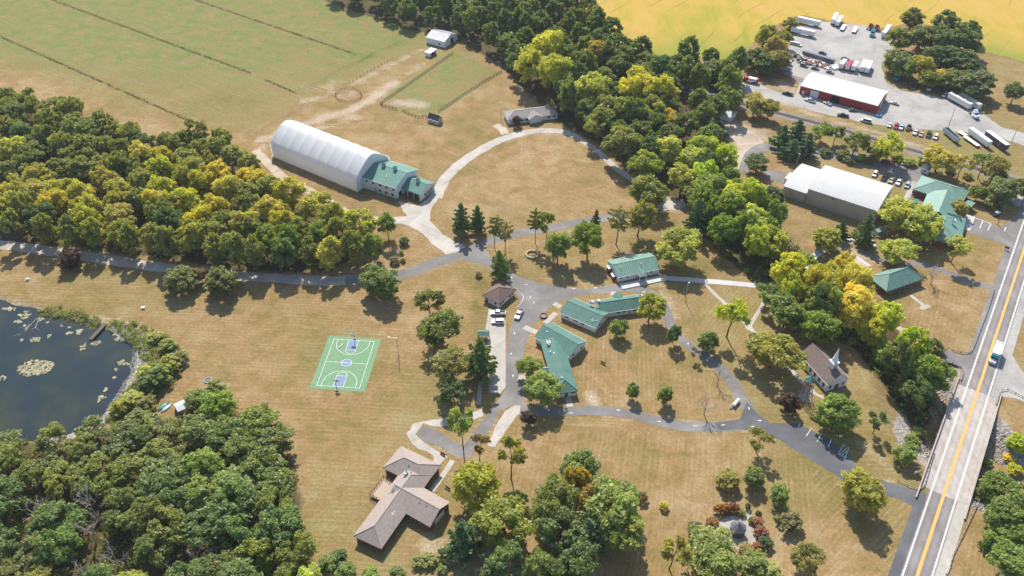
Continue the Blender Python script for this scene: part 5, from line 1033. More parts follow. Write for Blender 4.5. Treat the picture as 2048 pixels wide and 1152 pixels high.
q = MB(); q.box(f.L / 2 + .1, f.L / 2 + 3.2, -4.5, -2.2, 2.6, 2.75); q.cyl((f.L / 2 + 3, -4.3, 0), (f.L / 2 + 3, -4.3, 2.6), .06); q.cyl((f.L / 2 + 3, -2.4, 0), (f.L / 2 + 3, -2.4, 2.6), .06); q.build('door_canopy', M['whitewall'], t)
# green-roofed brick complex by the highway
GRF = M['greenroof2']
f = Fr(g('c', 520, 462, 3.2), g('c', 1150, 590, 3.2), g('c', 1150, 462, 3.2))
a, b, c_ = g('c', 600, 290, 3.2), g('c', 1155, 465, 3.2), g('c', 518, 460, 3.2)
x = (b - a).normalized(); y = Vector((-x.y, x.x, 0)); w_ = abs((c_ - a).dot(y)); f = Fr(a - y * w_, b - y * w_, b)
t = thing('lodge', 'brick lodge with several pale green hipped roofs beside the highway', 'lodge', f.c, f.ang)
hip(t, f, 3.2, 6.6, M['brick'], GRF)
p0, p1 = g('c', 890, 470, 6), g('c', 800, 690, 6); d_ = (p1 - p0); d_.z = 0; d_.normalize()
def wing(p_start, dirv, ln, wd): 
    F = Fr(Vector((0, 0, 0)), Vector((ln, 0, 0)), Vector((ln, wd, 0))); c = p_start + dirv * ln / 2; F.c = Vector((c.x, c.y, 0)); F.ang = math.atan2(dirv.y, dirv.x); return F
f3 = wing(p0, d_, (p1 - p0).length + 3, w_ * .98); gable(t, f3, 3.21, 6.72, M['brick'], GRF, f.rel(f3), trim=False, ins=.6)
q0, q1 = g('c', 872, 730, 5), g('c', 790, 1040, 3.2); d2 = (q1 - q0); d2.z = 0; l2 = d2.length; d2.normalize()
f4 = wing(q0 - d2 * 4, d2, l2 + 4, w_ * 1.15); hip(t, f4, 3.0, 6.1, M['brick'], GRF, f.rel(f4))
f5 = Fr(g('c', 850, 800, 3), g('c', 1020, 850, 3), g('c', 1055, 785, 3)); gable(t, f5, 3.02, 5.4, M['brick'], GRF, f.rel(f5), trim=False)
f6 = Fr(g('c', 1080, 625, 2.9), g('c', 1165, 660, 2.9), g('c', 1205, 605, 2.9)); gable(t, f6, 2.9, 3.5, M['brick'], GRF, f.rel(f6), trim=False)
f7 = Fr(g('c', 425, 590, 2.7), g('c', 560, 615, 2.7), g('c', 590, 575, 2.7)); r = gable(t, f7, 2.7, 3.4, M['brick'], GRF, f.rel(f7), trim=False)
for s in (-8, -4, 0, 4): opening(t, f, 'near', s - 2, 1.6, 1.4, 1.4, ins=.6)
for s in (-5, 0, 5): opening(t, f4, 'near', s, 1.5, 1.4, 1.4, 'window', f.rel(f4), .6)
off = f.rel(f3); acu = put(acunit(t, 0, 0, 0, 1.4), ((off[0][0] + 8, off[0][1] - 13, 6.2), 0))
q = MB()
for i in range(9): q.box(i * .9, i * .9 + .08, -.04, .04, 0, 1.1)
q.box(0, 7.3, -.06, .06, 1.0, 1.12); q.box(0, 7.3, -.05, .05, .5, .6); pz = g('c', 460, 530, 0); rl = f.rel(type('o', (), dict(c=Vector((pz.x, pz.y, 0)), ang=f.ang + R(6)))()); put(q.build('deck_railing', M['woodred'], t), rl)
f8 = Fr(g('c', 60, 915, 2.4), g('c', 95, 950, 2.4), g('c', 165, 880, 2.4)); t2 = thing('covered_walk', 'little teal canopy over the white walkway left of the lime tree', 'canopy', f8.c, f8.ang)
q = MB(); q.extr([(-f8.W / 2, 2.4), (0, 2.9), (f8.W / 2, 2.4), (f8.W / 2, 2.3), (0, 2.8), (-f8.W / 2, 2.3)], -f8.L / 2, f8.L / 2); q.build('roof', M['greenroof'], t2)
for sx in (-1, 1):
    for sy in (-1, 1): q = MB(); q.box(sx * (f8.L / 2 - .2) - .07, sx * (f8.L / 2 - .2) + .07, sy * (f8.W / 2 - .2) - .07, sy * (f8.W / 2 - .2) + .07, 0, 2.45); q.build('post', M['trim'], t2)
t, f = simple('garden_shed', 'small white shed with green roof between lodge and railway', 'shed', g('c', 585, 205, 2.6), g('c', 690, 238, 2.6), g('c', 708, 198, 2.6), 2.6, 3.9, 'whitewall', 'greenroof', ins=.3)
opening(t, f, 'near', 0, 1.5, 1, .8, ins=.3); opening(t, f, 'right', 0, 1.1, 1, 2, 'door', ins=.3)
# brick pavilion
A, B, C = g('p', 605, 685, 3.2), g('p', 1225, 465, 3.2), g('p', 305, 435, 3.2)
f = Fr(A, B, B + (C - A)); t = thing('brick_pavilion', 'low brick building with green hipped roof half shaded by a lime tree', 'building', f.c, f.ang); hip(t, f, 3.2, 6.8, M['brick'], GRF)
for s in (-6, -2.5, 1.5, 5, 8): opening(t, f, 'near', s, 1.5, 1.5, 1.4, ins=.6)
opening(t, f, 'near', -.3, 1.05, 1, 2.1, 'door', ins=.6); opening(t, f, 'left', 0, 1.5, 2, 1.4, ins=.6)
for x_, y_, z_ in ((3, -2.4, 5.4), (-2, 2.0, 5.7), (6, 1.0, 5.4)): pipe(t, x_, y_, z_, .6)
# hall with front canopy
f = Fr(g('h', 455, 835, 2.9), g('h', 1553, 608, 2.9), g('h', 1287, 180, 2.9))
t = thing('meeting_hall', 'white hall with long green roof and small pointed entrance canopy', 'hall', f.c, f.ang); gable(t, f, 2.9, 5.3, M['paintwall'], M['greenroof2'])
for s in (-11.5, -7.5, 3.8, 8.3): opening(t, f, 'near', s * f.L / 28, 1.9, 1.0, .8)
opening(t, f, 'near', .6, 1.05, 1.6, 2.1, 'door')
L, Wd = f.L / 2, f.W / 2
q = MB(); q.extr([(-1.0, 2.7), (.7, 4.4), (2.4, 2.7), (2.4, 2.55), (.7, 4.25), (-1.0, 2.55)], -Wd - 2.4, -Wd + 2.6, 'y'); r = q.build('entrance_canopy', M['greenroof2'], t)
q = MB(); q.extr([(-.8, 2.7), (2.2, 2.7), (.7, 4.2)], -Wd - 2.38, -Wd - 2.28, 'y'); q.build('canopy_gable', M['trim'], r)
for x in (-.8, 2.2): q = MB(); q.box(x - .1, x + .1, -Wd - 2.3, -Wd - 2.1, 0, 2.6); q.build('canopy_post', M['trim'], t)
for i, (yy, h_) in enumerate(((2.2, 2.4), (-2.6, 1.9))): q = MB(); q.box(-L - 1.1, -L + .44, yy - 1.1, yy + 1.1, 0, h_); q.box(-L - 1.25, -L + .42, yy - 1.25, yy + 1.25, h_, h_ + .12, 1); q.build('entry_block', [M['redwall'], M['trim']], t)
q = MB(); q.box(-L + .5, L + 2, -Wd - 4.6, -Wd - 1.2, 0, .35); q.build('ramp', M['concwhite'], t)
q = MB(); q.box(-3.2, 3.6, Wd - 1, Wd + 2.6, 0, 2.2); q.build('rear_annex', M['shinglegrey'], t)
for x_, y_ in ((-7, -2.2), (2, -2.6), (9, 2), (-3, 2.4)): pipe(t, x_, y_, 4.4, .6)
# cabins of two wings each
GC = M['greenroof']
def cabin(label, w1, w2, hip2):
    f = Fr(*[g('k', *p, 2.8) for p in w1]); t = thing('cabin', label, 'cabin', f.c, f.ang, 'two-winged green-roofed cabins'); gable(t, f, 2.8, 5.2, M['paintwall'], GC)
    f2 = Fr(*[g('k', *p, 2.8) for p in w2]); off = f.rel(f2); gable(t, f2, 2.81, 5.0, M['paintwall'], GC, off); return t, f, f2, off
t, f, f2, off = cabin('upper cabin of two green-roofed wings with a white cross on its roof', ((395, 288), (717, 428), (842, 292)), ((760, 298), (1170, 240), (1155, 118)), False)
for s in (-5, -1, 2): opening(t, f, 'near', s, 1.7, 1.6, .9)
for s in (-1.5, 3.5): opening(t, f, 'right', s, 1.6, 1, 1)
for s in (-2, .2, 4.6, 6.6): opening(t, f2, 'near', s, 1.7, 1.4, .9, 'window', off)
opening(t, f2, 'near', 2.6, 1.05, 1, 2.1, 'door', off, mat=M['woodpale'])
c = MB(); c.box(-1.6, 1.6, -.09, .09, 0, .05); c.box(-.6, -.42, -.8, .8, 0, .052); o = c.build('cross', M['linewhite'], t); o.location = (6.0, -3.1, 4.15); o.rotation_euler = (R(32), 0, R(25))
for xx in (-12, -9.6): put(acunit(t, 0, 0, 0, 1.5), ((off[0][0] + math.cos(off[1]) * xx - math.sin(off[1]) * .8, off[0][1] + math.sin(off[1]) * xx + math.cos(off[1]) * .8, 4.9), off[1]))
put(acunit(t, 0, 0, 0, 1.2), ((off[0][0] + math.cos(off[1]) * 8, off[0][1] + math.sin(off[1]) * 8, 5.1), off[1]))
e = g('k', 905, 125, 3); F = wing(e, Vector((math.sin(f2.ang), -math.cos(f2.ang), 0)), 6, 4); gable(t, F, 2.85, 4.4, M['paintwall'], GC, f.rel(F), trim=False)
f = Fr(*[g('k', *p, 2.8) for p in ((170, 505), (483, 685), (607, 530))])
t = thing('cabin', 'lower cabin of two green-roofed wings with a hipped end and porch', 'cabin', f.c, f.ang, 'two-winged green-roofed cabins'); gable(t, f, 2.8, 5.4, M['paintwall'], GC)
P0, P1 = g('k', 322, 492, 5.1), g('k', 440, 885, 5.1); dv = P1 - P0; dv.z = 0; ln = dv.length; dv.normalize()
e0, e1 = g('k', 360, 1008, 2.8), g('k', 566, 985, 2.8); wd = abs((e1 - e0).dot(Vector((-dv.y, dv.x, 0)))); hl = (((e0 + e1) / 2) - Vector((P1.x, P1.y, 2.8))).length
f2 = wing(P0 - dv * (hl - 2), dv, ln + 2 * hl - 2, wd); off = f.rel(f2); hip(t, f2, 2.82, 5.1, M['paintwall'], GC, off, ridge=f2.L / 2 - hl)
opening(t, f2, 'right', -2.6, 1.8, 1.6, .8, 'window', off, .6); opening(t, f2, 'right', 2.6, 1.8, 1.6, .8, 'window', off, .6); opening(t, f2, 'right', 0, 1.05, 1.2, 2.1, 'door', off, .6, M['woodred'])
for s in (-2.4, 2.6): opening(t, f, 'right', s, 1.5, 1.1, 1)
for px, py in ((295, 560), (410, 868)): c_ = g('k', px, py, 4.4); F = type('o', (), dict(c=Vector((c_.x, c_.y, 0)), ang=f2.ang))(); o_ = f.rel(F); put(acunit(t, 0, 0, 0, 1.7 if py < 600 else 1.1), ((o_[0][0], o_[0][1], 4.5), o_[1]))
for px, py in ((345, 655), (312, 640), (285, 465)): c_ = g('k', px, py, 4.4); o_ = f.rel(type('o', (), dict(c=Vector((c_.x, c_.y, 0)), ang=0))()); pipe(t, o_[0][0], o_[0][1], 4.2, .6)
e = g('k', 285, 790, 2.7); F = wing(e + Vector((-2.5, 0, 0)), Vector((1, 0.05, 0)).normalized(), 5, 2.4); gable(t, F, 2.6, 3.2, M['paintwall'], M['greenroof2'], f.rel(F), trim=False)
# cottage, shelter
f = Fr(g('t', 245, 365, 2.8), g('t', 490, 490, 2.8), g('t', 718, 268, 2.8)); t = thing('cottage', 'square white cottage with brown hipped roof by the forked lane', 'cottage', f.c, f.ang); hip(t, f, 2.8, 5.6, M['paintwall'], M['shinglebrown'], ridge=2.0 if f.L > f.W else .05)
opening(t, f, 'near', 2, 1.5, .9, 1, ins=.6); opening(t, f, 'near', -2.4, 1.05, 1, 2.1, 'door', ins=.6)
for s in (-4, -2.4, 2, 4): opening(t, f, 'right', s, 1.5, 1, 1, ins=.6)
f = Fr(g('t', 178, 945, 2.5), g('t', 352, 948, 2.5), g('t', 352, 868, 2.5)); t = thing('picnic_shelter', 'small open shelter with dark green roof beside the parking strip', 'shelter', f.c, f.ang)
q = MB(); q.extr([(-f.W / 2, 2.5), (0, 3.3), (f.W / 2, 2.5), (f.W / 2, 2.4), (0, 3.2), (-f.W / 2, 2.4)], -f.L / 2, f.L / 2); q.build('roof', GC, t)
for sx in (-1, 1):
    for sy in (-1, 1): q = MB(); q.box(sx * (f.L / 2 - .3) - .08, sx * (f.L / 2 - .3) + .08, sy * (f.W / 2 - .3) - .08, sy * (f.W / 2 - .3) + .08, 0, 2.6); q.build('post', M['wood'], t)
q = MB(); q.box(-1.4, 1.4, -.4, .4, .7, .78); q.box(-1.4, 1.4, -.95, -.7, .42, .48); q.box(-1.4, 1.4, .7, .95, .42, .48); q.box(-1, -.9, -.9, .9, .0, .7); q.box(.9, 1, -.9, .9, 0, .7)
o = q.build('picnic_table', M['woodpale']); o.location = f.c; tag(o, 'timber picnic table under the small dark green shelter', 'table')
# grey-roofed house
SH_ = M['shingle']
P0, P1 = g('o', 720, 270, 5.6), g('o', 295, 858, 5.6); dv = P1 - P0; dv.z = 0; ln = dv.length; dv.normalize(); nv = Vector((-dv.y, dv.x, 0))
e0, e1 = g('o', 70, 940, 2.9), g('o', 335, 1092, 2.9); wd = abs((e1 - e0).dot(nv)); hl = (((e0 + e1) / 2) - Vector((P1.x, P1.y, 2.9))).length
f = wing(P0 - dv * 1, dv, ln + hl + 1, wd); t = thing('grey_house', 'large house of crossing grey-brown shingle roofs with a timber deck', 'house', f.c, f.ang)
L = f.L / 2; Wd = f.W / 2
hip(t, f, 2.9, 5.6, M['brick'], SH_, ridge=L - hl)
a, b = g('o', 575, 65, 2.9), g('o', 950, 245, 2.9); xx = (b - a); xx.z = 0; n_ = g('o', 398, 290, 2.9); yv = Vector((-xx.normalized().y, xx.normalized().x, 0)); w2 = abs((n_ - a).dot(yv))
fT = Fr(a - yv * w2, b - yv * w2, b); fT.L += 1; hip(t, fT, 2.91, 5.75, M['brick'], SH_, f.rel(fT))
a, b = g('o', 800, 485, 2.9), g('o', 1055, 625, 2.9); d_ = b - a; d_.z = 0; l_ = d_.length; d_.normalize(); yv = Vector((-d_.y, d_.x, 0)); c_ = g('o', 880, 890, 2.9); w3 = abs((c_ - b).dot(yv))
fR = Fr(a - yv * w3 - d_ * 7.5, b - yv * w3, b); gable(t, fR, 2.92, 5.65, M['brick'], SH_, f.rel(fR), trim=False)
for s in (-4, 0, 3.5): opening(t, fR, 'near', s, 1.5, 1.5, 1.2, 'window', f.rel(fR))
opening(t, fR, 'right', 0, 1.2, 4.6, 2.2, 'door', f.rel(fR), mat=M['trim'])
for s in (-8, -3, 4): opening(t, f, 'far', s, 1.5, 1.5, 1.2, ins=.6)
for px, py in ((640, 255), (630, 385), (665, 330), (280, 880), (480, 510), (748, 628), (815, 665), (885, 697)): c_ = g('o', px, py, 5); o_ = f.rel(type('o', (), dict(c=Vector((c_.x, c_.y, 0)), ang=0))()); pipe(t, o_[0][0], o_[0][1], 4.7, .45, .14, 'blacksteel')
c_ = g('o', 610, 335, 5); o_ = f.rel(type('o', (), dict(c=Vector((c_.x, c_.y, 0)), ang=0))()); acunit(t, o_[0][0], o_[0][1], 5.0, 1.2)
c_ = g('o', 487, 770, 4.6); o_ = f.rel(type('o', (), dict(c=Vector((c_.x, c_.y, 0)), ang=0))()); q = MB(); q.cyl((o_[0][0], o_[0][1], 3.5), (o_[0][0], o_[0][1], 6.6), .04); q.box(o_[0][0] - 1.0, o_[0][0] + 1.0, o_[0][1] - .015, o_[0][1] + .015, 6.4, 6.44); q.box(o_[0][0] - .015, o_[0][0] + .015, o_[0][1] - .7, o_[0][1] + .7, 6.15, 6.22); q.build('aerial', M['steel'], t)
P = [g('o', 250, 545, 1.4), g('o', 385, 370, 1.4), g('o', 470, 425, 1.4), g('o', 345, 595, 1.4)]
iv = lambda p: (lambda r: (r[0][0], r[0][1]))(f.rel(type('o', (), dict(c=Vector((p.x, p.y, 0)), ang=0))()))
q = MB(); q.prism([iv(p) for p in P[::-1]], .75, .95); dk = q.build('deck', M['woodpale'], t)
for i, j in ((0, 1), (3, 0), (1, 2)):
    a_, b_ = iv(P[i]), iv(P[j]); q = MB(); k = max(2, int(math.hypot(b_[0] - a_[0], b_[1] - a_[1]) / 1.2))
    for s in range(k + 1): x_, y_ = a_[0] + (b_[0] - a_[0]) * s / k, a_[1] + (b_[1] - a_[1]) * s / k; q.box(x_ - .06, x_ + .06, y_ - .06, y_ + .06, 0, 1.95)
    for z_ in (1.4, 1.95): q.cyl((*a_, z_), (*b_, z_), .06, .06, 4)
    q.build('railing', M['woodred'], dk)
# chapel
f = Fr(g('ch', 205, 268, 3.7), g('ch', 612, 722, 3.7), g('ch', 905, 602, 3.7))
t = thing('chapel', 'small white chapel with brown roof and slender white steeple', 'chapel', f.c, f.ang); gable(t, f, 3.7, 7.6, M['trim'], M['chapelroof'], ins=.3)
for i in range(6): opening(t, f, 'near', -f.L / 2 + 2 + i * (f.L - 4) / 5, 2.0, .8, 1.9, ins=.3, frame='glass')
opening(t, f, 'right', 0, 1.2, 1.8, 2.3, 'door', ins=.3, mat=M['woodred'])
for s in (-2.8, 2.8): opening(t, f, 'right', s, 1.8, .9, 1.5, ins=.3)
sx = f.L / 2 - 4.6; st = MB(); st.box(sx - 1.1, sx + 1.1, -1.1, 1.1, 6.2, 9.4); stp = st.build('steeple', M['trim'], t)
q = MB(); q.box(sx - 1.35, sx + 1.35, -1.35, 1.35, 9.4, 9.62); q.box(sx - .75, sx + .75, -.75, .75, 9.62, 11); q.build('belfry', M['trim'], stp)
q = MB(); q.cyl((sx, 0, 11), (sx, 0, 16.2), .85, .03, 8); q.build('spire', M['trim'], stp)
for s_ in (-1, 1): q = MB(); q.box(sx + s_ * 1.1 - .04, sx + s_ * 1.1 + .04, -.45, .45, 7.8, 8.9); q.build('louvre', M['steel'], stp)
# bell tower
c = g('ch', 270, 915); t = thing('bell_tower', 'open timber bell tower with small green pyramid roof beside the chapel', 'tower', c, R(38)); H = 9.6
q = MB(); q.add([(-1.5, -1.5, H), (1.5, -1.5, H), (1.5, 1.5, H), (-1.5, 1.5, H), (0, 0, H + 1.6)], [(0, 1, 4), (1, 2, 4), (2, 3, 4), (3, 0, 4), (3, 2, 1, 0)]); q.build('roof', M['greenroof'], t)
for sx in (-1, 1):
    for sy in (-1, 1): q = MB(); q.cyl((sx * 1.8, sy * 1.8, 0), (sx * 1.05, sy * 1.05, H), .13, .1, 6); q.build('leg', M['wood'], t)
def brace(z0, z1): 
    k0, k1 = 1.8 - .75 * z0 / H, 1.8 - .75 * z1 / H; q = MB()
    for (ax, ay), (bx_, by) in (((-1, -1), (1, -1)), ((1, -1), (1, 1)), ((1, 1), (-1, 1)), ((-1, 1), (-1, -1))):
        q.cyl((ax * k0, ay * k0, z0), (bx_ * k1, by * k1, z1), .05, .05, 4); q.cyl((bx_ * k0, by * k0, z0), (ax * k1, ay * k1, z1), .05, .05, 4); q.cyl((ax * k1, ay * k1, z1), (bx_ * k1, by * k1, z1), .09, .09, 4)
    return q
for z0 in (0.4, 3.2, 6.0): brace(z0, z0 + 2.7).build('brace', M['woodred'], t)
q = MB(); q.cyl((0, 0, 8.0), (0, 0, 8.9), .55, .25, 12); q.cyl((0, 0, 8.9), (0, 0, 9.6), .04, .04, 6); q.build('bell', M['rust'], t)
# gazebo
c = G(1476, 1057, 2); t = thing('gazebo', 'dark eight-sided gazebo in the middle of the paved hedge garden', 'gazebo', (c.x, c.y, 0), .2)
def ngon(n, r, z, a0=0): return [(r * math.cos(a0 + 6.2832 * i / n), r * math.sin(a0 + 6.2832 * i / n), z) for i in range(n)]
q = MB(); q.add(ngon(8, 2.5, 2.7) + [(0, 0, 4.6)], [(i, (i + 1) % 8, 8) for i in range(8)] + [tuple(range(7, -1, -1))]); rf = q.build('roof', M['slate'], t)
q = MB(); q.cyl((0, 0, 4.5), (0, 0, 5.2), .2, .05, 6); q.build('finial', M['blacksteel'], rf)
for p in ngon(8, 2.15, 0): q = MB(); q.box(p[0] - .07, p[0] + .07, p[1] - .07, p[1] + .07, 0, 2.72); q.build('post', M['wood'], t)
q = MB(); q.prism(ngon(8, 2.3, 0), .05, .3); q.build('floor', M['wood'], t)
sheet('garden_paving', [Vector((c.x + p[0], c.y + p[1], 0)) for p in ngon(20, 5.9, 0)], M['conc'], 0.014, 0.2)
sheet('garden_paving', [g('z', 800, 400), g('z', 890, 440), g('z', 985, 300), g('z', 940, 250)], M['gravellane'], 0.018, 0.1)
# open shade canopy by the boats
c = g('n', 1540, 945, 2.2); t = thing('shade_canopy', 'white and grey fabric canopy by the boats at the wood edge', 'canopy', (c.x, c.y, 0), R(35))
q = MB(); q.extr([(-2.2, 2.1), (0, 2.9), (2.2, 2.1), (2.2, 2.05), (0, 2.85), (-2.2, 2.05)], -1.7, 1.7); q.build('canopy_cloth', M['fabric'], t)
for sx in (-1, 1):
    for sy in (-1, 1): q = MB(); q.cyl((sx * 1.6, sy * 2.1, 0), (sx * 1.6, sy * 2.1, 2.1), .05); q.build('pole', M['steel'], t)
q = MB(); q.box(-1.65, -1.6, -2.1, 2.1, .1, 2.05); q.build('side_cloth', M['shingledark'], t)

# ---------------------------------------------------------------- vehicles: one of each kind is built, the rest are copies
def wheel(t, x, y, r=.38, w=.26):
    q = MB(); q.cyl((x, y - w / 2, r), (x, y + w / 2, r), r, r, 14); o = q.build('wheel', M['tyre'], t)
    q = MB(); s = 1 if y > 0 else -1; q.cyl((x, y + s * (w / 2 - .02), r), (x, y + s * (w / 2 + .02), r), r * .6, r * .55, 10); q.build('rim', M['rim'], o)
def frustum(q, x0, x1, w0, z0, X0, X1, w1, z1, mi=0):
    vs = [(x0, -w0, z0), (x1, -w0, z0), (x1, w0, z0), (x0, w0, z0), (X0, -w1, z1), (X1, -w1, z1), (X1, w1, z1), (X0, w1, z1)]
    q.add(vs, [(3, 2, 1, 0), (4, 5, 6, 7), (0, 1, 5, 4), (1, 2, 6, 5), (2, 3, 7, 6), (3, 0, 4, 7)], mi)
PR = {}
def lights(t, xf, xr, y, z):
    for s in (-1, 1):
        q = MB(); q.box(xf - .06, xf + .03, s * y - .2, s * y + .2, z - .1, z + .1); q.build('headlight', M['lamp'], t)
        q = MB(); q.box(xr - .03, xr + .06, s * y - .14, s * y + .14, z - .05, z + .25); q.build('tail_light', M['tail'], t)
def car(kind, L, W_, hood, top, rear0, rear1, zr, pick=False):
    t = bpy.data.objects.new(kind, None); COL.objects.link(t); x0, x1 = -L / 2, L / 2; w = W_ / 2
    q = MB(); prof = [(x0, .35), (x1, .35), (x1, .7), (x1 - .1, .86), (hood, 1.02), (rear0, 1.05), (x0 + .05, 1.0), (x0, .8)]
    if pick:
        prof = [(rear0, .35), (x1, .35), (x1, .85), (x1 - .12, 1.05), (hood, 1.15), (rear0, 1.15)]
        q.extr(prof, -w, w, 'y'); q.box(x0, rear0 + .02, -w, -w + .1, .5, 1.16); q.box(x0, rear0 + .02, w - .1, w, .5, 1.16); q.box(x0, x0 + .1, -w + .1, w - .1, .5, 1.14); q.box(x0 + .1, rear0 + .02, -w + .1, w - .1, .5, .66, 1)
    else: q.extr(prof, -w, w, 'y')
    q.build('body', [M['paint'], M['blacksteel']], t, bevel=.06)
    zb = 1.12 if pick else 1.0
    q = MB(); frustum(q, rear0 + .02, hood, w - .06, zb, rear1, top, w - .28, zr); q.build('cabin_glass', M['glass'], t)
    q = MB(); frustum(q, rear1 - .08, top + .08, w - .24, zr - .04, rear1 + .05, top - .05, w - .32, zr + .05); q.build('roof_panel', M['paint'], t)
    for sx in (x0 + L * .19, x1 - L * .18):
        for sy in (-1, 1): wheel(t, sx, sy * (w - .1))
    lights(t, x1, x0, w - .25, .72)
    for nm, xx in (('bumper', x1 + .03), ('bumper', x0 - .03)): q = MB(); q.box(xx - .07, xx + .07, -w + .05, w - .05, .34, .56); q.build(nm, M['steel'] if pick else M['blacksteel'], t)
    PR[kind] = t
car('sedan', 4.7, 1.85, .85, .25, -1.55, -.95, 1.45); car('suv', 4.8, 1.95, 1.1, .55, -2.3, -2.1, 1.75); car('pickup_truck', 5.9, 2.0, 1.35, .75, -.75, -.6, 1.85, True)
car('van', 5.5, 2.0, 1.75, 1.0, -2.7, -2.62, 2.05)
def newroot(kind): t = bpy.data.objects.new(kind, None); COL.objects.link(t); PR[kind] = t; return t
def axles(t, xs, y=1.05, r=.5):
    for x in xs:
        for s in (-1, 1): wheel(t, x, s * y, r, .5)
def trailer(kind, L, H, top=True):
    t = newroot(kind); w = 1.3; q = MB()
    q.box(-L / 2, L / 2, -w, w, 1.15, H)
    q.build('box_body', M['paint'], t, bevel=.04)
    q = MB(); q.box(-L / 2 + .02, L / 2 - .02, -w + .03, w - .03, H + .004, H + .03); q.build('roof_panel', M['paint'], t)
    q = MB(); q.box(-L / 2 - .05, -L / 2, -w + .06, -.02, 1.25, H - .1); q.box(-L / 2 - .05, -L / 2, .02, w - .06, 1.25, H - .1); q.build('rear_doors', M['trim'], t)
    q = MB(); q.box(-L / 2, L / 2, -.45, .45, .85, 1.15); q.build('chassis', M['blacksteel'], t)
    q = MB(); q.box(L / 2 - 2.6, L / 2 - 2.4, -.8, -.65, 0, 1.1); q.box(L / 2 - 2.6, L / 2 - 2.4, .65, .8, 0, 1.1); q.build('landing_gear', M['blacksteel'], t)
    axles(t, (-L / 2 + 1.6, -L / 2 + 2.9)); return t
trailer('box_trailer', 15.0, 4.0); trailer('container_trailer', 8.5, 3.9)
t = newroot('mural_trailer'); w = 1.3; q = MB(); q.box(-7.5, 7.5, -w, w, 1.15, 4.0); q.build('box_body', flat('mural_vinyl', (.05, .06, .12), .4, var=.5, scale=.35), t)
m_, nt_, bs_ = newmat('mural_panel'); nn_ = noise(nt_, objc(nt_), .5, 5, .6); nt_.links.new(ramp(nt_, nn_, [(.38, (.03, .04, .12)), (.48, (.16, .04, .07)), (.56, (.1, .12, .25)), (.64, (.5, .45, .45)), (.7, (.07, .05, .12))]), bs_.inputs['Base Color'])
q = MB(); q.box(-7.3, 7.3, -w - .03, -w - .004, 1.3, 3.85); q.box(-7.3, 7.3, w + .004, w + .03, 1.3, 3.85); q.build('picture_panel', m_, t)
q = MB(); q.box(-7.48, 7.48, -w + .02, w - .02, 4.004, 4.03); q.build('roof_panel', M['trim'], t); q = MB(); q.box(-7.5, 7.5, -.45, .45, .85, 1.15); q.build('chassis', M['blacksteel'], t); axles(t, (-5.9, -4.6))
t = newroot('flatbed_trailer'); q = MB(); q.box(-5.2, 5.2, -1.25, 1.25, .95, 1.15); q.build('deck', M['paintmatte'], t); q = MB(); q.box(-5.2, 5.2, -.45, .45, .7, .95); q.box(5.2, 6.4, -.1, .1, .7, .85); q.build('chassis', M['blacksteel'], t); axles(t, (-3.6, -2.5), 1.0, .42)
t = newroot('dump_trailer'); L = 11.5; q = MB()
for a0, a1, b0, b1 in ((-L / 2, L / 2, -1.3, -1.15), (-L / 2, L / 2, 1.15, 1.3), (-L / 2, -L / 2 + .15, -1.15, 1.15), (L / 2 - .15, L / 2, -1.15, 1.15)): q.box(a0, a1, b0, b1, 1.1, 3.3)
q.build('tub', M['paint'], t); q = MB(); q.box(-L / 2 + .15, L / 2 - .15, -1.15, 1.15, 1.1, 1.5); q.build('tub_floor', M['dark'], t); q = MB(); q.box(-L / 2, L / 2, -.45, .45, .8, 1.1); q.build('chassis', M['blacksteel'], t); axles(t, (-4.2, -2.9))
t = newroot('tractor_unit'); q = MB(); q.extr([(-1.0, 1.0), (3.4, 1.0), (3.4, 1.9), (3.2, 2.1), (1.5, 2.25), (1.1, 3.1), (-1.0, 3.1)], -1.2, 1.2, 'y'); q.build('cab', M['paint'], t, bevel=.08)
q = MB(); frustum(q, -1.0, .9, 1.15, 3.1, -1.0, -.3, .95, 3.95); q.build('roof_fairing', M['paint'], t); q = MB(); frustum(q, 1.1, 1.56, 1.05, 2.95, 1.15, 1.3, 1.0, 3.0); q.box(1.18, 1.5, -1.05, 1.05, 2.3, 2.9); q.build('windscreen', M['glass'], t)
q = MB(); q.box(-4.0, 3.3, -.45, .45, .7, 1.0); q.cyl((-.8, -1.1, .8), (.9, -1.1, .8), .33, .33, 10); q.cyl((-.8, 1.1, .8), (.9, 1.1, .8), .33, .33, 10); q.build('chassis', M['steel'], t)
axles(t, (-3.3, -2.0, 2.5)); lights(t, 3.42, -4.0, .9, 1.25)
for s in (-1, 1): q = MB(); q.cyl((-.95 - .2, s * 1.05, 1.0), (-.95 - .2, s * 1.05, 4.1), .09, .09, 8); q.build('exhaust_stack', M['steel'], t)
t = newroot('box_truck'); q = MB(); q.box(-4.6, 2.0, -1.25, 1.25, 1.05, 3.9); q.build('box_body', M['trim'], t, bevel=.04)
q = MB(); frustum(q, 2.15, 3.3, 1.15, 2.0, 2.15, 2.9, 1.05, 2.75); q.build('windscreen', M['glass'], t); q = MB(); frustum(q, 1.9, 2.95, 1.2, 2.72, 1.9, 2.55, 1.1, 3.5); q.build('roof_fairing', M['teal'], t)
q = MB(); q.extr([(2.02, .6), (4.5, .6), (4.5, 1.3), (4.3, 1.5), (3.3, 1.72), (3.2, 2.02), (2.02, 2.02)], -1.15, 1.15, 'y'); q.build('cab', M['paint'], t, bevel=.07); q = MB(); q.box(-4.5, 2.2, -.45, .45, .7, 1.05); q.build('chassis', M['blacksteel'], t)
axles(t, (-3.2, 3.5)); lights(t, 4.52, -4.6, .85, 1.0); q = MB(); q.box(4.5, 4.7, -1.15, 1.15, .5, .75); q.build('bumper', M['steel'], t)
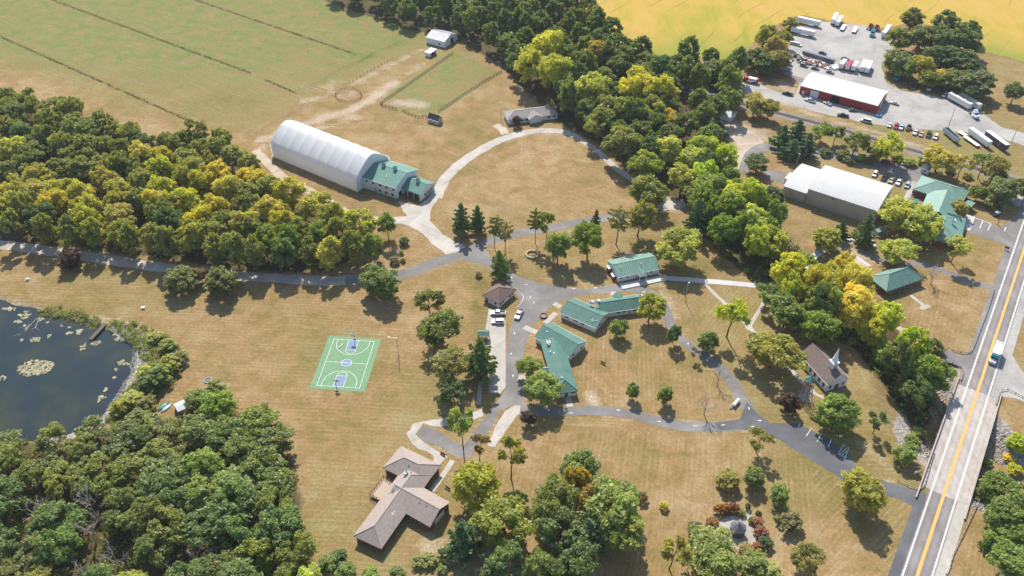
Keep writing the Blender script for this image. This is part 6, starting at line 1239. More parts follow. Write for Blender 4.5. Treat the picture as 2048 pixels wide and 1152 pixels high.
t = newroot('caravan'); q = MB(); q.extr([(-3.2, .55), (3.0, .55), (3.3, 1.2), (3.1, 2.5), (2.6, 2.75), (-2.9, 2.75), (-3.25, 2.3)], -1.15, 1.15, 'y'); q.build('body', M['paintmatte'], t, bevel=.1)
for x in (-2, .2, 2): q = MB(); q.box(x - .4, x + .4, -1.19, -1.14, 1.4, 2.1); q.build('window', M['glass'], t)
q = MB(); q.box(-.4, .4, -.3, .3, 2.74, 3.0); q.build('roof_vent', M['steel'], t); q = MB(); q.box(3.0, 4.3, -.06, .06, .5, .6); q.build('tow_bar', M['blacksteel'], t); axles(t, (-.5, .4), 1.0, .36)
t = newroot('farm_tractor'); q = MB(); q.extr([(-.4, .8), (2.0, .8), (2.0, 1.45), (.2, 1.6), (-.4, 1.3)], -.4, .4, 'y'); q.build('hood', M['paintmatte'], t); q = MB(); frustum(q, -1.4, .1, .75, 1.0, -1.3, -.1, .65, 2.4); q.build('cab_glass', M['glass'], t); q = MB(); q.box(-1.4, 0, -.75, .75, 2.4, 2.52); q.build('cab_roof', M['paintmatte'], t)
for s in (-1, 1): wheel(t, -.9, s * .95, .8, .45); wheel(t, 1.6, s * .8, .5, .3)
q = MB(); q.box(2.0, 2.9, -.9, .9, .5, 1.0); q.build('loader_bucket', M['rust'], t)
t = newroot('dump_truck'); q = MB(); q.extr([(1.7, .7), (4.4, .7), (4.4, 1.7), (3.4, 1.9), (3.0, 2.8), (1.7, 2.8)], -1.15, 1.15, 'y'); q.build('cab', M['red'], t, bevel=.07); q = MB(); q.box(3.05, 3.4, -1.0, 1.0, 1.95, 2.6); q.build('windscreen', M['glass'], t)
q = MB(); q.box(-5, 1.5, -1.25, 1.25, 1.1, 2.9); q.box(-5.02, -4.0, -1.27, 1.27, 1.08, 2.95, 1); q.box(.7, 1.52, -1.27, 1.27, 1.08, 2.95, 1); q.build('load_body', [M['trim'], M['red']], t); q = MB(); q.box(-5, 4, -.45, .45, .7, 1.1); q.build('chassis', M['blacksteel'], t); axles(t, (-3.6, -2.3, 3.2))
t = newroot('utility_cart'); q = MB(); q.box(-1.5, 1.5, -.8, .8, .35, .8); q.build('body', M['blacksteel'], t, bevel=.05); q = MB(); q.box(-1.3, .7, -.85, .85, 1.9, 2.0); q.build('canopy', M['paintmatte'], t); q = MB(); q.box(-.9, -.3, -.7, .7, .8, 1.35); q.build('seat', M['wood'], t)
q = MB(); [q.cyl((x, y, .8), (x, y, 1.9), .04) for x in (-1.2, .6) for y in (-.75, .75)]; q.build('canopy_frame', M['steel'], t)
for sx in (-1, 1):
    for sy in (-1, 1): wheel(t, sx, sy * .75, .3, .22)
used = set()
PAINTED = ('body', 'roof_panel', 'box_body', 'cab', 'roof_fairing', 'tub', 'deck', 'hood', 'cab_roof', 'canopy')
def V(kind, w, tail, nose, col, label, cat, group=None, scale=None, z=0.0):
    a, b = g(w, *tail, .8), g(w, *nose, .8); c = (a + b) / 2; rz = math.atan2(b.y - a.y, b.x - a.x); src = PR[kind]
    if kind not in used:
        used.add(kind); t = src; t.location = (c.x, c.y, z); t.rotation_euler = (0, 0, rz); tag(t, label, cat, group)
    else: t = dup(src, (c.x, c.y, z), rz, label, group); t['category'] = cat
    if scale: t.scale = scale
    elif t is not src: t.scale = (1, 1, 1)
    for ch in t.children:
        if ch.name.split('.')[0] in PAINTED: ch.color = (*col, 1)
    return t
WH, SV, DK, RD, BK, LB, DGN, BGE = (.72, .72, .71), (.4, .41, .43), (.03, .035, .045), (.38, .03, .03), (.02, .02, .022), (.3, .42, .55), (.03, .06, .045), (.42, .32, .26)
gC = 'cars parked by the gym'; gY = 'row of vehicles on the railway verge'; gT = 'box trailers in the truck yard'
V('pickup_truck', 't', (572, 612), (378, 612), WH, 'white pickup nearest the brown-roofed cottage on the parking strip', 'pickup'); V('suv', 't', (562, 738), (382, 738), WH, 'white estate car beside the pickup on the parking strip', 'car'); V('pickup_truck', 't', (812, 570), (742, 695), WH, 'white pickup with loaded bed standing on the asphalt court', 'pickup')
V('suv', 'c', (75, 240), (40, 308), WH, 'white car parked apart above the gym, leftmost of the row', 'car', gC); V('pickup_truck', 'c', (185, 285), (145, 345), DK, 'black pickup second in the row above the gym', 'pickup', gC); V('sedan', 'c', (262, 320), (230, 375), SV, 'silver car with open boot in the row above the gym', 'car', gC)
V('pickup_truck', 'c', (350, 335), (312, 400), WH, 'white pickup in the middle right of the row above the gym', 'pickup', gC); V('suv', 'c', (445, 375), (418, 432), LB, 'light blue car at the right end of the row above the gym', 'car', gC); V('utility_cart', 'c', (1490, 730), (1420, 755), (.3, .45, .4), 'small dark cart with pale green canopy on the verge by the car park', 'cart')
V('pickup_truck', 'c', (130, 118), (270, 150), RD, 'dark red pickup in the shade of the railway bushes', 'pickup'); V('flatbed_trailer', 'c', (385, 155), (470, 175), SV, 'low grey trailer behind the dark red pickup', 'trailer', None, (.5, .7, .7))
V('sedan', 'q', (960, 355), (925, 425), (.55, .6, .58), 'pale car at the left end of the verge row', 'car', gY); V('pickup_truck', 'q', (1068, 362), (1020, 455), RD, 'red pickup in the verge row', 'pickup', gY); V('pickup_truck', 'q', (1150, 378), (1105, 470), (.55, .6, .68), 'pale blue pickup beside the red one', 'pickup', gY)
V('farm_tractor', 'q', (1265, 400), (1215, 475), (.06, .065, .05), 'dark tractor with bucket in the verge row', 'tractor', gY); V('pickup_truck', 'q', (1370, 462), (1325, 545), WH, 'white pickup right of the tractor in the verge row', 'pickup', gY); V('sedan', 'q', (1450, 500), (1425, 570), BGE, 'small dull pink car in the verge row', 'car', gY)
V('pickup_truck', 'q', (1580, 480), (1530, 600), DGN, 'dark green pickup in the verge row', 'pickup', gY, (1.1, 1.1, 1.1)); V('suv', 'q', (1690, 530), (1645, 625), WH, 'white car at the right end of the verge row', 'car', gY)
V('van', 'q', (645, 345), (490, 308), WH, 'white van driving along the lane below the red barn', 'van'); V('pickup_truck', 'q', (295, 255), (120, 222), DK, 'dark pickup with white bed cover on the lane below the red barn', 'pickup'); V('sedan', 'q', (1090, 65), (945, 25), (.5, .52, .54), 'silver car just right of the red barn', 'car')
V('pickup_truck', 'y', (590, 885), (512, 865), DK, 'dark pickup left of the red barn', 'pickup'); V('pickup_truck', 'y', (845, 965), (725, 925), WH, 'white pickup in front of the white barn door', 'pickup'); V('sedan', 'y', (990, 985), (950, 965), SV, 'grey car at the dark barn door', 'car')
V('suv', 'y', (595, 345), (640, 352), WH, 'left of two white cars below the left trailers', 'car'); V('suv', 'y', (625, 350), (700, 372), WH, 'right of two white cars below the left trailers', 'car'); V('dump_truck', 'y', (265, 765), (40, 715), RD, 'red truck with white load body at the left of the yard', 'truck'); V('sedan', 'y', (75, 770), (40, 760), WH, 'white car in the trees beside the red truck', 'car')
V('caravan', 'y', (600, 640), (465, 610), (.4, .44, .47), 'lowest of three old grey caravans at the yard edge', 'caravan', 'old caravans'); V('caravan', 'y', (590, 565), (480, 550), (.42, .48, .52), 'middle of three old grey caravans at the yard edge', 'caravan', 'old caravans'); V('caravan', 'y', (590, 505), (510, 485), (.35, .4, .45), 'topmost of three old grey caravans at the yard edge', 'caravan', 'old caravans')
V('box_trailer', 'y', (890, 170), (645, 115), WH, 'upper white box trailer at the left of the yard', 'trailer', gT); V('box_trailer', 'y', (825, 275), (590, 222), WH, 'lower white box trailer at the left of the yard', 'trailer', gT)
V('box_trailer', 'y', (1012, 165), (1062, 60), WH, 'left of two white trailers standing side by side at the field edge', 'trailer', gT, (.85, 1, 1)); V('box_trailer', 'y', (1060, 175), (1112, 95), WH, 'right of two white trailers standing side by side at the field edge', 'trailer', gT, (.8, 1, .95)); V('flatbed_trailer', 'y', (1112, 218), (1155, 145), (.5, .5, .5), 'left grey flatbed by the field edge', 'trailer'); V('flatbed_trailer', 'y', (1235, 245), (1278, 165), (.62, .62, .62), 'right pale flatbed alone by the field edge', 'trailer')
V('box_trailer', 'y', (1620, 190), (1535, 300), WH, 'white box trailer in the top right corner of the yard', 'trailer', gT); V('tractor_unit', 'y', (1400, 200), (1440, 175), (.3, .04, .05), 'left red tractor unit at the field edge', 'truck', None, (.8, 1, 1)); V('tractor_unit', 'y', (1465, 215), (1500, 185), (.32, .05, .06), 'right red tractor unit at the field edge', 'truck', None, (.8, 1, 1)); V('tractor_unit', 'y', (1450, 225), (1425, 285), (.03, .33, .36), 'teal tractor unit facing into the yard', 'truck')
V('container_trailer', 'y', (1085, 640), (1160, 540), (.6, .58, .55), 'leftmost grey container of the row above the red barn', 'container', 'containers above the red barn'); V('container_trailer', 'y', (1150, 655), (1230, 550), RD, 'red container of the row above the red barn', 'container', 'containers above the red barn'); V('container_trailer', 'y', (1215, 665), (1285, 560), (.62, .5, .48), 'pinkish white container beside the red one', 'container', 'containers above the red barn')
V('box_trailer', 'y', (1310, 680), (1365, 540), WH, 'left white trailer backed up above the red barn', 'trailer', gT, (.8, 1, 1)); V('box_trailer', 'y', (1365, 690), (1415, 555), WH, 'right white trailer backed up above the red barn', 'trailer', gT, (.8, 1, 1)); V('box_trailer', 'y', (700, 455), (1050, 560), (.17, .18, .19), 'long weathered grey trailer above the scrap', 'trailer', None, (1.35, 1, .75))
V('sedan', 'y', (890, 440), (945, 455), DK, 'dark car alone above the grey trailer', 'car'); V('sedan', 'y', (1125, 500), (1185, 515), DK, 'dark car on the gravel above the containers', 'car')
V('box_trailer', 'tr', (390, 240), (735, 430), (.68, .67, .63), 'cream semi-trailer coupled to the white tractor by the grove', 'trailer', gT); V('tractor_unit', 'tr', (735, 455), (835, 570), (.66, .68, .72), 'white tractor unit pulling the cream trailer', 'truck'); V('box_trailer', 'tr', (540, 245), (865, 440), (.62, .58, .54), 'tan semi-trailer parked behind the cream one', 'trailer', gT)
V('dump_trailer', 'tr', (545, 905), (340, 730), (.5, .52, .52), 'open grey dump trailer with dark inside on the verge', 'trailer'); V('flatbed_trailer', 'tr', (620, 800), (865, 970), (.6, .54, .5), 'pale low flatbed between dump trailer and white trailer', 'trailer'); V('box_trailer', 'tr', (1010, 985), (685, 745), WH, 'clean white trailer on the verge', 'trailer', gT); V('mural_trailer', 'tr', (940, 800), (1240, 1020), DK, 'trailer with dark picture sides at the verge end', 'trailer')
V('flatbed_trailer', 'tr', (660, 795), (565, 745), (.6, .54, .5), 'short pale ramp trailer at the head of the flatbed', 'trailer', None, (.45, 1, .8)); V('suv', 'tr', (395, 200), (335, 235), WH, 'white car at the tail of the cream trailer', 'car'); V('pickup_truck', 'tr', (175, 50), (105, 175), (.62, .68, .7), 'pale pickup in the shade edge of the grove', 'pickup', None, (1.1, 1.1, 1.1))
V('pickup_truck', 'w', (1108, 490), (1090, 510), DK, 'dark pickup in the deep shade of the grove', 'pickup'); V('farm_tractor', 'w', (1070, 480), (1062, 500), (.03, .06, .1), 'dark blue tractor in the shade of the grove', 'tractor'); V('tractor_unit', 'w', (990, 440), (985, 465), (.03, .25, .3), 'teal machine in the shade at the grove edge', 'truck', None, (.7, .9, .8))
V('sedan', 'q', (300, 150), (440, 160), (.1, .14, .11), 'dark green car against the red barn wall', 'car'); V('box_truck', 'r', (1125, 85), (1060, 262), WH, 'white box truck with green cab driving on the highway', 'truck', z=.07)
V('sedan', 'y', (795, 600), (885, 620), (.1, .08, .07), 'rusty dark wreck at the front of the scrap', 'car'); V('sedan', 'y', (970, 640), (1025, 655), (.2, .19, .18), 'grey wreck right of the scrap', 'car'); V('suv', 'y', (690, 570), (760, 590), (.15, .17, .2), 'dull blue wreck left of the scrap', 'car'); V('suv', 'y', (600, 470), (660, 490), DK, 'black wreck beside the topmost caravan', 'car'); V('van', 'y', (700, 510), (750, 545), (.25, .27, .3), 'grey van wreck below the grey trailer', 'van')
for k, t in PR.items():
    if k not in used: [bpy.data.objects.remove(o) for o in list(t.children_recursive) + [t]]
# scrap heaps
r = random.Random(77); q = MB(); P = [g('y', *p) for p in ((640, 470), (700, 480), (800, 510), (900, 560), (1050, 580), (1060, 620), (960, 620), (880, 590), (780, 570), (680, 560))]
n = 0
while n < 170:
    x = r.uniform(min(p.x for p in P), max(p.x for p in P)); y = r.uniform(min(p.y for p in P), max(p.y for p in P))
    if in_poly((x, y), P) < .2: continue
    n += 1; a = r.uniform(0, 3.1); l, w, h = r.uniform(.4, 2.2), r.uniform(.3, 1.3), r.uniform(.2, 1.3); ca, sa = math.cos(a), math.sin(a); mi = r.choice((0, 1, 2, 3, 3, 4))
    q.prism([(x + dx * ca - dy * sa, y + dx * sa + dy * ca) for dx, dy in ((-l, -w), (l, -w), (l, w), (-l, w))], 0, h, mi)
stuff(q.build('scrap', [M['rust'], M['steel'], M['blacksteel'], M['trim'], M['woodred']]), 'jumbled scrap metal and parts between caravans and containers', 'scrap')
# ---------------------------------------------------------------- bridge and guard rails
q = MB(); q.add([hw(BR0, -3.2, z) for z in (-.9, .05)] + [hw(BR1, -3.2, z) for z in (-.9, .05)] + [hw(BR0, RW + 3.4, z) for z in (-.9, .05)] + [hw(BR1, RW + 3.4, z) for z in (-.9, .05)], [(0, 1, 3, 2), (4, 6, 7, 5), (1, 5, 7, 3), (0, 2, 6, 4), (0, 4, 5, 1), (2, 3, 7, 6)])
bt = thing('road_bridge', 'concrete highway bridge over the rocky creek', 'bridge', hw((BR0 + BR1) / 2, RW / 2, 0)); org = bt.location.copy()
def child(mb, nm, mat, par=bt): o = mb.build(nm, mat, par); o.location = -org; return o
child(q, 'deck', M['concpink'])
def bar(s0, s1, t0, t1, z0, z1, mi=0, q=None):
    q = q or MB(); p = [hw(s0, t0), hw(s1, t0), hw(s1, t1), hw(s0, t1)]; q.prism(p, z0, z1, mi); return q
for t0, t1 in ((-3.55, -3.2), (RW + 3.4, RW + 3.75)): child(bar(BR0 - 6, BR1 + 3, t0, t1, -.9, .8), 'parapet', M['concpink'])
for k in (.0, .33, .67, 1.0): s = BR0 + (BR1 - BR0) * k; child(bar(s - .5, s + .5, -2.6, RW + 2.8, -6, -.92), 'pier', M['concpink'])
for s in (BR0 + 1.0, BR1 - 1.0, (BR0 + BR1) / 2): child(bar(s - .12, s + .12, -3.1, RW + 3.3, .054, .06), 'expansion_joint', M['conc'])
def guardrail(pts, label, w='f'):
    P = smooth_line(pl(pts, w), 1.9); c = P[0]; t = thing('guard_rail', label, 'guard rail', c, 0, 'highway guard rails')
    q = MB()
    for z0, z1 in ((.45, .58), (.6, .74)):
        for a, b in zip(P[:-1], P[1:]):
            d = (b - a).normalized(); n_ = Vector((-d.y, d.x, 0)) * .05; q.prism([a - n_, b - n_, b + n_, a + n_], z0, z1)
    o = q.build('rail', M['steel'], t); o.location = -c
    me = None
    for p in P:
        if me is None: q = MB(); q.box(-.09, .09, -.09, .09, 0, .78); o = q.build('post', M['wood'], t); me = o.data
        else: o = link('post', me, t)
        o.location = p - c
guardrail([(1988, 578), (1977, 615), (1962, 655), (1947, 694), (1938, 707), (1920, 706), (1895, 698)], 'guard rail round the lawn corner left of the highway'); guardrail([(1888, 722), (1905, 726), (1922, 735), (1926, 745), (1921, 762)], 'short curved guard rail at the upper left bridge end')
guardrail([(1796, 963), (1815, 972), (1838, 980), (1848, 972), (1856, 945), (1868, 905)], 'guard rail from the camp lane to the lower left bridge end'); guardrail([(1892, 1150), (1900, 1132), (1905, 1112), (1930, 1060), (1958, 1000)], 'long guard rail at the lower right of the highway'); guardrail([(1992, 810), (1996, 795), (2003, 782), (2015, 780), (2045, 796)], 'curved guard rail right of the bridge by the gravel drive')
# ---------------------------------------------------------------- fences
def fence(pts, label, gap=3.0, h=1.35, w='f', rails=(.55, 1.15), mat='wood', name='fence', cat='fence', group='paddock fences', closed=False, pr=.09, rr_=.06):
    P = [Vector(p) for p in pl(pts, w)]; L_ = sum((b - a).length for a, b in zip(P[:-1], P[1:])); gap = max(gap, L_ / 98); Q = []
    for a, b in zip(P[:-1], P[1:]):
        k = max(1, round((b - a).length / gap)); Q += [a.lerp(b, i / k) for i in range(k)]
    Q.append(P[-1]); c = Q[0]; t = thing(name, label, cat, c, 0, group); me = None
    for p in Q:
        if me is None: q = MB(); q.cyl((0, 0, 0), (0, 0, h), pr, pr * .9, 6); o = q.build('post', M[mat], t); me = o.data
        else: o = link('post', me, t)
        o.location = p - c
    if rails:
        q = MB()
        for z in rails:
            for a, b in zip(Q[:-1], Q[1:]): q.cyl(a + Vector((0, 0, z)), b + Vector((0, 0, z)), rr_, rr_, 4, caps=False)
        o = q.build('rails', M[mat], t); o.location = -c
    return t
fence([(905, 108), (870, 132), (830, 160), (790, 188), (765, 205), (762, 210)], 'board fence along the upper left side of the paddock', 2.6, pr=.15, rr_=.11)
fence([(761, 207), (764, 212), (793, 220)], 'short board fence at the lower left paddock corner', 2.6, pr=.15, rr_=.11); fence([(806, 223), (824, 232), (838, 236), (853, 234)], 'short board fence between the gate gap and the dark-roofed shed', 2.6, pr=.15, rr_=.11)
fence([(877, 224), (920, 195), (965, 166), (1003, 144)], 'board fence along the lower right side of the paddock', 2.6, pr=.15, rr_=.11)
fence([(706, 163), (735, 145), (770, 127), (775, 125)], 'line of bare fence posts along the track', 3.2, rails=None, pr=.14); fence([(717, 125), (730, 118), (744, 110)], 'short post fence at the pasture gate', 2.2)
fence([(510, 270), (540, 252), (590, 226), (640, 200), (700, 165)], 'wire fence along the pasture edge behind the arena', 4.5, 1.2, rails=(1.1,), pr=.06); fence([(744, 110), (780, 95), (830, 75)], 'wire fence from the pasture gate towards the barn', 4.5, 1.2, rails=(1.1,), pr=.06); fence([(592, 186), (640, 165), (680, 142), (717, 125)], 'wire fence at the lower pasture corner', 5, 1.2, rails=(1.1,), pr=.06)
c = g('d', 590, 800); rp = [(590 + 160 * math.cos(a), 800 + 82 * math.sin(a)) for a in np.linspace(0, 6.2832, 25)]; fence(rp, 'round riding pen of rails beside the pale track', 2.2, 1.5, 'd', (.4, .9, 1.4), 'rust', 'round_pen', 'pen', None)
def field_fence(a, b, label, sd):
    t = fence([a, b], label, 5, 1.3, rails=(1.1,), group='pasture fences', pr=.07, rr_=.025); A, B = G(*a), G(*b); n_ = int((B - A).length / .4); r = np.random.default_rng(sd)
    tt = np.sort(r.random(n_)); C = np.stack([A.x + (B.x - A.x) * tt + r.normal(size=n_) * .3, A.y + (B.y - A.y) * tt + r.normal(size=n_) * .3, np.full(n_, .3)], -1)
    me = leaf_mesh('weeds', C, .2 + .3 * r.random(n_), 12, .2, sd, .5, .4, .9, -.2); me.materials.append(M['leaf']); o = link('weeds', me); o.color = (.3, .25, .13, 1); stuff(o, 'strip of tall dry weeds along ' + label, 'weeds')
field_fence((105, 0), (500, 146), 'the middle pasture fence', 61); field_fence((530, 160), (592, 186), 'the short lower end of the pasture fence', 62); field_fence((0, 73), (382, 243), 'the lowest pasture fence', 63); field_fence((388, -1), (712, 109), 'the upper pasture fence', 64)
fence([(1548, 147), (1580, 155), (1606, 163)], 'red-brown board fence at the left end of the red barn', 2, 1.9, rails=(.3, .6, .9, 1.2, 1.5, 1.8), mat='woodred', group=None, name='board_fence')
# ---------------------------------------------------------------- sports court
ct = thing('basketball_court', 'green outdoor basketball court with blue keys and white lines', 'court', g('i', 730, 577), 0)
gA, gB = g('i', 520, 160), g('i', 205, 980); gC_, gD = g('i', 1235, 207), g('i', 960, 1030); o0 = g('i', 732, 577)
ex = ((gC_ - gA) + (gD - gB)).normalized(); ey = Vector((-ex.y, ex.x, 0)); cw = ((gC_ - gA).length + (gD - gB).length) / 4; clen = (((gA + gC_) / 2) - ((gB + gD) / 2)).length / 2
ct.location = o0; ct.rotation_euler = (0, 0, math.atan2(ex.y, ex.x)); c4 = (gA + gC_ + gB + gD) / 4; ct.location = c4
q = MB(); q.box(-cw - 2.3, cw + 2.3, -clen - 1.7, clen + 1.6, 0, .05); q.build('slab', M['courtgreen'], ct)
kw = cw * .24; kl = clen * .445
for s in (-1, 1): q = MB(); y0, y1 = sorted((s * clen, s * (clen - kl))); q.box(-kw, kw, y0, y1, .054, .058); q.build('key_area', M['courtblue'], ct)
q = MB(); q.prism([(kw * math.cos(a), kw * math.sin(a)) for a in np.linspace(0, 6.2832, 33)[:-1]], .054, .058); q.build('centre_circle', M['courtblue'], ct)
q = MB(); lw = .14
def seg(x0, y0, x1, y1, z=.062):
    a, b = Vector((x0, y0, 0)), Vector((x1, y1, 0)); d = (b - a).normalized(); n_ = Vector((-d.y, d.x, 0)) * lw / 2; d = d * lw / 2; q.prism([a - n_ - d, b - n_ + d, b + n_ + d, a + n_ - d], z, z + .004 + .0005 * random.random())
def arc(cx, cy, r_, a0, a1, n=24):
    A_ = np.linspace(a0, a1, n + 1); vs = []
    for a in A_: vs += [(cx + (r_ - lw / 2) * math.cos(a), cy + (r_ - lw / 2) * math.sin(a), .07), (cx + (r_ + lw / 2) * math.cos(a), cy + (r_ + lw / 2) * math.sin(a), .07)]
    q.add(vs, [(2 * i, 2 * i + 1, 2 * i + 3, 2 * i + 2) for i in range(n)])
for a in ((-cw, -clen, cw, -clen), (cw, -clen, cw, clen), (cw, clen, -cw, clen), (-cw, clen, -cw, -clen)): seg(*a)
seg(-cw, 0, cw, 0, .067); arc(0, 0, kw, 0, 6.2832, 36)
for s in (-1, 1):
    yb = s * (clen - kl); seg(-kw, s * clen, -kw, yb, .067); seg(kw, s * clen, kw, yb, .067); seg(-kw, yb, kw, yb, .072); arc(0, yb, kw, math.pi if s > 0 else 0, 2 * math.pi if s > 0 else math.pi)
    r3 = cw * .8; yc = s * (clen - 1.6); arc(0, yc, r3, math.pi if s > 0 else 0, 2 * math.pi if s > 0 else math.pi, 30)
    for x in (-r3, r3): seg(x, s * clen, x, yc, .067)
q.build('court_lines', M['linewhite'], ct)
for s, lb in ((1, 'basketball hoop at the far end of the green court'), (-1, 'basketball hoop at the near end of the green court')):
    bp = Vector((0, s * (clen + .9 if s > 0 else clen + 1.8), 0)); p = Matrix.Rotation(ct.rotation_euler.z, 3, 'Z') @ bp + ct.location
    t = thing('basketball_hoop', lb, 'hoop', p, ct.rotation_euler.z + (math.pi if s > 0 else 0), 'basketball hoops')
    q = MB(); q.tube([(0, 0, 0), (0, 0, 3.2), (0, 1.5, 3.7)], .11, 8); q.build('pole', M['blacksteel'], t); q = MB(); q.box(-.9, .9, 1.5, 1.56, 2.9, 4.0); q.build('backboard', M['trim'], t)
    q = MB(); [q.cyl((.25 * math.cos(a), 1.85 + .25 * math.sin(a), 3.05), (.25 * math.cos(a + .5236), 1.85 + .25 * math.sin(a + .5236), 3.05), .025, .025, 5) for a in np.arange(0, 6.28, .5236)]; q.build('rim', M['red'], t)
    q = MB(); q.box(-.5, .5, -.5, .5, 0, .3); q.build('base', M['blacksteel'], t)
q = MB(); q.prism([(1.7 * math.cos(a), .42 * math.sin(a)) for a in np.linspace(0, 6.2832, 17)[:-1]], 0, .12); o = q.build('paddle_board', M['woodpale'], loc=None); o.location = g('i', 640, 280) + Vector((0, 0, .075)); o.rotation_euler = (0, 0, R(62)); tag(o, 'worn wooden board lying on the green court', 'board')
# ---------------------------------------------------------------- poles and lamps
def lamp_post(base, top, h, label, arm=None, name='street_lamp', cat='lamp post', group='lamp posts', mat='steel'):
    t = thing(name, label, cat, base, 0, group); q = MB(); q.cyl((0, 0, 0), (0, 0, h), .16, .09, 8); q.build('pole', M[mat], t)
    if arm: q = MB(); q.cyl((0, 0, h - .2), (arm[0], arm[1], h + .25), .06, .05, 6); q.build('arm', M['steel'], t); q = MB(); q.box(arm[0] - .45, arm[0] + .15, arm[1] - .16, arm[1] + .16, h + .15, h + .33); q.build('lamp_head', M['trim'], t)
lamp_post(g('f', 797, 711), None, 9, 'lamp post with long arm beside the basketball court', (-2.6, .2)); lamp_post(g('f', 1370, 602), None, 9, 'lamp post on the lawn below the white walkway', (.6, .3)); lamp_post(g('b', 862, 990), None, 9, 'lamp post beside the ranch house', (.1, .6))
lamp_post(g('tr', 395, 705), None, 12, 'tall bare utility pole on the railway verge', None, 'utility_pole', 'utility pole', 'utility poles', 'wood'); lamp_post(g('tr', 1320, 890), None, 8, 'short utility pole by the yard drive', None, 'utility_pole', 'utility pole', 'utility poles', 'wood'); lamp_post(g('w', 408, 960), None, 7, 'thin pole at the upper corner of the gym', (.5, .3)); lamp_post(g('c', 1470, 860), None, 9, 'dark wooden pole at the car park edge', None, 'utility_pole', 'utility pole', 'utility poles', 'wood')
for w_, x_, y_, l in (('f', 969, 400, 'thin flagpole stub at the edge of the oval lawn'), ('a', 1795, 700, 'reddish post at the porch corner')):
    t = thing('marker_post', l, 'post', g(w_, x_, y_)); q = MB(); q.cyl((0, 0, 0), (0, 0, 3.2 if w_ == 'f' else 2.2), .07, .05, 6); q.build('pole', M['rust'], t); q = MB(); q.cyl((0, 0, 3.2 if w_ == 'f' else 2.2), (0, 0, 3.35 if w_ == 'f' else 2.35), .1, .05, 6); q.build('cap', M['trim'], t)
# ---------------------------------------------------------------- planters, benches and other small things
def ring(name, c, r0, r1, h, n, mat, label, cat, soil=None):
    t = thing(name, label, cat, c); q = MB(); a = [6.2832 * i / n for i in range(n)]
    vs = [(r_ * math.cos(x), r_ * math.sin(x), z) for r_, z in ((r0, 0), (r0, h), (r1, h), (r1, .02)) for x in a]
    q.add(vs, [(k * n + i, k * n + (i + 1) % n, (k + 1) * n + (i + 1) % n, (k + 1) * n + i) for k in range(3) for i in range(n)]); q.build('kerb', M[mat], t)
    if soil: q = MB(); q.prism([(r1 * math.cos(x), r1 * math.sin(x)) for x in a], 0.02, h * .5); q.build('soil', M[soil], t)
ring('octagonal_planter', G(1064, 510), 3.0, 2.3, .8, 8, 'woodpale', 'eight-sided timber raised ring on the lawn below the thin pines', 'planter'); ring('round_planter', g('k', 253, 322), 1.5, 1.2, .6, 18, 'rust', 'round rusty planter beside the asphalt court', 'planter', 'blacksteel')
ring('fire_ring', G(416, 761), 1.5, 1.2, .35, 14, 'rock', 'pale stone fire ring on the lawn above the boats', 'fire ring', 'blacksteel')
def bench(name, c, rz, label, mat='trim', cat='bench'):
    t = thing(name, label, cat, c, rz); q = MB(); q.box(-1.0, 1.0, -.25, .25, .42, .5); q.build('seat', M[mat], t); q = MB(); q.box(-1.0, 1.0, .22, .3, .5, 1.0); q.build('backrest', M[mat], t)
    for s in (-1, 1): q = MB(); q.box(s * .85 - .06, s * .85 + .06, -.22, .25, 0, .42); q.build('leg', M['steel'], t)
bench('bench', g('m', 35, 375), R(50), 'white bench beside the fork of the camp path'); bench('bench', G(940, 462), R(0), 'white bench in the shade under the two pines')
t = thing('propane_tank', 'white horizontal tank beside the path fork bench', 'tank', g('m', 38, 372) + Vector((1.5, 1.2, 0)), R(50)); q = MB(); q.cyl((-1.9, 0, .9), (1.9, 0, .9), .6, .6, 14); q.build('tank', M['trim'], t)
for s in (-1.2, 1.2): q = MB(); q.box(s - .1, s + .1, -.4, .4, 0, .45); q.build('support', M['conc'], t)
for u, v, l in ((56, 560, 'small white box on the lawn near the maroon tree'), (287, 617, 'small white box on the lawn above the pond corner')):
    t = thing('utility_box', l, 'box', G(u, v), .3, 'white boxes on the lawn'); q = MB(); q.box(-.6, .6, -.4, .4, 0, .75); q.build('cabinet', M['trim'], t); q = MB(); q.box(-.66, .66, -.46, .46, .75, .85); q.build('lid', M['steel'], t)
def canoe(c, rz, col, label):
    t = thing('rowing_boat', label, 'boat', c, rz, 'upturned boats'); n = 12; q = MB(); vs = []; ms = 7
    for i in range(n + 1):
        x = -2.4 + 4.8 * i / n; w = .75 * (1 - abs(2 * i / n - 1) ** 2.4) + .02; h = .62 * (1 - .35 * abs(2 * i / n - 1) ** 2)
        for j in range(ms): a = math.pi * j / (ms - 1); vs.append((x, w * math.cos(a), h * math.sin(a) ** .7 + .02))
    q.add(vs, [(i * ms + j, i * ms + j + 1, (i + 1) * ms + j + 1, (i + 1) * ms + j) for i in range(n) for j in range(ms - 1)]); o = q.build('hull', M['paint'], t, smooth=True); o.color = (*col, 1)
    q = MB(); q.cyl((-2.3, 0, .62), (2.3, 0, .62), .04, .04, 5); o = q.build('keel', M['paint'], t); o.color = (*[x * .7 for x in col], 1)
canoe(g('n', 1393, 955), R(58), (.04, .3, .28), 'teal upturned boat beside the pond bank'); canoe(g('n', 1422, 968), R(58), (.62, .58, .62), 'pale upturned boat next to the teal one')
t = thing('jetty', 'narrow grey wooden jetty running into the pond', 'jetty', g('n', 838, 312), 0); a, b = g('n', 900, 242), g('n', 772, 380); d_ = (b - a).normalized(); n_ = Vector((-d_.y, d_.x, 0)); c0 = t.location
q = MB(); k = 22
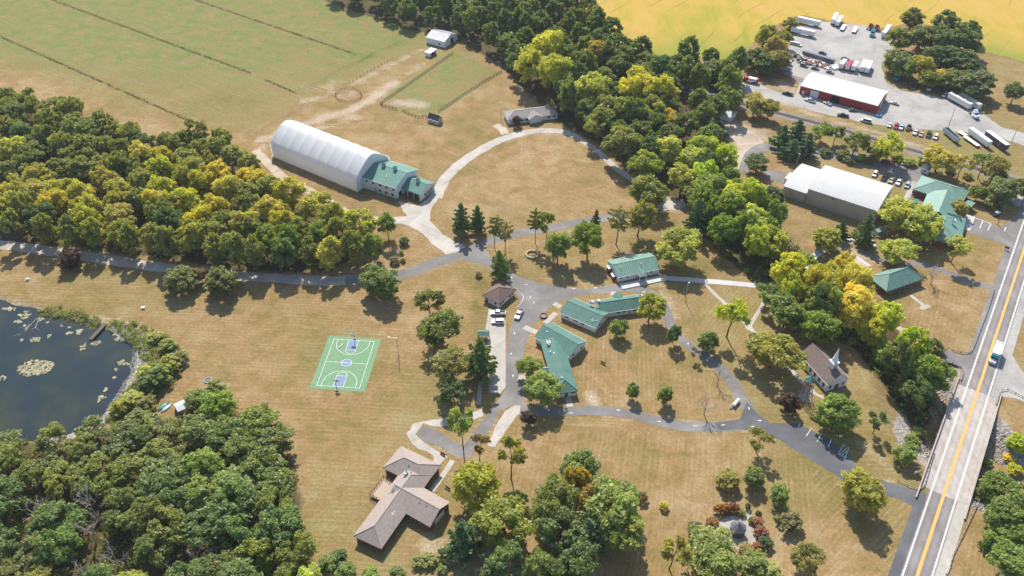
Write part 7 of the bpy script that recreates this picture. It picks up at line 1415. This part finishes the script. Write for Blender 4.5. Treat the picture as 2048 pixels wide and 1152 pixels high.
for i in range(k): p = a.lerp(b, (i + .06) / k) - c0; p2 = a.lerp(b, (i + .94) / k) - c0; q.prism([p - n_ * .8, p2 - n_ * .8, p2 + n_ * .8, p + n_ * .8], .05, .15)
q.build('planking', M['wood'], t)
for f_ in (.45, .7, .97):
    for s in (-.85, .85): p = a.lerp(b, f_) - c0 + n_ * s; q = MB(); q.cyl((p.x, p.y, -2.4), (p.x, p.y, .5), .1, .1, 6); q.build('pile', M['wood'], t)
# dead tree lying in the pond, floating algae mats, bank rocks
r = random.Random(9); q = MB()
def limb(p, d, l, rad, k):
    e = p + d * l; q.cyl(p, e, rad, rad * .6, 5, caps=False)
    if k < 3:
        for _ in range(3): limb(p.lerp(e, r.uniform(.4, 1)), (d + Vector((r.uniform(-1, 1), r.uniform(-1, 1), r.uniform(-.1, .15)))).normalized(), l * r.uniform(.5, .8), rad * .6, k + 1)
limb(Vector((0, 0, .1)), Vector((-.35, -.94, -.05)), 5.5, .2, 0); limb(Vector((.6, 0, .1)), Vector((.1, -1, -.05)), 5.5, .16, 1); t = thing('fallen_tree', 'bleached dead tree lying in the pond below the reeds', 'fallen tree', (g('n', 320, 190).x, g('n', 320, 190).y, -.55)); q.build('branches', M['barkpale'], t)
ALG = flat('dry_algae', (.3, .26, .15), .95, var=.6, scale=.7)
def blob(cx, cy, rx, ry, n, seed, name='algae'):
    rr = random.Random(seed); q = MB(); c = g('n', cx, cy, -.75)
    for _ in range(n):
        a = rr.uniform(0, 6.28); k = rr.random() ** .6; x = c.x + rx * k * math.cos(a); y = c.y + ry * k * math.sin(a); s = rr.uniform(.15, .6)
        q.prism([(x + s * rr.uniform(.6, 1.2) * math.cos(j * .9), y + s * rr.uniform(.6, 1.2) * math.sin(j * .9)) for j in range(7)], -.78, -.735 + rr.uniform(0, .04))
    return stuff(q.build(name, ALG), 'pale algae mat floating on the pond', 'algae')
for i, (cx, cy, rx, ry, n) in enumerate(((300, 620, 6.4, 4.2, 300), (300, 380, 1.9, 1.4, 26), (215, 170, 1.9, 2.6, 30), (160, 228, 1.9, .8, 20), (40, 115, 1.0, .9, 9), (105, 125, 1.3, .9, 11), (185, 385, .5, .6, 5), (600, 325, 1.5, .7, 14), (670, 332, 1.0, .5, 8), (710, 440, 1.0, 2.0, 20), (815, 410, 2.4, 1.3, 26), (1070, 590, 1.2, 1.0, 14), (1065, 385, 1.7, 1.0, 18), (410, 350, 1.2, .7, 10), (10, 715, 1.6, 1.6, 18), (210, 258, .8, .6, 6))): blob(cx, cy, rx, ry, n, i)
rr_ = random.Random(5)
for i in range(26):
    a_ = rr_.random(); cx, cy = (20 + 1050 * a_, 75 + 270 * a_ ** .8 + rr_.uniform(5, 60)) if i < 16 else (1120 - 240 * a_ + rr_.uniform(-40, 5), 420 + 480 * a_)
    blob(cx, cy, rr_.uniform(.4, 1.3), rr_.uniform(.3, .9), rr_.randrange(5, 16), 200 + i)
def rocks(P, n, seed, s0, s1, name, label, zoff=0.0, keep=None):
    rr = random.Random(seed); q = MB(); xs = [p[0] for p in P]; ys = [p[1] for p in P]; k = 0; tries = 0
    while k < n and tries < n * 30:
        tries += 1; x, y = rr.uniform(min(xs), max(xs)), rr.uniform(min(ys), max(ys))
        if in_poly((x, y), P) < 0: continue
        z = gz1(x, y)
        if keep and not keep(x, y, z): continue
        k += 1; s = rr.uniform(s0, s1); b = len(q.v); D = [(1, 0, 0), (0, 1, 0), (-1, 0, 0), (0, -1, 0), (0, 0, 1)]
        q.add([(x + d[0] * s * rr.uniform(.6, 1.2) + rr.uniform(-.2, .2) * s, y + d[1] * s * rr.uniform(.6, 1.2) + rr.uniform(-.2, .2) * s, z + (d[2] * s * rr.uniform(.4, .8) if d[2] else -.15) + zoff) for d in D], [(0, 1, 4), (1, 2, 4), (2, 3, 4), (3, 0, 4)])
    return stuff(q.build(name, M['rock']), label, 'rocks')
rocks(pl([(255, 695), (280, 700), (296, 720), (270, 760), (230, 800), (190, 850), (150, 870), (190, 830), (235, 780), (262, 735)]), 700, 91, .2, .6, 'rocks', 'pale rocks along the right pond shore', keep=lambda x, y, z: -1.1 < z < -.15)
rocks(pl([(1865, 725), (1905, 740), (1915, 770), (1895, 800), (1880, 830), (1868, 800), (1860, 760)]), 420, 92, .3, .9, 'rocks', 'grey riprap rocks on the upper left creek bank'); rocks(pl([(1825, 865), (1870, 860), (1882, 890), (1858, 905), (1825, 890)]), 260, 93, .3, .8, 'rocks', 'grey riprap rocks on the lower left creek bank')
rocks(pl([(1985, 845), (2020, 862), (2060, 890), (2055, 930), (2000, 905), (1978, 890)]), 420, 94, .3, .9, 'rocks', 'grey riprap rocks on the upper right creek bank'); rocks(pl([(1945, 985), (1975, 1000), (1985, 1040), (1960, 1020), (1935, 1010)]), 240, 95, .3, .8, 'rocks', 'grey riprap rocks on the lower right creek bank')
# chairs, statue, rack
for w_, x_, y_, l, m_ in (('o', 978, 150, 'pair of red-brown chairs on the gravel by the house', 'woodred'), ('o', 1025, 490, 'dark garden chairs on the lawn beside the house', 'blacksteel'), ('k', 778, 745, 'dark red seat alone in the court between the cabins', 'woodred')):
    bench('garden_bench', g(w_, x_, y_), R(-40), l, m_, 'bench')
t = thing('bike_rack', 'small brown frame on the grass left of the dark-roofed shed', 'frame', g('b', 15, 1035)); q = MB(); q.cyl((-.8, 0, 0), (-.8, 0, 1.8), .07); q.cyl((.8, 0, 0), (.8, 0, 1.8), .07); q.build('uprights', M['rust'], t); q = MB(); q.cyl((-.8, 0, 1.2), (.8, 0, 1.2), .06); q.build('crossbar', M['rust'], t)
t = thing('road_sign', 'small white sign board on the bank by the lower bridge end', 'sign', G(1832, 950), R(15)); q = MB(); q.box(-1.2, 1.2, -.05, .05, 1.0, 2.2); q.build('board', M['trim'], t)
for s in (-1, 1): q = MB(); q.box(s - .06, s + .06, -.05, .05, 0, 1.0); q.build('post', M['wood'], t)
t = thing('road_sign', 'dark sign at the lawn corner beside the car park', 'sign', G(2012, 500), R(-40)); q = MB(); q.box(-.9, .9, -.08, .08, .8, 1.9); q.build('board', M['woodred'], t)
for s in (-1, 1): q = MB(); q.box(s * .7 - .06, s * .7 + .06, -.05, .05, 0, .8); q.build('post', M['wood'], t)
q = MB(); q.box(-1.5, 1.5, -1.1, 1.1, 0, 1.1); o = q.build('tarp_bundle', M['bluetarp'], bevel=.25); o.location = g('q', 765, 262); tag(o, 'bright blue covered bundle at the shaded barn corner', 'bundle')
t = thing('garden_hose', 'long white hose curving over the asphalt beside the cottage', 'hose', g('t', 790, 325)); c = t.location.copy(); q = MB(); q.tube([p - c + Vector((0, 0, .09)) for p in smooth_line([g('t', *p) for p in ((785, 318), (835, 375), (838, 420), (800, 490), (738, 552))], .8)], .09, 6); q.build('hose', M['trim'], t)

# ---------------------------------------------------------------- one label for one thing: alike things are told apart by their order across the photo
bpy.context.view_layer.update()
from collections import defaultdict
by = defaultdict(list)
for o in THINGS: by[o['label']].append(o)
ORD = ['', 'first', 'second', 'third', 'fourth', 'fifth', 'sixth', 'seventh', 'eighth', 'ninth', 'tenth', 'eleventh', 'twelfth', 'thirteenth', 'fourteenth', 'fifteenth', 'sixteenth', 'seventeenth', 'eighteenth', 'nineteenth', 'twentieth']
for l, os_ in by.items():
    if len(os_) < 2: continue
    os_.sort(key=lambda o: proj(o.location)[0])
    for i, o in enumerate(os_, 1): o['label'] = l + ', ' + (ORD[i] if i < len(ORD) else str(i) + 'th') + ' from left'
# ---------------------------------------------------------------- the faint blue air of a long view
hz = MB(); hz.box(-3200, 3200, -3000, 3600, -9, 232)
m = bpy.data.materials.new('haze_air'); m.use_nodes = True; nt = m.node_tree; nt.nodes.clear(); out = N(nt, 'OutputMaterial'); pv = N(nt, 'VolumePrincipled')
pv.inputs['Color'].default_value = (.75, .85, 1.0, 1); pv.inputs['Density'].default_value = 0.00006; pv.inputs['Anisotropy'].default_value = 0.2
nt.links.new(pv.outputs[0], out.inputs['Volume']); o = hz.build('haze', m); o['kind'] = 'stuff'; o['label'] = 'thin pale haze of the distance'; o['category'] = 'haze'
